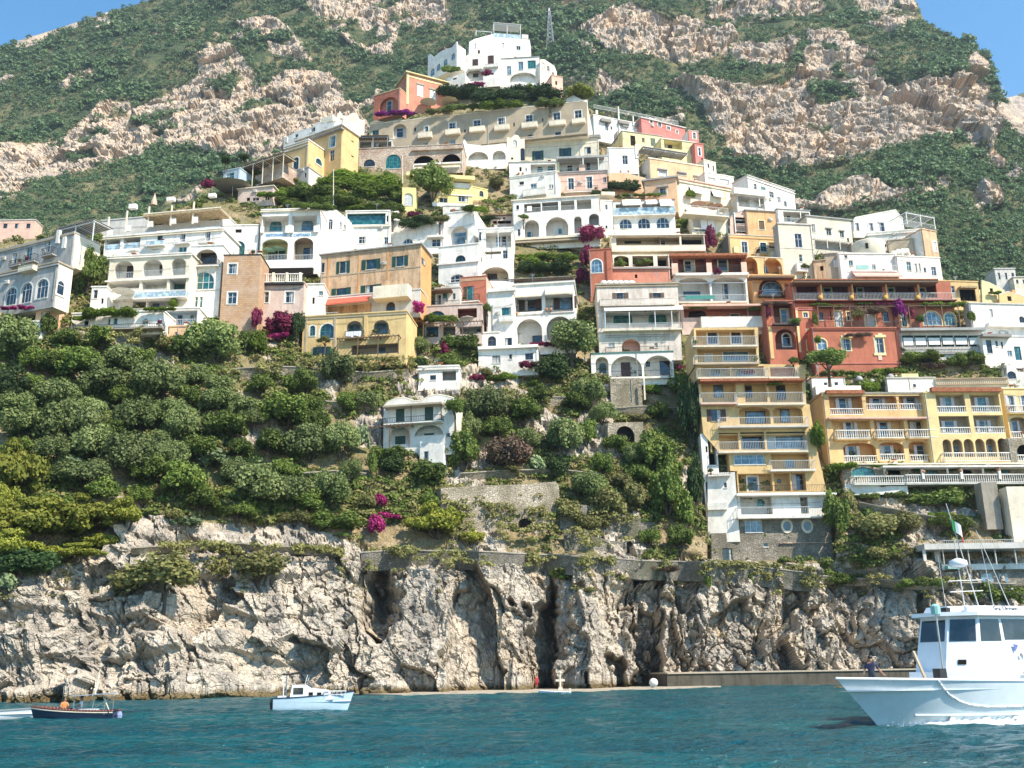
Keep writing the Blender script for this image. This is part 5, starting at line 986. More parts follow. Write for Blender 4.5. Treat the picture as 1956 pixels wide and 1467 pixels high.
house('white cube house with tall narrow windows at the right end of the row', Z10, 1168, 1447, 360, 505, 'white', 'w 1225 395 1252 450 wt; w 1275 405 1290 460 wxc; w 1300 405 1312 455 wxc; w 1330 430 1345 460 w; w 1380 425 1410 480 w; u 1235 358 .5 .4 white; u 1190 358 .5 .4 white', yaw=8, dep=6, dY=-5)
for k, (x, y) in enumerate([(1140, 345), (1168, 335), (1195, 332), (1220, 330)]):
    b = MB(); b.lathe((0, 0, 0), [(.5, 0), (.62, .3), (.62, .7), (.5, 1.0), (.2, 1.15)], 'white', 10); px_, py_ = cv(Z10, x, y+12)
    b.build('water_tank', None, loc=W(px_, py_, float(D(px_, py_))-3), label=['first small round white tank from the left above the white cube house', 'second small round white tank above the white cube house', 'third small round white tank above the white cube house', 'last small round white tank, nearest the tan tower'][k], cat='water tank', group='white roof tanks')
# --- red hotel
H = house('great red hotel with yellow framed doors and a long timber roofed terrace', Z10, 525, 1535, 520, 812, 'red', '''
 L 535 527 668 628 r w darkred; L 690 527 862 628 r w darkred; i 705 560 750 625 wy; L 885 527 1075 628 r w darkred; i 915 560 950 625 wy; L 1100 525 1280 625 r w darkred; i 1110 560 1145 622 wy; L 1302 525 1415 622 r w darkred; i 1305 560 1340 620 wy;
 x 515 506 1420 522 -2.2 .2 wood canopy; x 515 500 1420 507 -2.3 -2 tile canopy_edge; b 522 1535 588 632 1 w darkred;
 P 680 530 630 -.9 .16 orange; P 875 530 630 -.9 .16 orange; P 1088 530 630 -.9 .16 orange; P 1290 530 630 -.9 .16 orange; u 680 630 -1.1 .45 lampy; u 875 630 -1.1 .45 lampy; u 1088 630 -1.1 .45 lampy; u 1290 630 -1.1 .45 lampy;
 d 775 702 822 798 wyc; w 745 700 752 760 k; d 965 702 1028 798 wyc; d 1195 702 1225 798 wy; a 1330 705 1442 792 wyq; a 1465 712 1552 792 wyt; b 640 1190 765 805 1 i darkred; b 1190 1560 765 808 1 i darkred; x 1140 640 1152 800 -.1 0 darkred drainpipe; c 650 .1 .2 darkred; p 660 1180 672 806 -1.3 .05 wood; p 1230 1560 668 806 -1.3 .05 wood; w 850 708 880 760 yd; w 1070 705 1110 770 kd; w 675 712 700 760 kd''', yaw=2, dep=9, dY=-7, LD=2.6, cap=None)
H2 = house('broad red wall of the hotel with ornate yellow window surrounds', Z10, 650, 1185, 812, 1075, 'red', 'a 665 876 722 945 wyq; w 818 876 872 950 wyd; w 1030 872 1082 965 wyd; x 810 855 880 870 -.16 0 butter pediment; x 830 845 858 856 -.16 0 butter pediment; x 1022 852 1090 866 -.16 0 butter pediment; x 1042 842 1068 853 -.16 0 butter pediment; x 1018 965 1094 980 -.16 0 butter pediment; x 1045 980 1068 1010 -.12 0 pink pediment; c 820 .15 .2 darkred; c 1030 .15 .15 crimson; x 1178 820 1184 1060 -.1 0 darkred drainpipe; x 735 1010 745 1060 -.1 0 iron vent', yaw=2, dep=8, dY=-10)
house('glazed veranda with white blinds at the right of the red wall', Z10, 1188, 1712, 825, 965, 'greywhite', '''
 L 1200 855 1272 925 r n tglass; L 1276 855 1352 925 r n tglass; L 1356 855 1440 925 r n tglass; L 1444 855 1522 925 r n tglass; L 1526 855 1610 925 r n tglass; L 1614 855 1700 925 r n tglass;
 x 1205 870 1265 918 -.1 .02 awnw blind; x 1280 870 1345 916 -.1 .02 awnw blind; x 1362 870 1432 914 -.1 .02 awnw blind; x 1450 870 1516 912 -.1 .02 awnw blind; x 1532 870 1602 912 -.1 .02 awnw blind; x 1620 870 1690 912 -.1 .02 awnw blind;
 x 1185 806 1720 822 -1.2 .3 grey canopy; b 1188 1712 925 965 .3 i grey''', yaw=1, dep=6, dY=-11, LD=.7, cap=None)
house('red tower of the hotel with stacked small windows', Z10, 548, 652, 685, 960, 'red', 'w 575 712 602 742 wy; w 598 820 626 848 wy; a 600 878 642 945 wy; x 548 680 562 960 -.08 .02 butter pilaster; c 690 .12 .2 crimson', dep=8, dY=-9, yaw=2)
house('dark red bay with two arched balconies left of the red tower', Z10, 372, 548, 640, 1090, 'red', 'L 392 655 540 780 r i darkred; i 435 695 485 778 wy; L 402 815 545 945 a i darkred; ia 445 845 495 925 wx; b 385 552 745 782 .8 i iron; c 800 .1 .15 salmon; x 370 800 392 1000 -.1 .02 gold pilaster', dep=8, dY=-9, yaw=3, LD=2)
house('yellow topped terrace room with a wide arched window and dark canopy', Z10, 262, 525, 480, 642, 'orange', 'L 298 500 448 612 a w darkred; ia 315 520 440 600 wq; L 460 530 520 600 r n grey; x 238 480 520 492 -1.6 .3 wood canopy; b 295 522 575 605 .8 i iron; x 525 480 545 640 -.1 .1 butter pilaster', dep=7, dY=-9, yaw=3, LD=1.6)
# right edge houses
house('yellow house with a brown awning right of the hotel terrace', Z10, 1420, 1685, 515, 650, 'gold', 'w 1490 545 1525 590 wd; L 1560 560 1660 640 r n dark; x 1560 545 1665 556 -1.2 0 cane canopy; w 1475 560 1485 600 k', yaw=6, dep=6, dY=-6)
house('pale yellow roof house with a sloping tiled ramp near the right edge', Z10, 1690, 1845, 545, 640, 'butter', 'w 1745 560 1765 590 k; w 1790 575 1815 600 k', yaw=12, dep=6, dY=-5, top=[(1690, 510), (1740, 525), (1845, 575)], cap=('cream', .3, .2))
house('yellow house with a chimney at the right edge', Z10, 1800, 2050, 600, 665, 'gold', 'w 1855 610 1880 640 k; x 1885 570 1905 600 .5 1.2 orange chimney', yaw=10, dep=6, dY=-4, top=[(1800, 600), (1860, 580), (2050, 640)], cap=('greywhite', .3, .2))
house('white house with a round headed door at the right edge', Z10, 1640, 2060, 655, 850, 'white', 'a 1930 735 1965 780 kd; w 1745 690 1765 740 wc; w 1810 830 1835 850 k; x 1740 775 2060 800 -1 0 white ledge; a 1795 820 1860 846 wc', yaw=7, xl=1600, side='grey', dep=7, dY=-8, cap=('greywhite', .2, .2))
house('lower white house with green doors at the right edge', Z10, 1712, 2060, 860, 1010, 'white', 'w 1728 885 1762 968 kd; w 1780 890 1795 925 kd; w 1815 895 1828 935 kd; d 1905 925 1945 1010 gt; w 1855 950 1885 985 wq; x 1700 845 1880 862 -1 .2 roofg canopy', yaw=6, dep=7, dY=-11)
house('white rounded stair house with a small blue recess at the right edge', Z12, 1800, 2100, 215, 365, 'white', 'L 1740 215 1800 280 a n; a 1810 230 1890 300 kd; ', yaw=-8, dep=6, dY=-14, top=[(1800, 180), (1860, 185), (1905, 240), (2100, 250)], cap=('white', .1, .15))
# --- centre right, terraces
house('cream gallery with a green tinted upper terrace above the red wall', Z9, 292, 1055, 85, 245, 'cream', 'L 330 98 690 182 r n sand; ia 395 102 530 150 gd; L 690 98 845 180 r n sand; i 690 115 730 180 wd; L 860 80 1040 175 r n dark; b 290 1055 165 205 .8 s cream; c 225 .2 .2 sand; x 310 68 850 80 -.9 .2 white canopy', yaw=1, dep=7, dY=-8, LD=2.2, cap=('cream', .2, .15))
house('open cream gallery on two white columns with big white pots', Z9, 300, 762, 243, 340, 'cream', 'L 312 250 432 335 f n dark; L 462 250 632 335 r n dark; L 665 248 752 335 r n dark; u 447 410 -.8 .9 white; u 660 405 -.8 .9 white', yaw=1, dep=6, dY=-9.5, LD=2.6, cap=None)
house('salmon red wall house beneath the open cream gallery', Z9, 300, 770, 350, 475, 'salmon', 'w 480 400 500 430 k; x 300 340 770 352 -.4 .1 grey ledge', yaw=1, dep=6, dY=-10)
house('rounded red house with one arched pale blue window', Z9, 118, 300, 205, 570, 'red', 'a 125 278 215 386 lxq; x 248 210 262 560 -.1 .02 darkred drainpipe', yaw=-8, dep=7, dY=-9)
house('dark red terrace house with pink piers and two framed doors', Z9, 780, 1395, 240, 400, 'darkred', 'L 838 255 1062 385 r n darkred; i 885 292 962 376 ly; L 1112 255 1350 382 r n darkred; i 1158 282 1232 374 ly; x 765 228 1395 246 -1.4 .3 tile canopy; b 782 1395 325 390 .9 i white; x 782 310 832 392 -1 -.6 pink pier; x 1065 305 1108 388 -1 -.6 pink pier; x 1348 300 1392 385 -1 -.6 pink pier', yaw=1, dep=7, dY=-10, LD=2, cap=None)
house('white house with two wide flat arches and glass doors over a balustrade', Z9, 815, 1405, 400, 645, 'white', 'L 832 425 1096 622 f n greywhite; i 875 540 1010 580 kd; L 1112 420 1388 618 f n greywhite; i 1115 480 1180 600 lc; i 1195 480 1240 600 kd; i 1250 478 1360 600 lc; b 820 1400 565 622 .9 w cream; x 808 385 1405 405 -1 .1 white ledge; x 835 465 1385 472 -.2 -.1 steel wire_rail; x 890 570 1130 600 -1.05 -.98 teal banner', yaw=1, dep=7, dY=-11, LD=2.2, cap=None)
house('pink stained terrace with a tile patterned parapet', Z9, 862, 1515, 650, 830, 'lilac', 'L 880 672 1400 750 r n red; ia 915 690 1060 750 bd; i 1250 720 1330 750 wd; x 1405 655 1510 740 -.1 .1 darkred panel; x 860 640 1515 655 -1.6 .2 pink canopy; b 1020 1518 745 822 1 s white', yaw=1, dep=6, dY=-12.5, LD=1.8, cap=None)
house('shabby white and pink house of four storeys with arched glass verandas', Z9, 192, 862, 490, 1045, 'dirtywhite', '''
 w 330 550 400 632 oxO; w 628 550 692 620 oxO; c 500 .2 .2 sand; b 195 810 600 640 .8 s dirtywhite; L 236 705 862 805 r n greywhite; ia 306 705 460 800 tt; ia 592 698 740 800 tt; A 225 860 665 690 1.6 awnw; b 230 865 795 845 1 w cream; c 860 .2 .3 dirtywhite;
 w 265 955 315 990 wc; L 375 925 525 1025 a n pink; w 640 960 665 995 oc; b 240 760 985 1030 .8 i sand; R 240 765 890 910 -.6 i; P 432 700 840 -1.4 .06 whitew; P 640 690 840 -1.4 .06 whitew; P 775 680 840 -1.4 .06 whitew; P 236 700 840 -1.4 .08 lblue''', yaw=-1, dep=8, dY=-12, LD=2, cap=('sand', .3, .3))
for k in range(6):
    px_, py_ = cv(Z9, 228+k*45, 476); b = MB(); b.ball((0, 0, 0), .75, 'awnw', .85, 12)
    b.build('parasol', None, True, loc=W(px_, py_, float(D(*cv(Z9, 500, 1045)))+1), label=['first', 'second', 'third', 'fourth', 'fifth', 'sixth'][k]+' rounded white parasol from the left on the roof of the shabby pink house', cat='parasol', group='white parasols on the shabby roof')
house('white vaulted arcade house at the foot of the shabby pink house', Z9, 128, 800, 1045, 1245, 'white', 'L 165 1070 268 1230 a n white; ia 192 1122 246 1202 kd; L 288 1062 540 1232 a i white; i 370 1115 446 1228 bH; L 556 1058 792 1225 a i white; i 572 1112 602 1150 kd; i 685 1102 765 1215 bd; x 268 1230 800 1246 -.6 .1 white ledge', yaw=-3, dep=6, dY=-15, LD=1.8, cap=('teal', .15, .12))
house('stone cellar tower under the white vaulted arcade', Z9, 285, 540, 1245, 1420, 'stone', 'w 300 1260 310 1270 k; P 552 1240 1420 -1 .12 cream', dep=5, dY=-15.5, cap=None)
# --- tall stepped yellow building
pl = [(250, 1010), (250, 765), (205, 765), (190, 415), (175, 410), (152, 86), (600, 82), (605, 250), (640, 330), (640, 325), (825, 330), (865, 415), (885, 575), (935, 820), (935, 880), (1000, 1010), (1060, 1145), (1060, 1290), (440, 1290), (425, 1010)]
pl = [(150, 88), (560, 84), (566, 318), (860, 322), (866, 572), (886, 574), (936, 868), (1000, 1145), (430, 1145), (428, 1000), (380, 996), (374, 880), (308, 876), (212, 762), (192, 574), (178, 420), (160, 318)]
H = house('tall stepped yellow building of nine balcony storeys on a stone base', Z11, 150, 1000, 88, 1145, 'gold', '''
 L 170 100 545 196 r n ochre; i 240 116 305 192 wx; i 390 112 455 190 wx; b 145 560 140 200 1.1 w cream; L 178 222 555 306 r n ochre; i 222 250 275 304 wc; i 335 236 505 302 wq; b 155 568 262 312 1.1 w sand;
 L 200 334 382 396 r n cream; i 250 345 325 395 wq; L 400 332 600 396 r n cream; i 425 334 540 396 wq; L 640 336 800 396 r n pink; b 175 620 345 402 1.1 w cream; b 628 825 340 402 1 w cream;
 L 205 430 425 560 r n gold; i 280 452 340 530 bq; L 480 432 622 560 r n gold; i 482 458 525 530 od; L 636 432 850 560 r n gold; i 680 452 740 545 od; b 195 425 500 566 1.1 w pink; b 430 862 498 570 1.1 w cream; x 190 410 860 424 -1.5 .1 tile canopy;
 w 265 606 330 682 bB; L 445 590 642 700 f n ochre; i 485 618 610 698 bq; L 660 588 850 696 f n gold; i 705 606 765 690 bq; b 315 885 655 712 1.1 w greywhite;
 L 316 755 440 862 r n ochre; L 455 750 606 862 r n grey; i 458 768 600 860 wd; L 620 748 870 860 r n lblue; i 670 752 860 858 wq; b 308 880 810 872 1.1 w cream;
 w 408 892 606 958 wq; L 650 885 890 985 r n ochre; i 735 925 795 980 lq; b 640 930 930 990 .9 w white;
 L 440 1015 655 1128 r n ochre; i 495 1036 560 1126 wx; L 668 1012 770 1126 r n ochre; i 685 1050 705 1075 k; L 780 1010 870 1124 r n ochre; i 805 1016 865 1120 wM; L 884 1008 985 1120 r n ochre; b 430 1000 1088 1136 .9 i white; ''', yaw=1, dep=8, dY=-10, LD=1.7, poly=pl, dn=1)
YB_ = H.Y
house('white stepped buttress house with outside stairs left of the yellow building', Z11, 238, 442, 1010, 1395, 'white', 'L 246 1040 306 1190 r w sand; w 345 1072 362 1105 kd; x 240 1200 365 1245 -.5 .1 white stair_wall; b 240 385 965 1022 .9 i white', yaw=-8, dep=6, Y=YB_-.4, cap=None, top=[(238, 1012), (420, 1005), (442, 1005)])
house('slim white stair shaft beside the lower yellow storeys', Z11, 210, 312, 762, 1012, 'white', 'L 250 772 300 960 r n dark; w 228 840 240 880 k', dep=5, Y=YB_+.3, cap=None)
house('white lowest storey of the stepped yellow building with blank white panels', Z11, 436, 1062, 1146, 1290, 'white', '''
 L 452 1160 655 1275 r n greywhite; ia 555 1178 596 1222 tt; L 836 1165 884 1270 r n greywhite; w 742 1168 748 1176 k; b 432 1095 1225 1290 1.3 w white; x 425 1140 1062 1152 -1.2 .1 white ledge''', yaw=1, dep=7, Y=YB_-.4, cap=None, dn=.2)
H = house('grey rubble stone house base with two oval windows and a blue shutter', Z11, 262, 1045, 1296, 1580, 'stoneg', 'w 480 1312 590 1390 wq; d 338 1490 400 1580 kd; w 595 1456 625 1482 w; x 700 1452 1010 1458 -.3 0 stonew ledge', dep=6, Y=YB_-.5, yaw=1, top=[(262, 1395), (440, 1392), (445, 1292), (1045, 1296)], cap=None)
for k, x in enumerate((743, 872)):
    b = MB(); u, z_ = H.uv(x, 1350); n = 20; ro = [(u+.95*math.cos(6.283*i/n), z_+1.15*math.sin(6.283*i/n)) for i in range(n)]; ri = [(u+.6*math.cos(6.283*i/n), z_+.75*math.sin(6.283*i/n)) for i in range(n)]
    plate(b, ro, [ri], -.14, .0, 'cream'); o = b.build('window', H.root); b = MB(); b.prism(ri, -.03, -.01, 'glass'); b.build('pane', o)
# --- yellow hotel right
SPEC['hotel'] = lambda: stucco('hotel_yellow', (.74, .56, .27), .12)
H = house('yellow seaside hotel wing with nine arched and square balconies', Z12, 205, 1130, 435, 1055, 'gold', '''
 L 218 445 516 622 r cwhite orange; i 300 475 378 600 lM; L 545 432 822 580 f cwhite orange; i 600 475 678 570 lM; L 842 428 1092 578 f cwhite orange; i 905 470 980 568 lM;
 L 250 668 590 838 r n gold; i 365 690 435 830 lM; L 622 662 895 832 r n gold; i 668 690 735 820 lM; L 925 658 1120 828 r n gold; i 970 685 1050 815 lM; b 275 580 758 836 .9 c gold; b 635 885 755 830 .9 c gold; b 925 1185 752 826 .9 c gold;
 L 345 870 640 1048 f cwhite orange; i 385 905 455 1040 lM; L 668 862 890 1032 f cwhite orange; i 690 900 758 1020 lM; L 935 856 1122 1040 f cwhite orange; i 1000 898 1065 1020 lM; x 205 640 1125 655 -1 0 pink awning_roll; x 185 398 525 430 -.6 .2 tile eave; c 438 .1 .3 gold''', yaw=3, xl=88, side='sand', dY=-13, LD=1.7, dn=.5, cap=('concrete', .2, .3))  # left side takes a darker sand colour to paint its shade
house('pale yellow hotel wing with four square loggias over a row of small arches', Z12, 1136, 1832, 425, 1055, 'hotel', '''
 L 1180 432 1440 602 r cwhite sand; i 1235 470 1305 590 lMt; L 1488 428 1750 600 r cwhite sand; i 1545 468 1615 590 lMt; L 1208 632 1482 792 r cwhite sand; i 1250 680 1325 785 lM; L 1520 625 1792 788 r cwhite sand; i 1560 675 1630 780 lM;
 L 1240 842 1318 1000 a n sand; L 1330 840 1418 1000 a n sand; i 1325 900 1390 1000 lMq; L 1430 838 1520 1000 a n sand; L 1534 836 1618 1000 a n sand; L 1630 834 1722 998 a n sand; i 1625 895 1690 995 lMq; L 1736 832 1822 996 a n sand; b 1245 1835 960 1040 1 c hotel; x 1130 372 1755 412 -.7 .2 tile eave''', yaw=3, dep=8, dY=-13.5, LD=1.7, dn=.5)
house('right end hotel block with stone ground floor arch', Z12, 1834, 2200, 392, 830, 'hotel', 'd 1828 450 1880 600 lMd; b 1825 2180 535 600 .8 c hotel; L 1845 640 2020 830 f cwhite sand; i 1855 680 1900 800 lM; w 1950 450 1990 590 lM', yaw=3, dep=8, dY=-14, LD=1.5, dn=.2)
house('rubble stone ground floor with a dark arch at the right edge', Z12, 1836, 2200, 830, 1060, 'stone', 'L 1905 890 2050 1040 a cwhite dark', yaw=3, dep=7, dY=-14.2, LD=1.5, cap=None, dn=.2)
house('terrace restaurant storey with arched teal windows behind a long white balustrade', Z12, 350, 2200, 1070, 1265, 'stone', '''
 a 410 1092 622 1172 tt; L 735 1100 850 1160 a n dark; a 1080 1105 1190 1160 gt; L 1380 1100 1490 1155 a n dark; a 1740 1085 1830 1150 gt; b 430 900 1170 1240 1.5 c white; b 900 2200 1155 1232 1.8 c white;
 x 690 1075 2200 1090 -2.4 .2 white canopy; P 700 1085 1170 -1.5 .14 white; P 1040 1110 1200 -1.9 .2 white; P 1262 1085 1150 -1.5 .14 white; P 1385 1100 1200 -1.9 .2 white; P 1580 1085 1150 -1.5 .14 white; P 1725 1090 1200 -1.9 .2 white; u 720 1160 -1.6 .3; u 1052 1150 -1.9 .35; u 1385 1140 -1.9 .35; u 1728 1130 -1.9 .35''', yaw=3, dep=7, dY=-15.5, LD=2, cap=('cream', .2, .2), dn=.2)
house('white garden block with two small windows above the tiled hotel eave', Z12, 62, 362, 290, 440, 'white', 'w 160 330 192 358 kd; w 256 328 288 358 kd; x 90 360 500 440 -1.4 .1 white parapet', yaw=2, dep=6, dY=-12, cap=('tile', .15, .15))
house('long low white block with one small window on the hotel garden terrace', Z12, 735, 1162, 292, 388, 'white', 'w 962 345 988 375 kd; x 860 252 1010 290 0 2 butter roof_box', yaw=2, dep=5, dY=-12, cap=('greywhite', .2, .15))
# --- terraces and platforms below the hotel, right edge
def wall_thing(label, z, x0, x1, yt, yb, mat, top=None, dY=0, dep=1.2, yaw=0, ops='', cap=None, dn=.6, Y=None):
    return house(label, z, x0, x1, yt, yb, mat, ops, yaw=yaw, dep=dep, dY=dY, top=top, cap=cap, cat='wall', name='retaining_wall', dn=dn, LD=.8, Y=Y)
wall_thing('white hotel garden wall with a curved end above the hedge', Z12, 350, 915, 1245, 1310, 'white', top=[(350, 1245), (620, 1240), (680, 1275), (730, 1262), (915, 1262)], dY=-16)
wall_thing('balustrade wall of the garden terrace right of the low white block', Z12, 1165, 1830, 295, 385, 'pale', dY=-12, ops='R 1170 1825 290 350 -.2 csand', dep=2)
wall_thing('tall tapering concrete pylon under the hotel terrace', Z13, 872, 955, 0, 225, 'concrete', top=[(840, 2), (925, 2)], dY=-13, dep=2.5)
wall_thing('white plastered pier at the right edge under the hotel', Z13, 1010, 1120, 25, 290, 'cream', dY=-13, dep=2.5)
# ================================================================ the hillside itself, cut back behind the houses
SPX, SPY, SPP, SROCK = build_spur()
slope_growth()
# ================================================================ PLANTS one can tell apart
ANCH = [(60, 560, 'stone house with arched windows'), (100, 500, 'long grey apartments'), (170, 600, 'white terrace with the grape vine'), (285, 520, 'cream arched hotel block'), (345, 640, 'peach cellar block'), (452, 570, 'tufa brick tower'),
 (530, 590, 'house with the yellow balustrade'), (540, 450, 'hotel with blue lettering'), (655, 640, 'yellow arched house'), (715, 510, 'orange palazzo'), (800, 825, 'lone white villa'), (840, 560, 'terraces by the brick red house'), (850, 720, 'low white garage'),
 (890, 470, 'white tower house'), (970, 690, 'low white shuttered house'), (1040, 600, 'tall white arches'), (1180, 690, 'white vaulted arcade'), (1200, 825, 'stone arch portal'), (1230, 620, 'shabby pink house'), (1400, 800, 'stepped yellow building'), (1465, 1010, 'oval windowed stone base'),
 (1600, 640, 'broad red wall'), (1790, 665, 'glazed veranda'), (1700, 560, 'timber roofed red terrace'), (1640, 820, 'yellow hotel wing'), (1800, 800, 'pale yellow hotel wing'), (1760, 920, 'long white balustrade'), (1850, 990, 'tapering concrete pylon'), (1880, 1060, 'white bathing deck'),
 (1050, 440, 'white three arched house'), (1220, 420, 'white awning house'), (1340, 420, 'cream restaurant terrace'), (1400, 470, 'yellow house with the dark side'), (1200, 520, 'open cream gallery'), (590, 260, 'ochre villa'), (560, 300, 'yellow annex'), (790, 180, 'salmon villa'), (990, 130, 'white hilltop villa'), (900, 250, 'wavy sand palazzo'),
 (760, 300, 'old stone arcade'), (880, 360, 'lemon house behind the big tree'), (700, 435, 'blue glazed veranda'), (960, 980, 'great stone retaining wall'), (1020, 1080, 'cliff path wall'), (450, 1250, 'sea cliff'), (460, 350, 'brown timber roof')]
LOOK = {'olive': 'silvery green olive tree', 'broad': 'green leafy tree', 'dark': 'dark evergreen tree', 'pine': 'yellow green pine', 'bloom': 'magenta bougainvillea', 'purple': 'deep purple bougainvillea', 'wine': 'wine red bougainvillea', 'dry': 'dry brown shrub', 'shrub': 'dusty green shrub', 'vine': 'bright green grape vine', 'ivy': 'hanging green ivy', 'cactus': 'pale prickly pear'}
def where(px, py, k):
    c = sorted(ANCH, key=lambda a: (a[0]-px)**2+(1.3*(a[1]-py))**2)[k]; dx, dy = px-c[0], py-c[1]
    d = ('below' if dy > 0 else 'above') if abs(dy) > abs(dx)*.9 else ('right of' if dx > 0 else 'left of')
    if abs(dx)+abs(dy) < 24: d = 'against'
    return d+' the '+c[2]
_used = set()
def unique(look, px, py, w, h):
    sz = ['tiny', 'small', 'broad', 'large'][(w*h > 900)+(w*h > 5200)+(w*h > 11000)] if w < 2.2*h else 'long low'
    if h > 1.5*w: sz = 'tall narrow'
    for f in (lambda: f'{look} {where(px, py, 0)}', lambda: f'{sz} {look} {where(px, py, 0)}', lambda: f'{look} {where(px, py, 0)}, {where(px, py, 1)}', lambda: f'{sz} {look} {where(px, py, 0)}, {where(px, py, 1)}', lambda: f'{sz} {look} {where(px, py, 0)}, {where(px, py, 2)}', lambda: f'{sz} {look} {where(px, py, 1)}, {where(px, py, 2)}', lambda: f'{look} {where(px, py, 1)}, {where(px, py, 3)}'):
        l = f()
        if l not in _used and len(l.split()) <= 16: break
    else:
        for q in range(1, 12):
            l = f'{sz} {look} {where(px, py, q)}'
            if l not in _used and len(l.split()) <= 16: break
    _used.add(l); return l
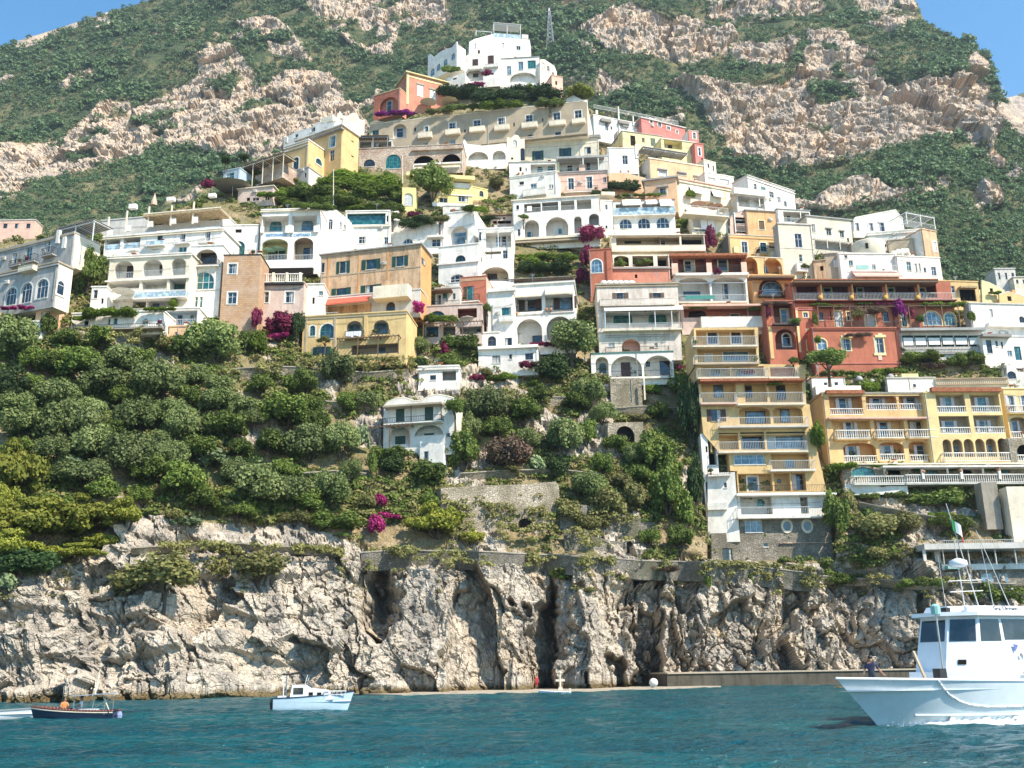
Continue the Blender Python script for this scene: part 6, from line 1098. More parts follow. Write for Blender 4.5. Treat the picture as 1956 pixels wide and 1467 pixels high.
TREES = '''
olive 30 652 105 125;dark 12 740 90 100;olive 62 812 130 100;olive 135 815 130 130;olive 105 760 110 90;olive 205 735 115 110;broad 150 700 110 90;olive 238 690 110 80;olive 300 735 115 120;olive 262 800 105 110;olive 245 870 125 120;olive 345 815 80 110;olive 180 850 110 100;
broad 190 650 90 60;broad 130 650 60 60;olive 408 655 118 118;broad 350 665 70 60;shrub 320 660 70 50;broad 470 655 50 60;vine 492 655 36 70;olive 415 770 95 75;broad 430 818 110 85;broad 545 790 130 95;broad 500 740 60 60;broad 580 735 75 75;olive 650 705 78 95;olive 590 850 110 100;olive 650 845 85 100;shrub 700 705 70 40;shrub 620 650 30 20;
olive 155 905 130 80;broad 195 938 72 62;cactus 130 885 70 40;broad 350 925 100 110;cactus 415 880 80 50;cactus 330 905 46 70;broad 385 960 90 70;olive 500 930 140 115;olive 565 945 80 95;dark 470 900 70 70;olive 626 935 92 105;ivy 640 1000 110 50;shrub 330 985 60 40;cactus 355 1000 70 30;
pine 20 910 140 160;pine 70 1000 210 110;pine 165 990 160 100;pine 240 985 96 74;pine 120 1058 170 54;dark 40 1075 140 80;pine 25 1045 120 80;shrub 310 1100 175 100;shrub 490 1085 150 85;shrub 250 1115 70 60;shrub 420 1090 60 60;cactus 12 1115 40 50;broad 60 735 50 50;
broad 168 525 70 125;ivy 92 625 40 62;vine 210 600 106 34;vine 305 592 64 14;vine 330 580 20 30;vine 155 608 36 18;broad 245 625 30 16;
bloom 40 588 90 14;wine 48 612 30 16;wine 535 622 66 60;bloom 532 645 50 28;wine 490 612 24 54;dark 568 625 30 80;wine 396 352 32 22;bloom 545 305 26 14;
broad 600 372 110 50;vine 690 345 130 50;vine 722 368 110 50;broad 640 385 110 40;vine 560 368 70 30;broad 735 398 80 30;vine 650 350 60 40;vine 452 350 50 16;broad 545 385 60 24;broad 480 335 60 24;dark 430 305 34 22;dark 466 302 26 20;
broad 826 352 92 108;dark 795 425 80 34;wine 789 412 30 20;broad 750 415 40 24;shrub 840 420 50 24;
dark 880 178 100 40;dark 950 185 120 46;dark 1020 178 110 46;broad 905 205 120 22;shrub 835 212 60 24;vine 960 200 90 30;vine 1010 175 30 50;pine 1108 180 62 40;purple 752 216 80 20;bloom 906 162 44 18;wine 930 140 26 18;ivy 862 132 42 22;broad 1050 195 60 30;
vine 1045 492 128 30;dark 1040 515 120 34;vine 1015 505 40 50;wine 1130 450 60 44;wine 1120 492 34 56;wine 1112 530 30 40;dark 1190 357 80 34;dark 1150 368 50 20;vine 1240 373 104 11;vine 1306 425 18 30;vine 1318 372 22 26;wine 1355 458 30 66;broad 1185 507 30 30;broad 1228 503 40 22;
bloom 798 590 32 38;wine 808 610 26 22;vine 842 610 64 30;ivy 880 660 90 44;ivy 860 690 60 36;wine 848 668 24 40;olive 803 660 38 44;dark 795 695 50 26;broad 930 590 20 30;olive 1092 652 104 110;dark 1062 708 92 70;wine 1040 658 62 14;vine 958 722 64 26;wine 912 722 34 18;olive 1118 750 96 80;vine 1020 732 24 22;wine 1010 700 40 20;
olive 928 772 90 96;broad 1000 790 90 70;olive 1078 838 84 110;broad 886 868 84 110;dry 975 868 112 100;cactus 1025 890 40 50;dark 1060 895 70 60;ivy 740 868 80 44;ivy 712 890 24 70;dark 755 890 70 50;cactus 690 840 36 70;ivy 820 905 90 60;cactus 805 895 40 30;bloom 718 1005 40 66;bloom 742 990 56 26;bloom 726 958 30 44;pine 835 1000 130 86;pine 900 1028 56 44;shrub 700 960 50 40;
olive 1120 930 90 90;shrub 1160 965 90 90;broad 1175 850 60 50;olive 1150 790 60 60;shrub 1215 800 70 30;broad 1250 870 90 110;broad 1275 950 90 130;broad 1300 1030 60 70;shrub 1215 950 60 90;shrub 1085 980 60 60;dark 1320 800 50 190;ivy 1300 740 60 60;dark 1330 930 40 130;broad 1150 890 50 60;vine 1245 745 40 30;
vine 1562 835 30 90;broad 1590 905 44 46;vine 1615 890 50 24;ivy 1600 990 60 110;broad 1640 1070 60 80;broad 1595 1110 90 44;ivy 1670 948 130 20;shrub 1670 1010 110 80;ivy 1790 955 130 50;broad 1815 1000 90 50;shrub 1735 1000 90 60;shrub 1700 1060 120 40;broad 1760 1115 100 30;broad 1905 1142 120 66;shrub 1620 960 30 70;vine 1795 985 60 20;
broad 1583 688 96 58;broad 1760 686 92 40;broad 1845 690 80 44;vine 1700 712 80 22;vine 1640 715 60 20;shrub 1590 712 60 20;dry 1780 700 60 20;broad 1620 740 30 20;vine 1660 740 40 30;wine 1370 520 20 20;
vine 1568 582 44 10;vine 1556 612 12 46;purple 1718 592 26 60;wine 1690 582 50 10;vine 1806 584 104 20;vine 1854 606 18 34;vine 1758 610 16 30;wine 1780 922 170 9;broad 1700 916 40 16;broad 1755 900 30 12;broad 1820 898 30 12;broad 1890 898 30 12;wine 1468 600 12 40;vine 1448 590 40 12;vine 1335 588 40 14;
dry 1262 1088 76 24;vine 1380 1085 140 11;ivy 1432 1108 24 44;ivy 1352 1112 20 44;ivy 1075 1100 56 34;shrub 1120 1130 40 20;vine 1690 890 60 10;ivy 780 695 30 40;broad 800 640 30 30;broad 1520 615 30 20;broad 1535 510 26 18;broad 1515 690 24 20;vine 1480 735 30 12;wine 1430 712 26 10;wine 1300 705 24 16;vine 620 345 90 26;vine 672 372 110 26;broad 600 397 90 22;vine 700 398 100 22;broad 745 345 60 36;broad 762 378 40 40;broad 565 392 60 24;vine 520 372 60 20;dark 930 420 50 20;vine 905 400 50 24;shrub 950 350 40 40;broad 1000 415 24 16;shrub 560 350 40 20;olive 700 770 60 60;broad 660 770 50 50;olive 480 800 60 60;olive 300 850 70 70;broad 460 860 60 60;broad 270 950 70 50;shrub 300 940 50 40;broad 600 780 50 60;shrub 930 715 50 30;broad 870 780 50 50;broad 1100 770 60 60;olive 1210 870 50 60;broad 1260 790 60 50;shrub 1190 920 60 50;ivy 1310 980 50 90;broad 1240 1030 60 50;shrub 1120 1000 50 50;pine 10 970 90 100;pine 195 1038 80 50;broad 95 700 80 70;olive 30 770 80 70;olive 170 790 90 80;broad 235 760 70 60;olive 320 790 80 80;broad 215 830 80 70;olive 100 860 90 80;broad 290 900 80 80;olive 330 870 70 70;broad 380 860 80 70;olive 390 820 70 60;olive 470 780 80 70;broad 520 850 80 80;olive 450 900 70 70;broad 540 900 80 60;broad 590 960 80 60;olive 670 900 50 60;broad 450 980 90 50;shrub 560 990 80 40;broad 40 860 80 60;olive 60 900 60 60;broad 360 760 60 60;olive 380 720 60 60;broad 560 740 60 50;broad 600 810 70 70;olive 420 740 70 60;broad 270 690 70 60;broad 60 690 60 60;olive 900 820 60 80;broad 950 820 70 60;broad 1030 760 60 60;broad 1120 830 60 70;olive 1010 840 60 60;shrub 1140 1000 60 50;broad 1220 910 60 60;broad 1280 900 60 80;vine 640 930 50 30;broad 820 960 60 40;shrub 950 900 80 30;dry 1660 596 80 26;vine 1650 580 36 8;dry 1480 580 60 16;vine 1590 586 50 12;dry 1640 640 60 16;vine 1562 650 14 30;wine 1740 600 14 30;vine 1900 560 30 12;shrub 1640 600 26 30;broad 1200 860 50 40
'''
for ln in TREES.replace('\n', '').split(';'):
    k, x, y, w, h = ln.split(); x, y, w, h = map(float, (x, y, w, h))
    hit = None                                # a plant in front of a house stands just before its wall
    Yp = None
    for (xa, xb, ya, yb, A, V, md) in CUTS:
        if xa < x < xb and ya < y < yb:
            d = ray(x, y); t = (Vector(A)-Vector((0, 0, CAM_H))).dot(Vector(V))/d.dot(Vector(V)); yy = d.y*t
            Yp = yy if Yp is None else min(Yp, yy)
    Yg = ground(x, min(y+h*.35, 1140)).y
    s_ = (W(x+1, y, 150)-W(x, y, 150)).length*h*.35
    if Yp is None or Yg-.3 < Yp: Yf = Yg - min(1.2, s_*.5)
    else: Yf = Yp - min(1.4, .35*min(w, h)*.08+.35)
    thin = k in ('vine', 'ivy', 'bloom', 'wine', 'purple') or Yp is not None and Yf < Yg-2
    plant(k, x, y, w, h, unique(LOOK[k], x, y, w, h), Y=Yf, trunk=(not (k in ('vine', 'ivy', 'wine', 'purple', 'bloom', 'cactus'))) and not (w > 2.2*h), group=None, depth=(min(w, h)*.05*.9 if thin else None), rz=0 if thin else None)

# potted plants on one balcony of many houses
import re as _re
LM['pot'] = LM['broad']; _pm = [crown_mesh('foliage', LM['broad'], 61, 10, 60, .12, (1, 1, 1), (.25, .45)), crown_mesh('foliage', LM['vine'], 62, 10, 60, .12, (1, 1, 1), (.25, .45)), crown_mesh('bloom', LM['wine'], 63, 10, 60, .12, (1, 1, 1), (.25, .45))]
_n = 0; _seen = set()
for o in [o for o in bpy.data.objects if o.name.split('.')[0] == 'balcony' and o.type == 'MESH']:
    r = o.parent; xs_ = [v.co.x for v in o.data.vertices]; ys_ = [v.co.y for v in o.data.vertices]; zs_ = [v.co.z for v in o.data.vertices]
    if max(xs_)-min(xs_) < 2.2 or random.random() < .25: continue
    short = _re.split(r' (with|below|under|beneath|behind|right|left|at|of|over|above|on|between|beside|and) ', r['label'])[0]
    place = 'left' if random.random() < .5 else 'right'; lb = f'potted plant near the {place} end of the balcony, {short}'
    if lb in _seen or len(lb.split()) > 16: continue
    _seen.add(lb); x = min(xs_)+.5 if place == 'left' else max(xs_)-.5
    c = r.matrix_basis @ Vector((x, min(ys_)+.35, max(zs_))); e = empty('potted_plant', c, 0, label=lb, cat='potted plant'); b = MB(); b.lathe((0, 0, .0), [(.16, 0), (.22, .35), (.24, .38)], 'terra', 8); b.build('pot', e)
    m_ = random.choice(_pm); f = link(m_.name.split('.')[0], m_, e, Vector((0, 0, .75))); k = random.uniform(.35, .6); f.scale = (k, k*.8, k)
# ================================================================ STONE WALLS on the slope
def swall(label, pts_top, yb, mat, Yd=0, dep=2.5, holes='', yaw=0, Y=None, kind='retaining_wall'):
    xs = [p[0] for p in pts_top]; x0, x1 = min(xs), max(xs); d = ground((x0+x1)/2, min(yb, 1125)).y - (Y if Y else 0) if Y else 1
    ga, gb = (np.mean([ground(x+o, min(yb, 1120)).y for o in (-14, 0, 14)])-d*.6 for x in (x0, x1)); a, b_ = W(x0, yb, ga), W(x1, yb, gb); yw = math.degrees(math.atan2(b_.y-a.y, b_.x-a.x))
    return wall_thing(label, ZP, x0, x1, pts_top[0][1], yb, mat, top=pts_top, dep=dep, yaw=max(yw, .1), ops=holes, Y=float(ga), dn=.3)
def on_slope(px, py, d=1.0): return ground(px, py).y - d*.35
swall('great overgrown stone retaining wall with a small dark arch', [(842, 932), (900, 928), (1000, 925), (1062, 920), (1070, 930)], 1012, 'stone', Y=on_slope(950, 1000, 1.6), holes='a 990 990 1018 1008 k')
swall('curved stone wall with two little arched doors above the cliff path', [(1078, 1010), (1120, 1012), (1140, 1025), (1160, 1032), (1188, 1035), (1212, 1032)], 1062, 'stoned', Y=on_slope(1150, 1050, 1.2), holes='a 1174 1040 1189 1058 k; a 1198 1034 1210 1062 k')
swall('dark stone wall beside the curved wall, left of the leafy bushes', [(1070, 960), (1120, 965), (1200, 985), (1260, 1000)], 1030, 'stoned', Y=on_slope(1150, 1010, .7))
swall('stone arch portal with a dark opening on the slope', [(1161, 808), (1232, 806)], 876, 'stone', Y=on_slope(1200, 870, 2.2), holes='L 1178 814 1213 852 a n dark', dep=4)
def ribbon(label, pts, hpx, mat, th=.9, out=.25):
    """one masonry wall that follows the ground; pts: its top edge in pixels"""
    xs = np.arange(pts[0][0], pts[-1][0]+.1, 5.0); ty = np.interp(xs, [p[0] for p in pts], [p[1] for p in pts]) + 1.2*fbm(np.stack([xs*.03, xs*0+pts[0][1], xs*0+.5], -1), 3)
    Ys = np.array([min(ground(x, min(y+k, 1122)).y for k in (-4, 4, 14, hpx)) for x, y in zip(xs, ty)])
    Ys = np.array([Ys[max(0, i-3):i+4].min() for i in range(len(Ys))]); Ys = np.convolve(np.pad(Ys, 4, mode='edge'), np.ones(9)/9, 'valid')-out
    T = [W(x, y, Yy) for x, y, Yy in zip(xs, ty, Ys)]; B = [W(x, y+hpx, Yy+.9) for x, y, Yy in zip(xs, ty, Ys)]; n = len(xs); o = T[n//2].copy()
    vs = [v-o for v in T]+[v-o for v in B]+[v-o+Vector((0, th, 0)) for v in T]+[v-o+Vector((0, th+.5, 0)) for v in B]
    fs = [(i, n+i, n+i+1, i+1) for i in range(n-1)]+[(2*n+i, i, i+1, 2*n+i+1) for i in range(n-1)]+[(3*n+i, 2*n+i, 2*n+i+1, 3*n+i+1) for i in range(n-1)]+[(0, 2*n, 3*n, n), (n-1, 2*n-1, 4*n-1, 3*n-1)]
    b = MB(); b.add(vs, fs, mat); w = b.mesh('retaining_wall'); ob = link('retaining_wall', w, None, o, label=label, cat='wall')
    b = MB(); 
    for i in range(n-1):
        a, c = T[i]-o, T[i+1]-o; b.add([a+Vector((-.0, -.08, .0)), c+Vector((0, -.08, 0)), c+Vector((0, th+.05, 0)), a+Vector((0, th+.05, 0)), a+Vector((0, -.08, .16)), c+Vector((0, -.08, .16)), c+Vector((0, th+.05, .16)), a+Vector((0, th+.05, .16))], [(4, 5, 6, 7), (0, 1, 5, 4), (2, 3, 7, 6), (0, 3, 2, 1)], 'concrete')
    b.build('coping', ob)
ribbon('long weathered stone wall carrying the path along the cliff top', [(690, 1056), (762, 1052), (900, 1053), (1080, 1062), (1240, 1072), (1375, 1076), (1450, 1084), (1560, 1096)], 36, 'stoned', out=.25)
ribbon('narrow wall of the slanting path right of the oval windowed base', [(1566, 1100), (1650, 1106), (1760, 1112), (1960, 1116)], 14, 'stone')
ribbon('rough low stone wall above the sea cliff at the left', [(250, 1048), (420, 1036), (560, 1046), (655, 1052)], 13, 'stone')
ribbon('stepped terrace wall right of the peach cellar block', [(430, 706), (520, 700), (600, 704), (700, 712), (780, 706)], 22, 'stone')
ribbon('grey terrace wall left of the lone white villa', [(470, 772), (560, 764), (640, 768), (715, 764)], 20, 'stone')
ribbon('terrace wall between the lone white villa and the arch portal', [(890, 772), (960, 764), (1060, 758), (1150, 762)], 18, 'stonew')
ribbon('broken terrace wall above the magenta bougainvillea', [(560, 905), (640, 900), (700, 905)], 18, 'stone')
ribbon('upper garden wall above the great overgrown wall', [(880, 905), (960, 900), (1060, 896), (1140, 905)], 14, 'stone')
ribbon('terrace wall below the white vaulted arcade', [(1150, 782), (1230, 776), (1310, 780)], 20, 'stone')
ribbon('slanting garden wall below the long white balustrade', [(1640, 960), (1720, 975), (1800, 990), (1870, 1000)], 16, 'stone')
ribbon('stone wall under the vine terraces of the yellow villas', [(540, 405), (640, 412), (740, 410)], 12, 'stone')
swall('low stone wall under the white terrace with the grape vine', [(130, 632), (312, 624)], 665, 'stone', Y=on_slope(220, 655, 1.2))
swall('stone wall right of the white vaulted arcade', [(1232, 726), (1300, 722)], 756, 'stone', Y=on_slope(1260, 750, 1))
WALLTOPS = [(842, 932, 1070, 930), (1078, 1010, 1212, 1032), (1070, 960, 1260, 1000), (762, 1052, 1560, 1088), (650, 1062, 762, 1052), (130, 632, 312, 624), (430, 702, 540, 700), (575, 688, 790, 686), (955, 752, 1075, 748), (300, 1040, 690, 1052), (1440, 1095, 1850, 1112), (842, 960, 1060, 975), (860, 1000, 1060, 1010), (430, 740, 540, 745)]
rng = np.random.RandomState(31); C = []
for x0, y0, x1, y1 in WALLTOPS:
    for k in range(int((x1-x0)/2.4)):
        t = rng.uniform(); x = x0+(x1-x0)*t; y = y0+(y1-y0)*t+rng.exponential(10)-3
        if fbm(np.array([[x*.02, y*.02, 3.]]), 2)[0] < -.1: continue
        d = min(ground(x, min(y, 1120)).y, ground(x, min(y+40, 1120)).y)-rng.uniform(.3, 1.2); C.append(W(x, y, d))
leafmass('wall_growth', np.array(C), rng.uniform(.3, .9, len(C)), 45, .2, LM['scrub'], 33, 'green and yellowish plants spilling over the tops of the stone walls', 'wall plants')
# ================================================================ BATHING DECK at the right
YD = float(D(1860, 1080))-1.5
def bd(name, label, shapes, cat, kind=None):
    """shapes: (x0, y0, x1, y1, v0, v1, material) in Z13 pixels at the deck's depth"""
    q = [cv(Z13, (s[0]+s[2])/2, s[3]) for s in shapes]; c = W(*q[0], YD); e = empty(name, c, 0, label=label, cat=cat)
    return e, c
e, c0 = bd('bathing_deck', 'white two level bathing deck with slim posts below the hotel', [(640, 415, 1062, 450, 0, 3, 'white')], 'bathing deck')
def dk(nm, x0, y0, x1, y1, v0, v1, m, par=e):
    p, q = cv(Z13, x0, y0), cv(Z13, x1, y1); a = W(p[0], p[1], YD+v0); b_ = W(q[0], q[1], YD+v0); bb = MB(); bb.box((a.x-c0.x, v0, b_.z-c0.z), (b_.x-c0.x, v1, a.z-c0.z), m); return bb.build(nm, par)
f_ = dk('upper_deck', 550, 318, 1200, 338, -3, 1.5, 'greywhite'); dk('lower_deck', 640, 424, 1200, 445, -1, 2.5, 'white'); dk('stone_base', 590, 446, 1200, 530, -.5, 3, 'stoneg')
for x in (560, 650, 780, 918, 1020): dk('post', x-4, 338, x+4, 520 if x == 560 else 424, -2.6, -2.35, 'greywhite')
for x in (640, 1062): dk('post', x-2, 300, x+2, 318, -2.8, -2.6, 'greywhite')
for x0, x1 in ((750, 805), (840, 905), (930, 985)): w_ = dk('window', x0, 472, x1, 524, -.58, -.45, 'bglass')
dk('shed', 600, 345, 640, 425, 0, 1.2, 'greywhite'); dk('sunbed', 672, 430, 735, 446, -2.2, -1, 'tarp')
bb = MB(); p, q = cv(Z13, 645, 300), cv(Z13, 1100, 300); a, b_ = W(*p, YD-2.7), W(*q, YD-2.7)
rail(bb, (a.x-c0.x, -2.7), (b_.x-c0.x, -2.7), a.z-c0.z-.9, a.z-c0.z, 'w'); bb.build('railing', e)
# ================================================================ QUAY
def quay():
    b = MB(); P0 = sea(772, 1334)-Vector((0, 2, 0)); P1 = sea(1372, 1316)-Vector((0, 2, 0)); hz = .55
    def strip(P0, P1, h, back, m):
        d = (P1-P0); n = Vector((-d.y, d.x, 0)).normalized()*back; n = n if n.y > 0 else -n
        vs = [P0, P1, P1+n, P0+n]; vs = [Vector((v.x, v.y, -1)) for v in vs]+[Vector((v.x, v.y, h)) for v in vs]
        b.add(vs, [(0, 3, 2, 1), (4, 5, 6, 7), (0, 1, 5, 4), (1, 2, 6, 5), (2, 3, 7, 6), (3, 0, 4, 7)], m)
    strip(P0, P1, .42, 16, 'deck'); Q0 = sea(1278, 1318)+Vector((0, 1.2, 0)); Q1 = sea(2150, 1300)+Vector((0, 2, 0))
    strip(Q0, Q1, 2.0, 20, 'quayface')
    strip(Q0+Vector((-.2, -.25, 0)), Q1+Vector((.2, -.25, 0)), .25, 4, 'stoned')
    o = b.build('quay', kind='structure')
    b = MB(); d = Q1-Q0; n = Vector((-d.y, d.x, 0)).normalized()
    vs = [Q0-n*.2, Q1-n*.2, Q1+n*6, Q0+n*6]; vs = [Vector((v.x, v.y, 2.004)) for v in vs]+[Vector((v.x, v.y, 2.2)) for v in vs]
    b.add(vs, [(0, 3, 2, 1), (4, 5, 6, 7), (0, 1, 5, 4), (1, 2, 6, 5), (2, 3, 7, 6), (3, 0, 4, 7)], 'deck'); b.build('quay_paving', kind='structure')
quay()
def boulder(px, py, w, h, label, seed, mat=None, Y=None):
    p = sea(px, py) if Y is None else W(px, py, Y); s_ = (W(px+1, py, p.y)-W(px, py, p.y)).length
    u_, v_ = np.meshgrid(np.linspace(0, 2*np.pi, 40), np.linspace(-.5*np.pi, .5*np.pi, 24), indexing='ij')
    N_ = np.stack([np.cos(u_)*np.cos(v_), np.sin(u_)*np.cos(v_), np.sin(v_)], -1); d1, d2, ci = voro(N_*1.7+seed); r_ = 1+.22*ci+.35*np.clip(d2-d1, 0, .4)+.12*fbm(N_*3+seed, 3)
    V_ = N_*r_[..., None]*np.array([w*s_/2, w*s_*.4, h*s_*.8]); 
    o = link('boulder', np_mesh('boulder', V_.reshape(-1, 3), grid_faces(40, 24), M_CLIFF, False, {'rock': np.ones(V_.shape[:2])}), None, p+Vector((0, w*s_*.35, h*s_*.1)), label=label, cat='rock')
boulder(1200, 1312, 60, 26, 'big pale boulder on the quay beside the white ball', 3, Y=sea(1200, 1318).y+3)
boulder(1640, 1318, 34, 12, 'dark wet boulder at the foot of the quay left of the big boat', 9)
boulder(1605, 1318, 22, 8, 'small wet boulder at the foot of the quay', 12)
boulder(735, 1330, 80, 34, 'rounded grey boulder at the foot of the cliff', 21, Y=sea(735, 1334).y+5)
# ================================================================ PEOPLE
def mk(name, c, r=.7): SPEC.setdefault(name, lambda: plain(name, c, r)); return name
SKIN = mk('sun_tanned_skin', (.42, .22, .14)); HAIR = mk('dark_hair', (.02, .014, .01), .5)
def person(loc, rz, label, pose, top_c, leg_c, hair=True, hat=None, scale=1.0, bare=False, sleeve=.45):
    """pose: joint overrides (x right, y forward is -y, z up) of a 1.75 m figure; skinned as one continuous body"""
    J = dict(pelvis=(0, 0, .95), waist=(0, 0, 1.1), chest=(0, 0, 1.32), neck=(0, .0, 1.48), head0=(0, -.01, 1.58), head=(0, -.02, 1.68), top=(0, -.01, 1.76),
             shL=(.18, 0, 1.42), elL=(.25, .02, 1.13), wrL=(.27, -.06, .88), shR=(-.18, 0, 1.42), elR=(-.25, .02, 1.13), wrR=(-.27, -.06, .88),
             hipL=(.1, 0, .9), knL=(.11, -.02, .5), anL=(.12, .02, .08), toL=(.13, -.14, .04), hipR=(-.1, 0, .9), knR=(-.11, -.02, .5), anR=(-.12, .02, .08), toR=(-.13, -.14, .04))
    J.update(pose); Rd = dict(pelvis=.15, waist=.13, chest=.165, neck=.058, head0=.085, head=.1, top=.055, shL=.07, elL=.045, wrL=.03, shR=.07, elR=.045, wrR=.03, hipL=.095, knL=.062, anL=.042, toL=.035, hipR=.095, knR=.062, anR=.042, toR=.035)
    names = list(J); E = [('pelvis', 'waist'), ('waist', 'chest'), ('chest', 'neck'), ('neck', 'head0'), ('head0', 'head'), ('head', 'top')]
    for s_ in 'LR': E += [('chest', 'sh'+s_), ('sh'+s_, 'el'+s_), ('el'+s_, 'wr'+s_), ('pelvis', 'hip'+s_), ('hip'+s_, 'kn'+s_), ('kn'+s_, 'an'+s_), ('an'+s_, 'to'+s_)]
    V = [Vector(J[n]) for n in names]; RR = [Rd[n] for n in names]; EE = [(names.index(a), names.index(b)) for a, b in E]
    for s_ in 'LR':                          # palm, four fingers and the thumb
        w_ = Vector(J['wr'+s_]); d = (w_-Vector(J['el'+s_])).normalized(); sd = d.cross(Vector((0, -1, .2))).normalized()
        V.append(w_+d*.08); RR.append(.034); pi_ = len(V)-1; EE.append((names.index('wr'+s_), pi_))
        for k, (o, l) in enumerate(((-.03, .07), (-.01, .08), (.01, .075), (.03, .06))):
            V.append(w_+d*(.08+l)+sd*o*1.2+Vector((0, -.012*k, 0))); RR.append(.01); EE.append((pi_, len(V)-1))
        V.append(w_+d*.08-sd*.06+Vector((0, -.02, 0))); RR.append(.011); EE.append((pi_, len(V)-1))
    V += [Vector(J['head'])+Vector((0, -.115, -.01))]; RR.append(.018); EE.append((names.index('head'), len(V)-1))       # nose
    me = bpy.data.meshes.new('t'); me.from_pydata([v*scale for v in V], EE, []); o = bpy.data.objects.new('t', me); COL.objects.link(o)
    o.modifiers.new('s', 'SKIN'); o.modifiers.new('u', 'SUBSURF').levels = 1
    for k, sv_ in enumerate(me.skin_vertices[0].data): sv_.radius = (RR[k]*scale, RR[k]*scale*(.78 if k in (0, 1, 2) else 1)); sv_.use_root = (k == 0)
    dg = bpy.context.evaluated_depsgraph_get(); dg.update(); bm_ = bpy.data.meshes.new_from_object(o.evaluated_get(dg)); bpy.data.objects.remove(o)
    bm_.materials.clear()
    for m_ in (SKIN, top_c, leg_c): bm_.materials.append(M(m_))
    zc = J['neck'][2]*scale; pz = J['waist'][2]*scale
    def near(c, a, b_, lim):
        a, b_ = Vector(J[a])*scale, Vector(J[b_])*scale; t = max(0, min(1, (c-a).dot(b_-a)/max(1e-6, (b_-a).length_squared))); return (c-a-(b_-a)*t).length, t
    for p in bm_.polygons:
        c = p.center; best = min(((near(c, a, b_, 0)[0]/max(.02, (Rd[a]+Rd[b_])/2), a, b_, near(c, a, b_, 0)[1]) for a, b_ in E), key=lambda q: q[0]); a, b_, t = best[1:]
        mi = 0
        if a in ('waist',) or b_ == 'chest' or a == 'chest' and b_ != 'neck' or (a[:2] == 'sh' and t < sleeve*1.6): mi = 0 if bare else 1
        if (a, b_) == ('chest', 'neck') and t < .6: mi = 0 if bare else 1
        if a == 'pelvis' or a[:3] == 'hip': mi = 2
        p.material_index = mi; p.use_smooth = True
    e = empty('person', loc, rz, label=label, cat='person'); link('body', bm_, e)
    hd = Vector(J['head'])*scale
    if hair: b = MB(); b.ball(hd+Vector((0, .025, .035)), .108*scale, HAIR, .92, 12); b.build('hair', e, True)
    if hat: b = MB(); b.lathe(hd+Vector((0, 0, .03)), [(.19, 0), (.19, .015), (.11, .03), (.1, .1), (.05, .13)], hat, 14); b.build('hat', e, True)
    b = MB()                                  # face: eyes and mouth
    for s_ in (-1, 1): b.ball(hd+Vector((s_*.035, -.095, .0))*scale, .012, 'dark', 1, 6)
    b.box(tuple(hd+Vector((-.025, -.1, -.06))), tuple(hd+Vector((.025, -.088, -.05))), mk('lips', (.3, .1, .08))); b.build('face', e)
    return e
q = sea(1025, 1322); person(Vector((q.x, q.y-1.3, .42)), R(20), 'person in red clothes standing on the low quay in front of the dark cleft', {}, mk('red_cloth', (.5, .04, .05)), 'red_cloth')
q = sea(1112, 1320)
person(Vector((q.x, q.y-1.2, .42)), R(-30), 'person with a red hat sitting on the quay behind the little white dinghy', dict(pelvis=(0, 0, .3), waist=(0, 0, .46), chest=(0, -.02, .68), neck=(0, -.02, .85), head0=(0, -.03, .94), head=(0, -.04, 1.04), top=(0, -.04, 1.12), shL=(.18, -.02, .78), elL=(.24, -.12, .54), wrL=(.14, -.3, .5), shR=(-.18, -.02, .78), elR=(-.24, -.12, .54), wrR=(-.14, -.3, .5), hipL=(.1, -.05, .28), knL=(.13, -.42, .5), anL=(.13, -.5, .1), toL=(.13, -.64, .06), hipR=(-.1, -.05, .28), knR=(-.13, -.42, .5), anR=(-.13, -.5, .1), toR=(-.13, -.64, .06)), mk('pale_pink_cloth', (.6, .4, .38)), mk('grey_cloth', (.3, .32, .35)), hat='red_cloth', scale=1.25)
# white ball, ladder, buoys
b = MB(); b.ball((0, 0, .6), .56, 'white', 1, 16); b.lathe((0, 0, -.02), [(.35, 0), (.3, .15)], 'grey', 10); q = sea(1248, 1320); b.build('mooring_buoy', None, True, loc=Vector((q.x, q.y-.6, .42)), label='large white mooring ball stored on the quay beside the pale boulder', cat='buoy')
b = MB(); q = sea(1067, 1325)
b.box((-.09, -.09, 0), (.09, .09, 1.9), 'cream'); b.box((-.55, -.07, 1.0), (.55, .07, 1.25), 'cream'); b.box((-.25, -.25, 0), (.25, .25, .3), 'cream'); b.ball((0, 0, 2.0), .17, 'cream')
b.build('boarding_post', None, loc=Vector((q.x+.2, q.y-1.0, .42)), label='white cross shaped boarding post on the quay edge above the dinghy', cat='post')
for (x, y, r_, lb) in ((845, 1331, .32, 'small white mooring buoy floating left of the quay people'), (690, 1336, .2, 'tiny white float near the foot of the cliff')):
    b = MB(); b.ball((0, 0, .1), r_, 'white', 1, 12); b.bar((0, 0, r_), (0, 0, r_+.18), .03, 'iron'); b.build('buoy', None, True, loc=sea(x, y), label=lb, cat='buoy')
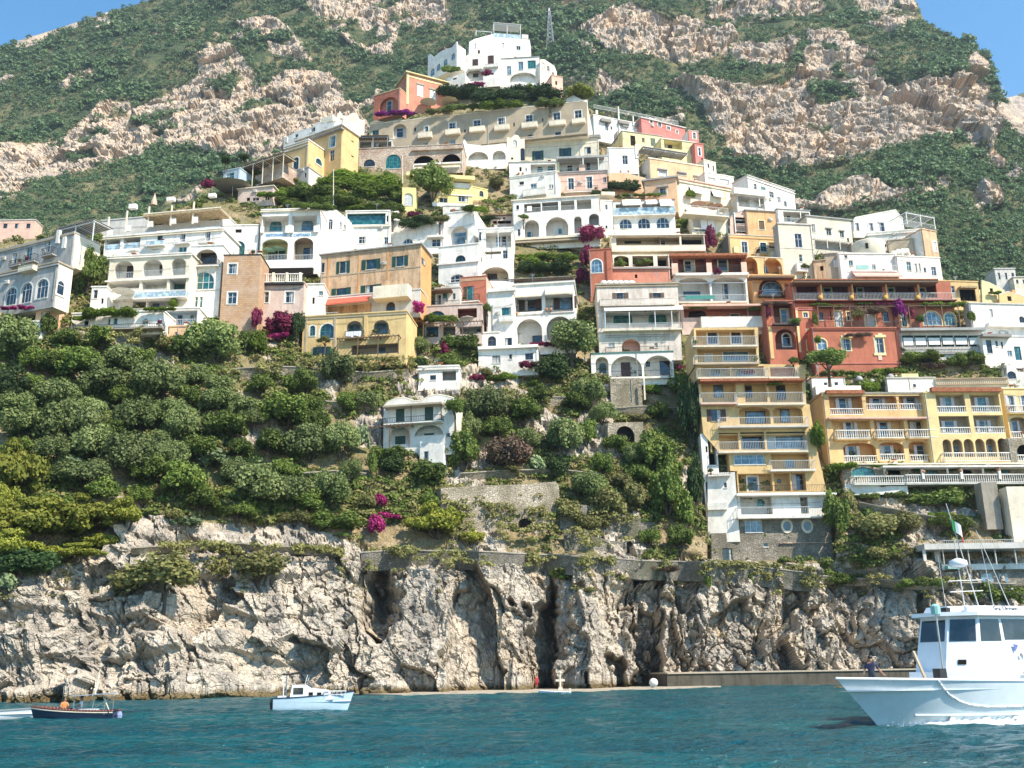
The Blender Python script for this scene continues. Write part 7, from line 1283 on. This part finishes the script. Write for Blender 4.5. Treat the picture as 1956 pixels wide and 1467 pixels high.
# poles and pylons
def pole(px, py0, py1, Y, label, name='flagpole', cat='pole'):
    a, t = W(px, py1, Y), W(px, py0, Y); b = MB(); b.bar((0, 0, -1), tuple(t-a), .13, 'cream', 8, .07); b.ball(tuple(t-a), .16, 'cream'); b.build(name, None, loc=a, label=label, cat=cat)
pole(637, 325, 398, float(D(637, 400)), 'tall cream flagpole in front of the vine terraces'); pole(769, 298, 344, float(D(769, 344))-1, 'cream pole in front of the old stone arcade'); 
a = cv(Z5, 755, 800); pole(a[0], a[1], cv(Z5, 0, 1100)[1], float(D(a[0], 530))-2.5, 'slim lamp pole in front of the white tower house', 'lamp_post', 'lamp post')
def pylon(px, py0, py1, Y, label):
    a, t = W(px, py1, Y), W(px, py0, Y); h = (t-a).length; b = MB(); w = h*.09; st = 'steel'
    for sx in (-1, 1):
        for sy in (-1, 1): b.bar((sx*w, sy*w, -3), (sx*w*.12, sy*w*.12, h), h*.007, st)
    for k in range(9):
        z0, z1 = h*k/9, h*(k+1)/9; w0, w1 = w*(1-.88*k/9), w*(1-.88*(k+1)/9)
        for sy in (-1, 1): b.bar((-w0, sy*w0, z0), (w1, sy*w1, z1), h*.004, st); b.bar((w0, sy*w0, z0), (-w1, sy*w1, z1), h*.004, st)
    for z0 in (.78, .9): b.bar((-h*.1, 0, h*z0), (h*.1, 0, h*z0), h*.006, st)
    b.build('electricity_pylon', None, loc=a, label=label, cat='pylon')
pylon(1051, 15, 88, float(mdepth(1051, 90))-24, 'thin lattice pylon on the mountain above the hilltop villa'); pylon(1919, 162, 190, 1330, 'tiny lattice pylon in the saddle at the right skyline')
# far small houses on the mountain flank
def farhouse(px, py, w, h, label, mat='cream', dy=14, n=3):
    Y = float(mdepth(px, py))-dy; house(label, ZP, px-w/2, px+w/2, py-h/2, py+h/2, mat, ';'.join(f'w {px-w/2+w*(k+.3)/n} {py-h*.25} {px-w/2+w*(k+.65)/n} {py+h*.2} kd' for k in range(n)), Y=Y, dep=8, dn=6, cap=('greywhite', .3, .4))
farhouse(1815, 398, 34, 9, 'long low white cottage among terraces on the wooded flank'); farhouse(1848, 404, 20, 10, 'small pinkish cottage right of the long low cottage on the flank', 'pink', 14, 2)
farhouse(1923, 528, 40, 28, 'grey two storey house among trees at the far right', 'greywhite', 16, 3); farhouse(1950, 538, 24, 16, 'cream house at the right border beside the grey two storey house', 'cream', 16, 2)
farhouse(252, 356, 26, 9, 'tiny ruined pale house on the left mountain slope', 'greywhite', 16, 2); farhouse(10, 432, 110, 20, 'long pink and cream terrace house at the left edge', 'pink', 60, 5)
b = MB(); a = W(294, 392, float(D(294, 400))+2); b.lathe((0, 0, 0), [(.6, 0), (.6, .8), (.5, .9), (.06, 2.6)], 'pink', 8); b.ball((0, 0, 2.7), .1, 'pink'); b.build('chimney', None, loc=a, label='pointed terracotta chimney cone above the white roof storey', cat='chimney')
def umbrella(px, py, Y, r_, m, label, h=2.4, group=None):
    c = W(px, py, Y); b = MB(); b.bar((0, 0, -h), (0, 0, .1), .04, 'whitew'); 
    e = b.build('parasol', None, loc=c, label=label, cat='parasol', group=group)
    b = MB(); b.lathe((0, 0, -.5), [(r_, 0), (r_*.75, .16), (r_*.4, .36), (.05, .52)], m, 8); b.build('canopy', e)
YT = float(D(537, 500)); umbrella(512, 474, H2.Y if 0 else YT-.2, 1.5, 'tarp', 'pale aqua parasol in the left arch of the hotel with blue lettering'); umbrella(532, 472, YT-.1, 1.5, 'tarp', 'pale aqua parasol nearer the middle pillar of the hotel with blue lettering')
umbrella(236, 551, float(D(240, 588))-2.2, 1.9, 'awnw', 'white parasol on the balcony above the grape vine'); umbrella(290, 613, float(D(290, 625))-2, 2.0, 'awnw', 'white parasol under the low terrace right of the grape vine')
umbrella(858, 190, float(D(858, 200))+2, 2.6, 'awnc', 'cream parasol beside the salmon villa'); umbrella(818, 192, float(D(818, 200))+1.5, 2.4, 'awnw', 'white parasol in front of the salmon villa')
umbrella(893, 604, float(D(893, 640))-2.5, 1.5, 'awnw', 'white parasol on the terraces by the brick red house')
for k, (x, y, lb) in enumerate(((1333, 386, 'first'), (1349, 387, 'second'), (1366, 391, 'third'), (1384, 396, 'fourth'))):
    umbrella(x, y, float(D(1350, 420))-1.5+.4*k, 1.9, 'awnc' if k % 2 else 'awnp', f'{lb} striped parasol from the left on the cream restaurant terrace', group='parasols of the restaurant terrace')
a = cv(Z3, 210, 800); umbrella(a[0], a[1], float(D(a[0], a[1]+20))-1, 4.2, 'awng', 'wide brown canvas parasol above the white roof storey', 3)
for k, (x, y) in enumerate(((1640, 716), (1665, 722), (1700, 712))):
    b = MB(); b.lathe((0, 0, -1.2), [(.6, 0), (.65, .3), (.55, .7), (.25, .95), (.05, 1.0)], 'grey', 12); b.build('garden_dome', None, True, loc=W(x, y, float(D(x, 730))-1), label=['small white garden dome left of the planted urn terrace', 'middle white garden dome above the low white block', 'white garden dome nearest the balustrade wall'][k], cat='dome')
# ================================================================ BOATS
SPEC['hullblue'] = lambda: gloss('pale_blue_grey_hull', (.6, .67, .7)); SPEC['gelcoat'] = lambda: gloss('white_gelcoat', (.78, .79, .8)); SPEC['navy'] = lambda: gloss('navy_hull', (.015, .03, .06)); SPEC['varnish'] = lambda: gloss('varnished_wood', (.16, .05, .03)); SPEC['paleblue'] = lambda: gloss('pale_blue_gelcoat', (.5, .64, .72))  # the big boat's hull blue-grey carries its shading in the base colour
def gloss(n, c):
    m = plain(n, c, .25, 0, .5, .05); return m
def hull(parent, L, B, H, bow, mats, stern=.85, rake=.12, sheer=.25, flare=.35, strake=None, deckz=None, name='hull', fine=1.0, chine=.45):
    """bow at x=0 (stem overhang to -bow*...), stern at x=L; y across; z=0 is the waterline"""
    ns = 28; rows = []
    for i in range(ns+1):
        t = i/ns; x = L*t
        full = (1-math.exp(-t*4.2*fine))/(1-math.exp(-4.2*fine)); full = full*(1-(1-stern)*t**2)
        hb = B/2*full; hw = B/2*(max(0, full)**(1+flare*2.2))*.92; zt = H*(1+sheer*(1-t)**2)
        xo = -bow*(1-t)**3; prof = []
        for j, (f, z) in enumerate(((0, -.5), (.55, -.42), (1.0, 0), (1.0, chine), (1.0, .72), (1.0, 1.0))):
            zz = z*zt if z >= 0 else z*H*.6
            if j <= 1: y = hw*f*.8; xx = x+rake*L*.1*(1-t)
            else: g = max(0, z); y = hw+(hb-hw)*(g**.8); xx = x+xo*(g**1.0)
            prof.append((xx, y, zz))
        rows.append(prof)
    V = []; F = []; n = 6
    for s_ in (-1, 1):
        base = len(V)
        for r_ in rows: V += [(x, s_*y, z) for x, y, z in r_]
        for i in range(ns):
            for j in range(n-1):
                a = base+i*n+j; q = (a, a+n, a+n+1, a+1); F.append(q if s_ > 0 else q[::-1])
    k = len(V)//2; b = MB(); b.add(V, F, mats[0])
    b.add([V[ns*n+j] for j in range(n)]+[V[k+ns*n+j] for j in range(n)], [(j, j+1, n+j+1, n+j) for j in range(n-1)], mats[0])
    h = b.build(name, parent, True)
    b = MB(); dz = deckz if deckz is not None else H*.8; dl = []; dr = []
    for i, r_ in enumerate(rows): x, y, z = r_[-1]; dl.append((x+.05, -y*.97, min(z-.02, dz))); dr.append((x+.05, y*.97, min(z-.02, dz)))
    b.add(dl+dr, [(i, i+1, ns+2+i, ns+1+i) for i in range(ns)], mats[1]); b.build('deck', parent)
    b = MB()                                  # gunwale
    for s_ in (-1, 1): b.path([(r_[-1][0], s_*r_[-1][1], r_[-1][2]) for r_ in rows], .035+.012*L*.1, mats[2], 6)
    b.build('gunwale', parent)
    return rows
def local(e, px, py, v):
    """point in the boat's axes seen at that pixel on the plane y=v of the boat"""
    c, s_ = math.cos(e.rotation_euler.z), math.sin(e.rotation_euler.z); V_ = Vector((-s_, c, 0)); U_ = Vector((c, s_, 0)); o = Vector((0, 0, CAM_H)); d = ray(px, py)
    t = (e.location+V_*v-o).dot(V_)/d.dot(V_); p = o+d*t-e.location; return Vector((p.dot(U_), v, p.z))
# ---- the big motor boat
q = sea(1688, 1399)
Yb = empty('motor_boat', q, R(24), label='big pale blue and white motor boat cutting the water at the right', cat='boat')
rows = hull(Yb, 15, 5.8, 1.95, 2.3, ('hullblue', 'gelcoat', 'gelcoat'), sheer=.16, flare=.3, deckz=1.72, fine=1.15, chine=.35)
def side_y(x, zf=1.0):
    i = min(range(len(rows)), key=lambda k: abs(rows[k][0][0]-x)); return -(rows[i][5][1]*zf+rows[i][2][1]*(1-zf))
b = MB()
xs_ = [r_[0][0] for r_ in rows]
for i in range(3, len(rows)-1):               # spray rail and lower chine
    a, c = rows[i], rows[i+1]
    for s_ in (-1, 1): b.bar((a[3][0], s_*(a[3][1]+.02), a[3][2]*.9), (c[3][0], s_*(c[3][1]+.02), c[3][2]*.9), .05, 'hullblue', 6)
b.build('spray_rail', Yb)
b = MB(); pts = [(.19, 1.0), (.195, .85), (.205, .7), (.225, .58), (.25, .51), (.3, .47), (1, .5)]
pp = []
for x, f in pts:
    n = 1 if x < 5.4 else 1
    pp.append((x, f))
xx = []; 
for (x0, f0), (x1, f1) in zip(pp, pp[1:]):
    m_ = 14 if x1 > .9 else 2
    for k in range(m_): t = k/m_; xx.append((x0+(x1-x0)*t, f0+(f1-f0)*t))
for s_ in (-1, 1):
    P_ = []
    for x, f in xx:
        ft = x*(len(rows)-1); i = min(int(ft), len(rows)-2); g_ = ft-i; pr = [tuple(p[k]*(1-g_)+q_[k]*g_ for k in range(3)) for p, q_ in zip(rows[i], rows[i+1])]; z = f*pr[5][2]
        j = max(k for k in range(5) if pr[k][2] <= z+1e-6); tt_ = (z-pr[j][2])/(pr[j+1][2]-pr[j][2]); P_.append((pr[j][0]+(pr[j+1][0]-pr[j][0])*tt_, s_*(pr[j][1]+(pr[j+1][1]-pr[j][1])*tt_+.04), z))
    bb = MB(); bb.path(P_, .045, 'gelcoat', 8); bb.build('rubbing_strake', Yb, True)
b = MB(); b.box((1.0, side_y(1.0, .75)-.12, 1.15), (1.6, side_y(1.2, .7)+.1, 1.3), 'gelcoat'); b.box((1.05, side_y(1.1, .5)-.02, .78), (1.4, side_y(1.1, .5)+.25, .95), 'iron'); b.build('anchor_pocket', Yb)
def facets(plan0, plan1, z0, z1, m, nm, par):
    b = MB(); n = len(plan0); b.add([(x, y, z0) for x, y in plan0]+[(x, y, z1) for x, y in plan1], [(k, (k+1) % n, n+(k+1) % n, n+k) for k in range(n)]+[tuple(range(n, 2*n)), tuple(range(n))[::-1]], m); return b.build(nm, par)
def lerp2(a, b_, t): return [(p[0]+(r[0]-p[0])*t, p[1]+(r[1]-p[1])*t) for p, r in zip(a, b_)]
P0 = [(2.9, -.9), (4.1, -1.75), (9.5, -1.9), (9.5, 1.9), (4.1, 1.75), (2.9, .9)]; P1 = [(3.7, -.8), (4.7, -1.55), (8.6, -1.7), (8.6, 1.7), (4.7, 1.55), (3.7, .8)]
Pb = [(2.75, -1.0), (4.0, -1.95), (6.0, -2.05), (6.0, 2.05), (4.0, 1.95), (2.75, 1.0)]
facets(Pb, [(p[0]+.05, p[1]*.98) for p in Pb], 1.68, 2.45, 'gelcoat', 'cabin_base', Yb)
wh = facets(P0, P1, 1.7, 4.85, 'gelcoat', 'wheelhouse', Yb)
rf = [(3.2, -.85), (4.4, -1.85), (9.2, -2.0), (9.2, 2.0), (4.4, 1.85), (3.2, .85)]
facets(rf, rf, 4.85, 5.02, 'gelcoat', 'roof', Yb); facets([(p[0]*.9+.9, p[1]*.8) for p in rf], [(p[0]*.86+1.2, p[1]*.74) for p in rf], 5.021, 5.3, 'gelcoat', 'roof_hatch', Yb)
def fpan(i, t0, t1, z0, z1, m, nm, par, off=.03):
    A0, A1 = (lerp2(P0, P1, (z-1.7)/3.15) for z in (z0, z1)); n = len(P0); j = (i+1) % n
    def pt(A, t, z): a, c = Vector((*A[i], z)), Vector((*A[j], z)); return a+(c-a)*t
    p = [pt(A0, t0, z0), pt(A0, t1, z0), pt(A1, t1, z1), pt(A1, t0, z1)]; nn = (p[1]-p[0]).cross(p[3]-p[0]).normalized(); cen = sum(p, Vector())/4
    if nn.dot(cen-Vector((6, 0, cen.z))) < 0: nn = -nn
    b = MB(); b.add([v+nn*off for v in p]+[v-nn*.05 for v in p], [(0, 1, 2, 3), (7, 6, 5, 4), (0, 4, 5, 1), (1, 5, 6, 2), (2, 6, 7, 3), (3, 7, 4, 0)], m); return b.build(nm, par)
fpan(5, .08, .92, 3.75, 4.68, 'dglass', 'window', wh); fpan(0, .08, .92, 3.75, 4.7, 'dglass', 'window', wh); fpan(4, .08, .92, 3.75, 4.7, 'dglass', 'window', wh)
fpan(1, .03, .3, 3.75, 4.7, 'dglass', 'window', wh); fpan(1, .35, .72, 3.8, 4.7, 'dglass', 'window', wh); fpan(3, .3, .97, 3.75, 4.7, 'dglass', 'window', wh)
fpan(0, .35, .6, 2.75, 2.95, 'dark', 'vent', wh, .05); fpan(1, .62, .8, 1.6, 3.6, 'awng', 'door', wh, .02)
b = MB(); b.box((6.6, -2.05, 2.3), (15, -1.9, 2.4), 'steel'); rail(b, (7.4, -2.2), (14.5, -2.2), 2.0, 2.9, 'w'); b.build('side_rail', Yb)
facets([(9.6, -1.6), (14.2, -1.6), (14.2, 1.6), (9.6, 1.6)], [(9.7, -1.5), (13.8, -1.5), (13.8, 1.5), (9.7, 1.5)], 1.7, 3.4, 'gelcoat', 'after_cabin', Yb)
b = MB()
for (x, y, x2, z1, r_) in ((4.0, -.5, 3.9, 7.6, .025), (6.2, -1.2, 5.9, 8.2, .03), (6.9, .2, 5.6, 10.2, .05), (7.8, -.8, 6.2, 8.8, .035), (5.7, .0, 5.6, 8.4, .05)): b.bar((x, y, 5.0), (x2, y, z1), r_*.65, 'railw', 6, r_*.4)
for z in (6.0, 6.5): b.bar((4.9, 0, z), (7.0, 0, z+.1), .03, 'railw')
b.build('mast', Yb)
b = MB(); b.lathe((5.65, 0, 7.15), [(.3, 0), (.42, .1), (.4, .3), (.1, .42)], 'gelcoat', 14); b.build('radar_dome', Yb, True)
b = MB()
for k, (x, y) in enumerate(((3.6, -.2), (4.4, -1.3), (5.2, -1.0), (5.4, -1.4))): b.lathe((x, y, 5.02), [(.12, 0), (.14, .2), (.05, .3)], 'gelcoat' if k % 2 else 'steel', 8)
b.box((3.45, -1.0, 5.0), (3.7, -.7, 5.22), 'iron'); b.build('deck_lights', Yb)
SPEC['ink'] = lambda: plain('grey_lettering', (.12, .13, .16), .5)
o = text(Yb, 'Sea Dream', (0, 0), .2, 'ink', w=1.5); o.location = (5.6, -1.63, 5.08)
o = text(wh, 'B 9', (0, 0), .16, 'ink', w=.34); o.location = (6.62, -1.83, 3.05)
b = MB(); b.add([(6.35, -1.8, 3.62), (6.68, -1.8, 3.55), (6.45, -1.82, 3.3), (6.4, -1.82, 3.28)], [(3, 2, 1, 0), (0, 1, 2, 3)], mk('blue_pennant', (.12, .16, .42))); b.build('emblem', wh)
for k, c in enumerate(((.02, .3, .1), (.75, .75, .72), (.6, .04, .04))):
    pass
fl = MB()
for k, m_ in enumerate((mk('flag_green', (.02, .25, .08)), 'cloth', mk('flag_red', (.6, .04, .05)))):
    for j in range(3):
        x0, x1 = .3*k+.1*j, .3*k+.1*(j+1); f = lambda x: (5.62+x*.75, .1*math.sin(x*9), 9.55-.75*x); A_, B_ = f(x0), f(x1)
        fl.quad([(A_[0], A_[1], A_[2]-.55), (B_[0], B_[1], B_[2]-.55), B_, A_], m_, .012)
fl.build('flag', Yb)
b = MB(); b.bar((2.05, -.9, 1.5), (1.45, -.75, 3.35), .05, 'cream'); b.quad([(1.98, -.98, 1.6), (2.22, -.86, 1.6), (1.62, -.7, 3.35), (1.38, -.82, 3.35)], 'sand', .05); b.build('gangway', Yb)
b = MB(); b.box((2.3, -1.3, 1.5), (2.7, -.9, 2.6), 'iron'); b.lathe((2.55, -1.25, 4.9), [(.2, 0), (.2, .35), (.1, .45)], 'tarp', 10); b.bar((2.55, -1.25, 2.4), (2.55, -1.25, 5), .04, 'steel'); b.build('searchlight', Yb)
p = Yb.matrix_basis @ Vector((-.55, -.25, 1.42))
person(p, R(150), 'person in a navy shirt standing on the bow of the big motor boat', dict(elR=(-.32, -.1, 1.15), wrR=(-.42, -.3, 1.0), elL=(.3, -.08, 1.15), wrL=(.36, -.28, 1.05), head=(.0, -.06, 1.66), head0=(0, -.03, 1.57)), mk('navy_cloth', (.02, .025, .07)), mk('navy_shorts', (.03, .035, .05)))
p = Yb.matrix_basis @ Vector((8.35, .2, 3.6))
a = W(1952, 1180, p.y); person(Vector((a.x, p.y+.8, a.z-1.42)), R(200), 'person in orange on the upper deck at the right border', {}, mk('orange_cloth', (.65, .22, .06)), mk('tan_cloth', (.4, .3, .2)))
b = MB(); a = Yb.matrix_basis @ Vector((9.9, 0, 0)); facets([(8.9, -1.7), (14, -1.7), (14, 1.7), (8.9, 1.7)], [(8.9, -1.7), (14, -1.7), (14, 1.7), (8.9, 1.7)], 3.6, 3.75, 'gelcoat', 'upper_deck', Yb)
# foam
def foam(name, pts, wd, hgt, seed, label):
    n = 160; m_ = 26; T = np.linspace(0, 1, n); P = np.array([[p.x, p.y, 0] for p in pts]); seg = np.linspace(0, 1, len(pts))
    C = np.stack([np.interp(T, seg, P[:, k]) for k in range(3)], -1); d = np.gradient(C, axis=0); d /= np.linalg.norm(d, axis=1)[:, None]; nn = np.stack([d[:, 1], -d[:, 0], 0*d[:, 0]], -1)
    if nn[:, 1].mean() > 0: nn = -nn
    U_ = np.linspace(0, 1, m_); wv = wd*(.55+.9*np.abs(fbm(C*.9+seed, 3)))*np.clip(np.minimum(T*8, (1-T)*8+.25), .05, 1)
    Q = C[:, None]+nn[:, None]*U_[None, :, None]*wv[:, None, None]; hh = hgt*np.clip(1-U_, 0, 1)[None]**1.2*(.5+1.1*np.abs(fbm(Q*2.2+seed, 4)))+.06*fbm(Q*5, 3)*(1-U_)[None]
    Q[..., 2] = hh*np.clip(np.minimum(T*10, 1), .1, 1)[:, None]+.03-.1*(U_ > .97)[None]
    return Q
def foam_mat():
    m, t, b = _mat('sea_foam'); tc = nd(t, 'ShaderNodeNewGeometry').outputs['Position']; n1 = noise(t, tc, 5, 5, .7)
    t.links.new(mix(t, (.35, .5, .52), (.85, .87, .87), ramp(t, n1, [(.35, 0.), (.52, 1.)])), b.inputs['Base Color']); b.inputs['Roughness'].default_value = .7; bump(t, b, n1, .8, .1); return m
FM = foam_mat()
wl = [Yb.matrix_basis @ Vector((r_[2][0], -r_[2][1]-.02, 0)) for r_ in rows[1:]]
Q = foam('f', wl, 2.4, .85, 2.0, ''); link('bow_wave', np_mesh('bow_wave', Q.reshape(-1, 3), grid_faces(*Q.shape[:2]), FM, True), label='white foaming bow wave along the hull of the big motor boat', cat='foam', kind='stuff')
wk = [Yb.matrix_basis @ Vector(v) for v in ((3.5, -3.0, 0), (6, -4.0, 0), (9, -5.2, 0), (13, -6.8, 0), (18, -8.5, 0))]; Q = foam('w', wk, 1.1, .3, 7.0, ''); link('wake', np_mesh('wake', Q.reshape(-1, 3), grid_faces(*Q.shape[:2]), FM, True), label='white wake line spreading from the side of the big motor boat', cat='foam', kind='stuff')
rng = np.random.RandomState(4); C = []; 
for k in range(1500):
    t = rng.uniform(0, .5); i = int(t*len(wl)); p = wl[i]; C.append((p.x+rng.normal()*.25, p.y-abs(rng.normal())*.6, abs(rng.normal())*.22+.05))
C = np.array(C); V_, F_, T_ = quads(C, rng.normal(size=C.shape), rng.uniform(.01, .035, len(C)), rng, np.zeros(len(C))); link('spray', np_mesh('spray', V_, F_, FM), label='spray thrown up beside the bow of the big motor boat', cat='spray', kind='stuff')
# ---- cabin cruiser
q = sea(662, 1361)
Cb = empty('cabin_cruiser', q, R(186), label='small white cabin cruiser with a black folded sunshade near the cliff', cat='boat')
rw = hull(Cb, 5.2, 2.3, 1.1, .5, ('paleblue', 'gelcoat', 'navy'), sheer=.35, flare=.3, deckz=.8)
b = MB(); b.prism([(.9, .95), (1.4, 1.6), (2.5, 1.75), (2.9, 2.0), (3.9, 2.0), (4.1, .8)], -.8, .8, 'gelcoat'); cb_ = b.build('cabin', Cb)
b = MB(); b.box((1.8, .805, 1.25), (2.1, .83, 1.45), 'dark'); b.box((2.4, .805, 1.25), (2.7, .83, 1.47), 'dark'); b.box((3.1, .805, 1.35), (3.8, .83, 1.8), 'dglass'); b.build('windows', cb_)
b = MB(); b.quad([(2.5, -.76, 1.78), (2.5, .76, 1.78), (2.95, .7, 2.3), (2.95, -.7, 2.3)], 'glass', .03); b.build('windscreen', Cb)
b = MB()
for y in (-.85, .85): b.bar((4.5, y, .9), (4.5, y, 2.75), .05, 'whitew'); b.bar((3.0, y, 2.0), (2.8, y, 2.75), .03, 'whitew')
for k in range(6): b.box((2.7+.32*k, -.9, 2.72+.05*math.sin(k)), (3.04+.32*k, .9, 2.84+.05*math.sin(k)), 'iron')
b.build('sunshade', Cb)
b = MB(); b.box((4.3, -.85, .75), (4.9, .85, 1.25), 'gelcoat'); b.lathe((5.3, 0, .3), [(.2, 0), (.24, .5), (.15, .8)], 'iron', 8); b.build('stern_seat', Cb)
b = MB(); b.box((5.15, -.8, .12), (5.8, .8, .2), 'gelcoat'); b.build('swim_platform', Cb)
b = MB(); rail(b, (.1, -.5), (1.6, -.9), 1.2, 1.55, 'w'); rail(b, (.1, .5), (1.6, .9), 1.2, 1.55, 'w'); b.build('bow_rail', Cb)
# ---- traditional wooden boat
q = sea(66, 1382)
G = empty('wooden_boat', q, R(-3), label='dark blue and varnished wooden boat with a grey awning frame', cat='boat')
rw = hull(G, 5.2, 1.9, .62, .35, ('navy', 'varnish', 'cream'), sheer=.5, flare=.12, stern=.55, deckz=.45)
b = MB()
for s_ in (-1, 1): b.path([(r_[5][0]+.02, s_*(r_[5][1]-.02), r_[5][2]+.09) for r_ in rw], .07, 'varnish', 6)
b.build('wooden_rim', G, True)
b = MB()
for x in (2.7, 4.7):
    for y in (-.6, .6): b.bar((x, y, .5), (x, y, 1.65), .025, 'steel')
b.quad([(2.5, -.75, 1.66), (4.95, -.75, 1.78), (4.95, .75, 1.78), (2.5, .75, 1.66)], 'awnb', .05); b.bar((3.6, 0, .5), (3.9, 0, 3.1), .035, 'cream'); b.bar((4.9, -.2, .6), (4.2, 0, 1.7), .03, 'cream'); b.bar((3.2, .2, .6), (5.1, .2, 1.75), .03, 'cream'); b.build('awning_frame', G)
b = MB(); b.box((3.0, -.5, .45), (4.2, .5, .85), 'gelcoat'); b.lathe((1.1, 0, .5), [(.18, 0), (.2, .25)], 'cream', 10); b.box((1.2, -.5, .45), (2.0, .5, .7), 'varnish'); b.box((4.4, -.6, .5), (5.0, .6, .8), 'navy'); b.build('seats', G)
b = MB(); b.lathe((5.3, .25, -.1), [(.14, 0), (.2, .55), (.12, .75)], mk('engine_blue', (.25, .3, .5)), 8); b.build('outboard_motor', G)
sit = dict(pelvis=(0, 0, .3), waist=(0, 0, .46), chest=(0, -.02, .68), neck=(0, -.02, .85), head0=(0, -.03, .94), head=(0, -.04, 1.04), top=(0, -.04, 1.12), shL=(.18, -.02, .78), elL=(.24, -.12, .54), wrL=(.14, -.3, .5), shR=(-.18, -.02, .78), elR=(-.24, -.12, .54), wrR=(-.14, -.3, .5), hipL=(.1, -.05, .28), knL=(.13, -.42, .4), anL=(.13, -.5, .0), toL=(.13, -.62, -.03), hipR=(-.1, -.05, .28), knR=(-.13, -.42, .4), anR=(-.13, -.5, .0), toR=(-.13, -.62, -.03))
person(G.matrix_basis @ Vector((1.75, .1, .42)), R(40), 'person in orange sitting forward in the dark wooden boat', sit, 'orange_cloth', 'tan_cloth'); person(G.matrix_basis @ Vector((2.9, .05, .5)), R(-60), 'person in white sitting under the awning of the dark wooden boat', sit, 'cloth', 'grey_cloth')
# ---- boat cut by the left border, dinghy
q = sea(58, 1378)
S = empty('speed_boat', q, R(188), label='white open speed boat cut by the left border', cat='boat')
hull(S, 6.5, 2.2, .62, .6, ('gelcoat', 'gelcoat', 'steel'), sheer=.4, deckz=.5); b = MB(); b.prism([(2.6, .5), (2.9, 1.05), (3.5, 1.1), (3.6, .5)], -.5, .5, 'gelcoat'); b.quad([(2.7, -.5, 1.0), (2.7, .5, 1.0), (3.0, .45, 1.4), (3.0, -.45, 1.4)], 'glass', .02); b.build('console', S)
q = sea(1032, 1328)-Vector((0, 2.6, 0))
S = empty('dinghy', q, R(3), label='little white dinghy moored at the low quay below the boarding post', cat='dinghy')
hull(S, 3.2, 1.35, .4, .3, ('gelcoat', 'greywhite', 'gelcoat'), sheer=.4, deckz=.22); b = MB(); b.box((1.2, -.55, .25), (1.45, .55, .36), 'wood'); b.box((2.3, -.5, .25), (2.6, .5, .36), 'wood'); b.build('thwarts', S)
b = MB(); b.box((3.15, -.15, .2), (3.4, .15, .75), 'greywhite'); b.build('outboard_motor', S)
# ================================================================ HAZE
def haze():
    m = bpy.data.materials.new('haze'); m.use_nodes = True; t = m.node_tree; t.nodes.clear(); v = t.nodes.new('ShaderNodeVolumePrincipled'); o = t.nodes.new('ShaderNodeOutputMaterial')
    v.inputs['Color'].default_value = (.72, .84, 1, 1); v.inputs['Density'].default_value = .00011; v.inputs['Anisotropy'].default_value = .3; t.links.new(v.outputs[0], o.inputs['Volume'])
    b = MB(); b.add([(x, y, z) for z in (-30, 1180) for x, y in ((-2600, -700), (2600, -700), (2600, 2600), (-2600, 2600))], [(0, 3, 2, 1), (4, 5, 6, 7), (0, 1, 5, 4), (1, 2, 6, 5), (2, 3, 7, 6), (3, 0, 4, 7)], m)
    b.build('haze', kind='stuff', label='thin blue summer haze in the air', cat='haze')
haze()
print('objects', len(bpy.data.objects))
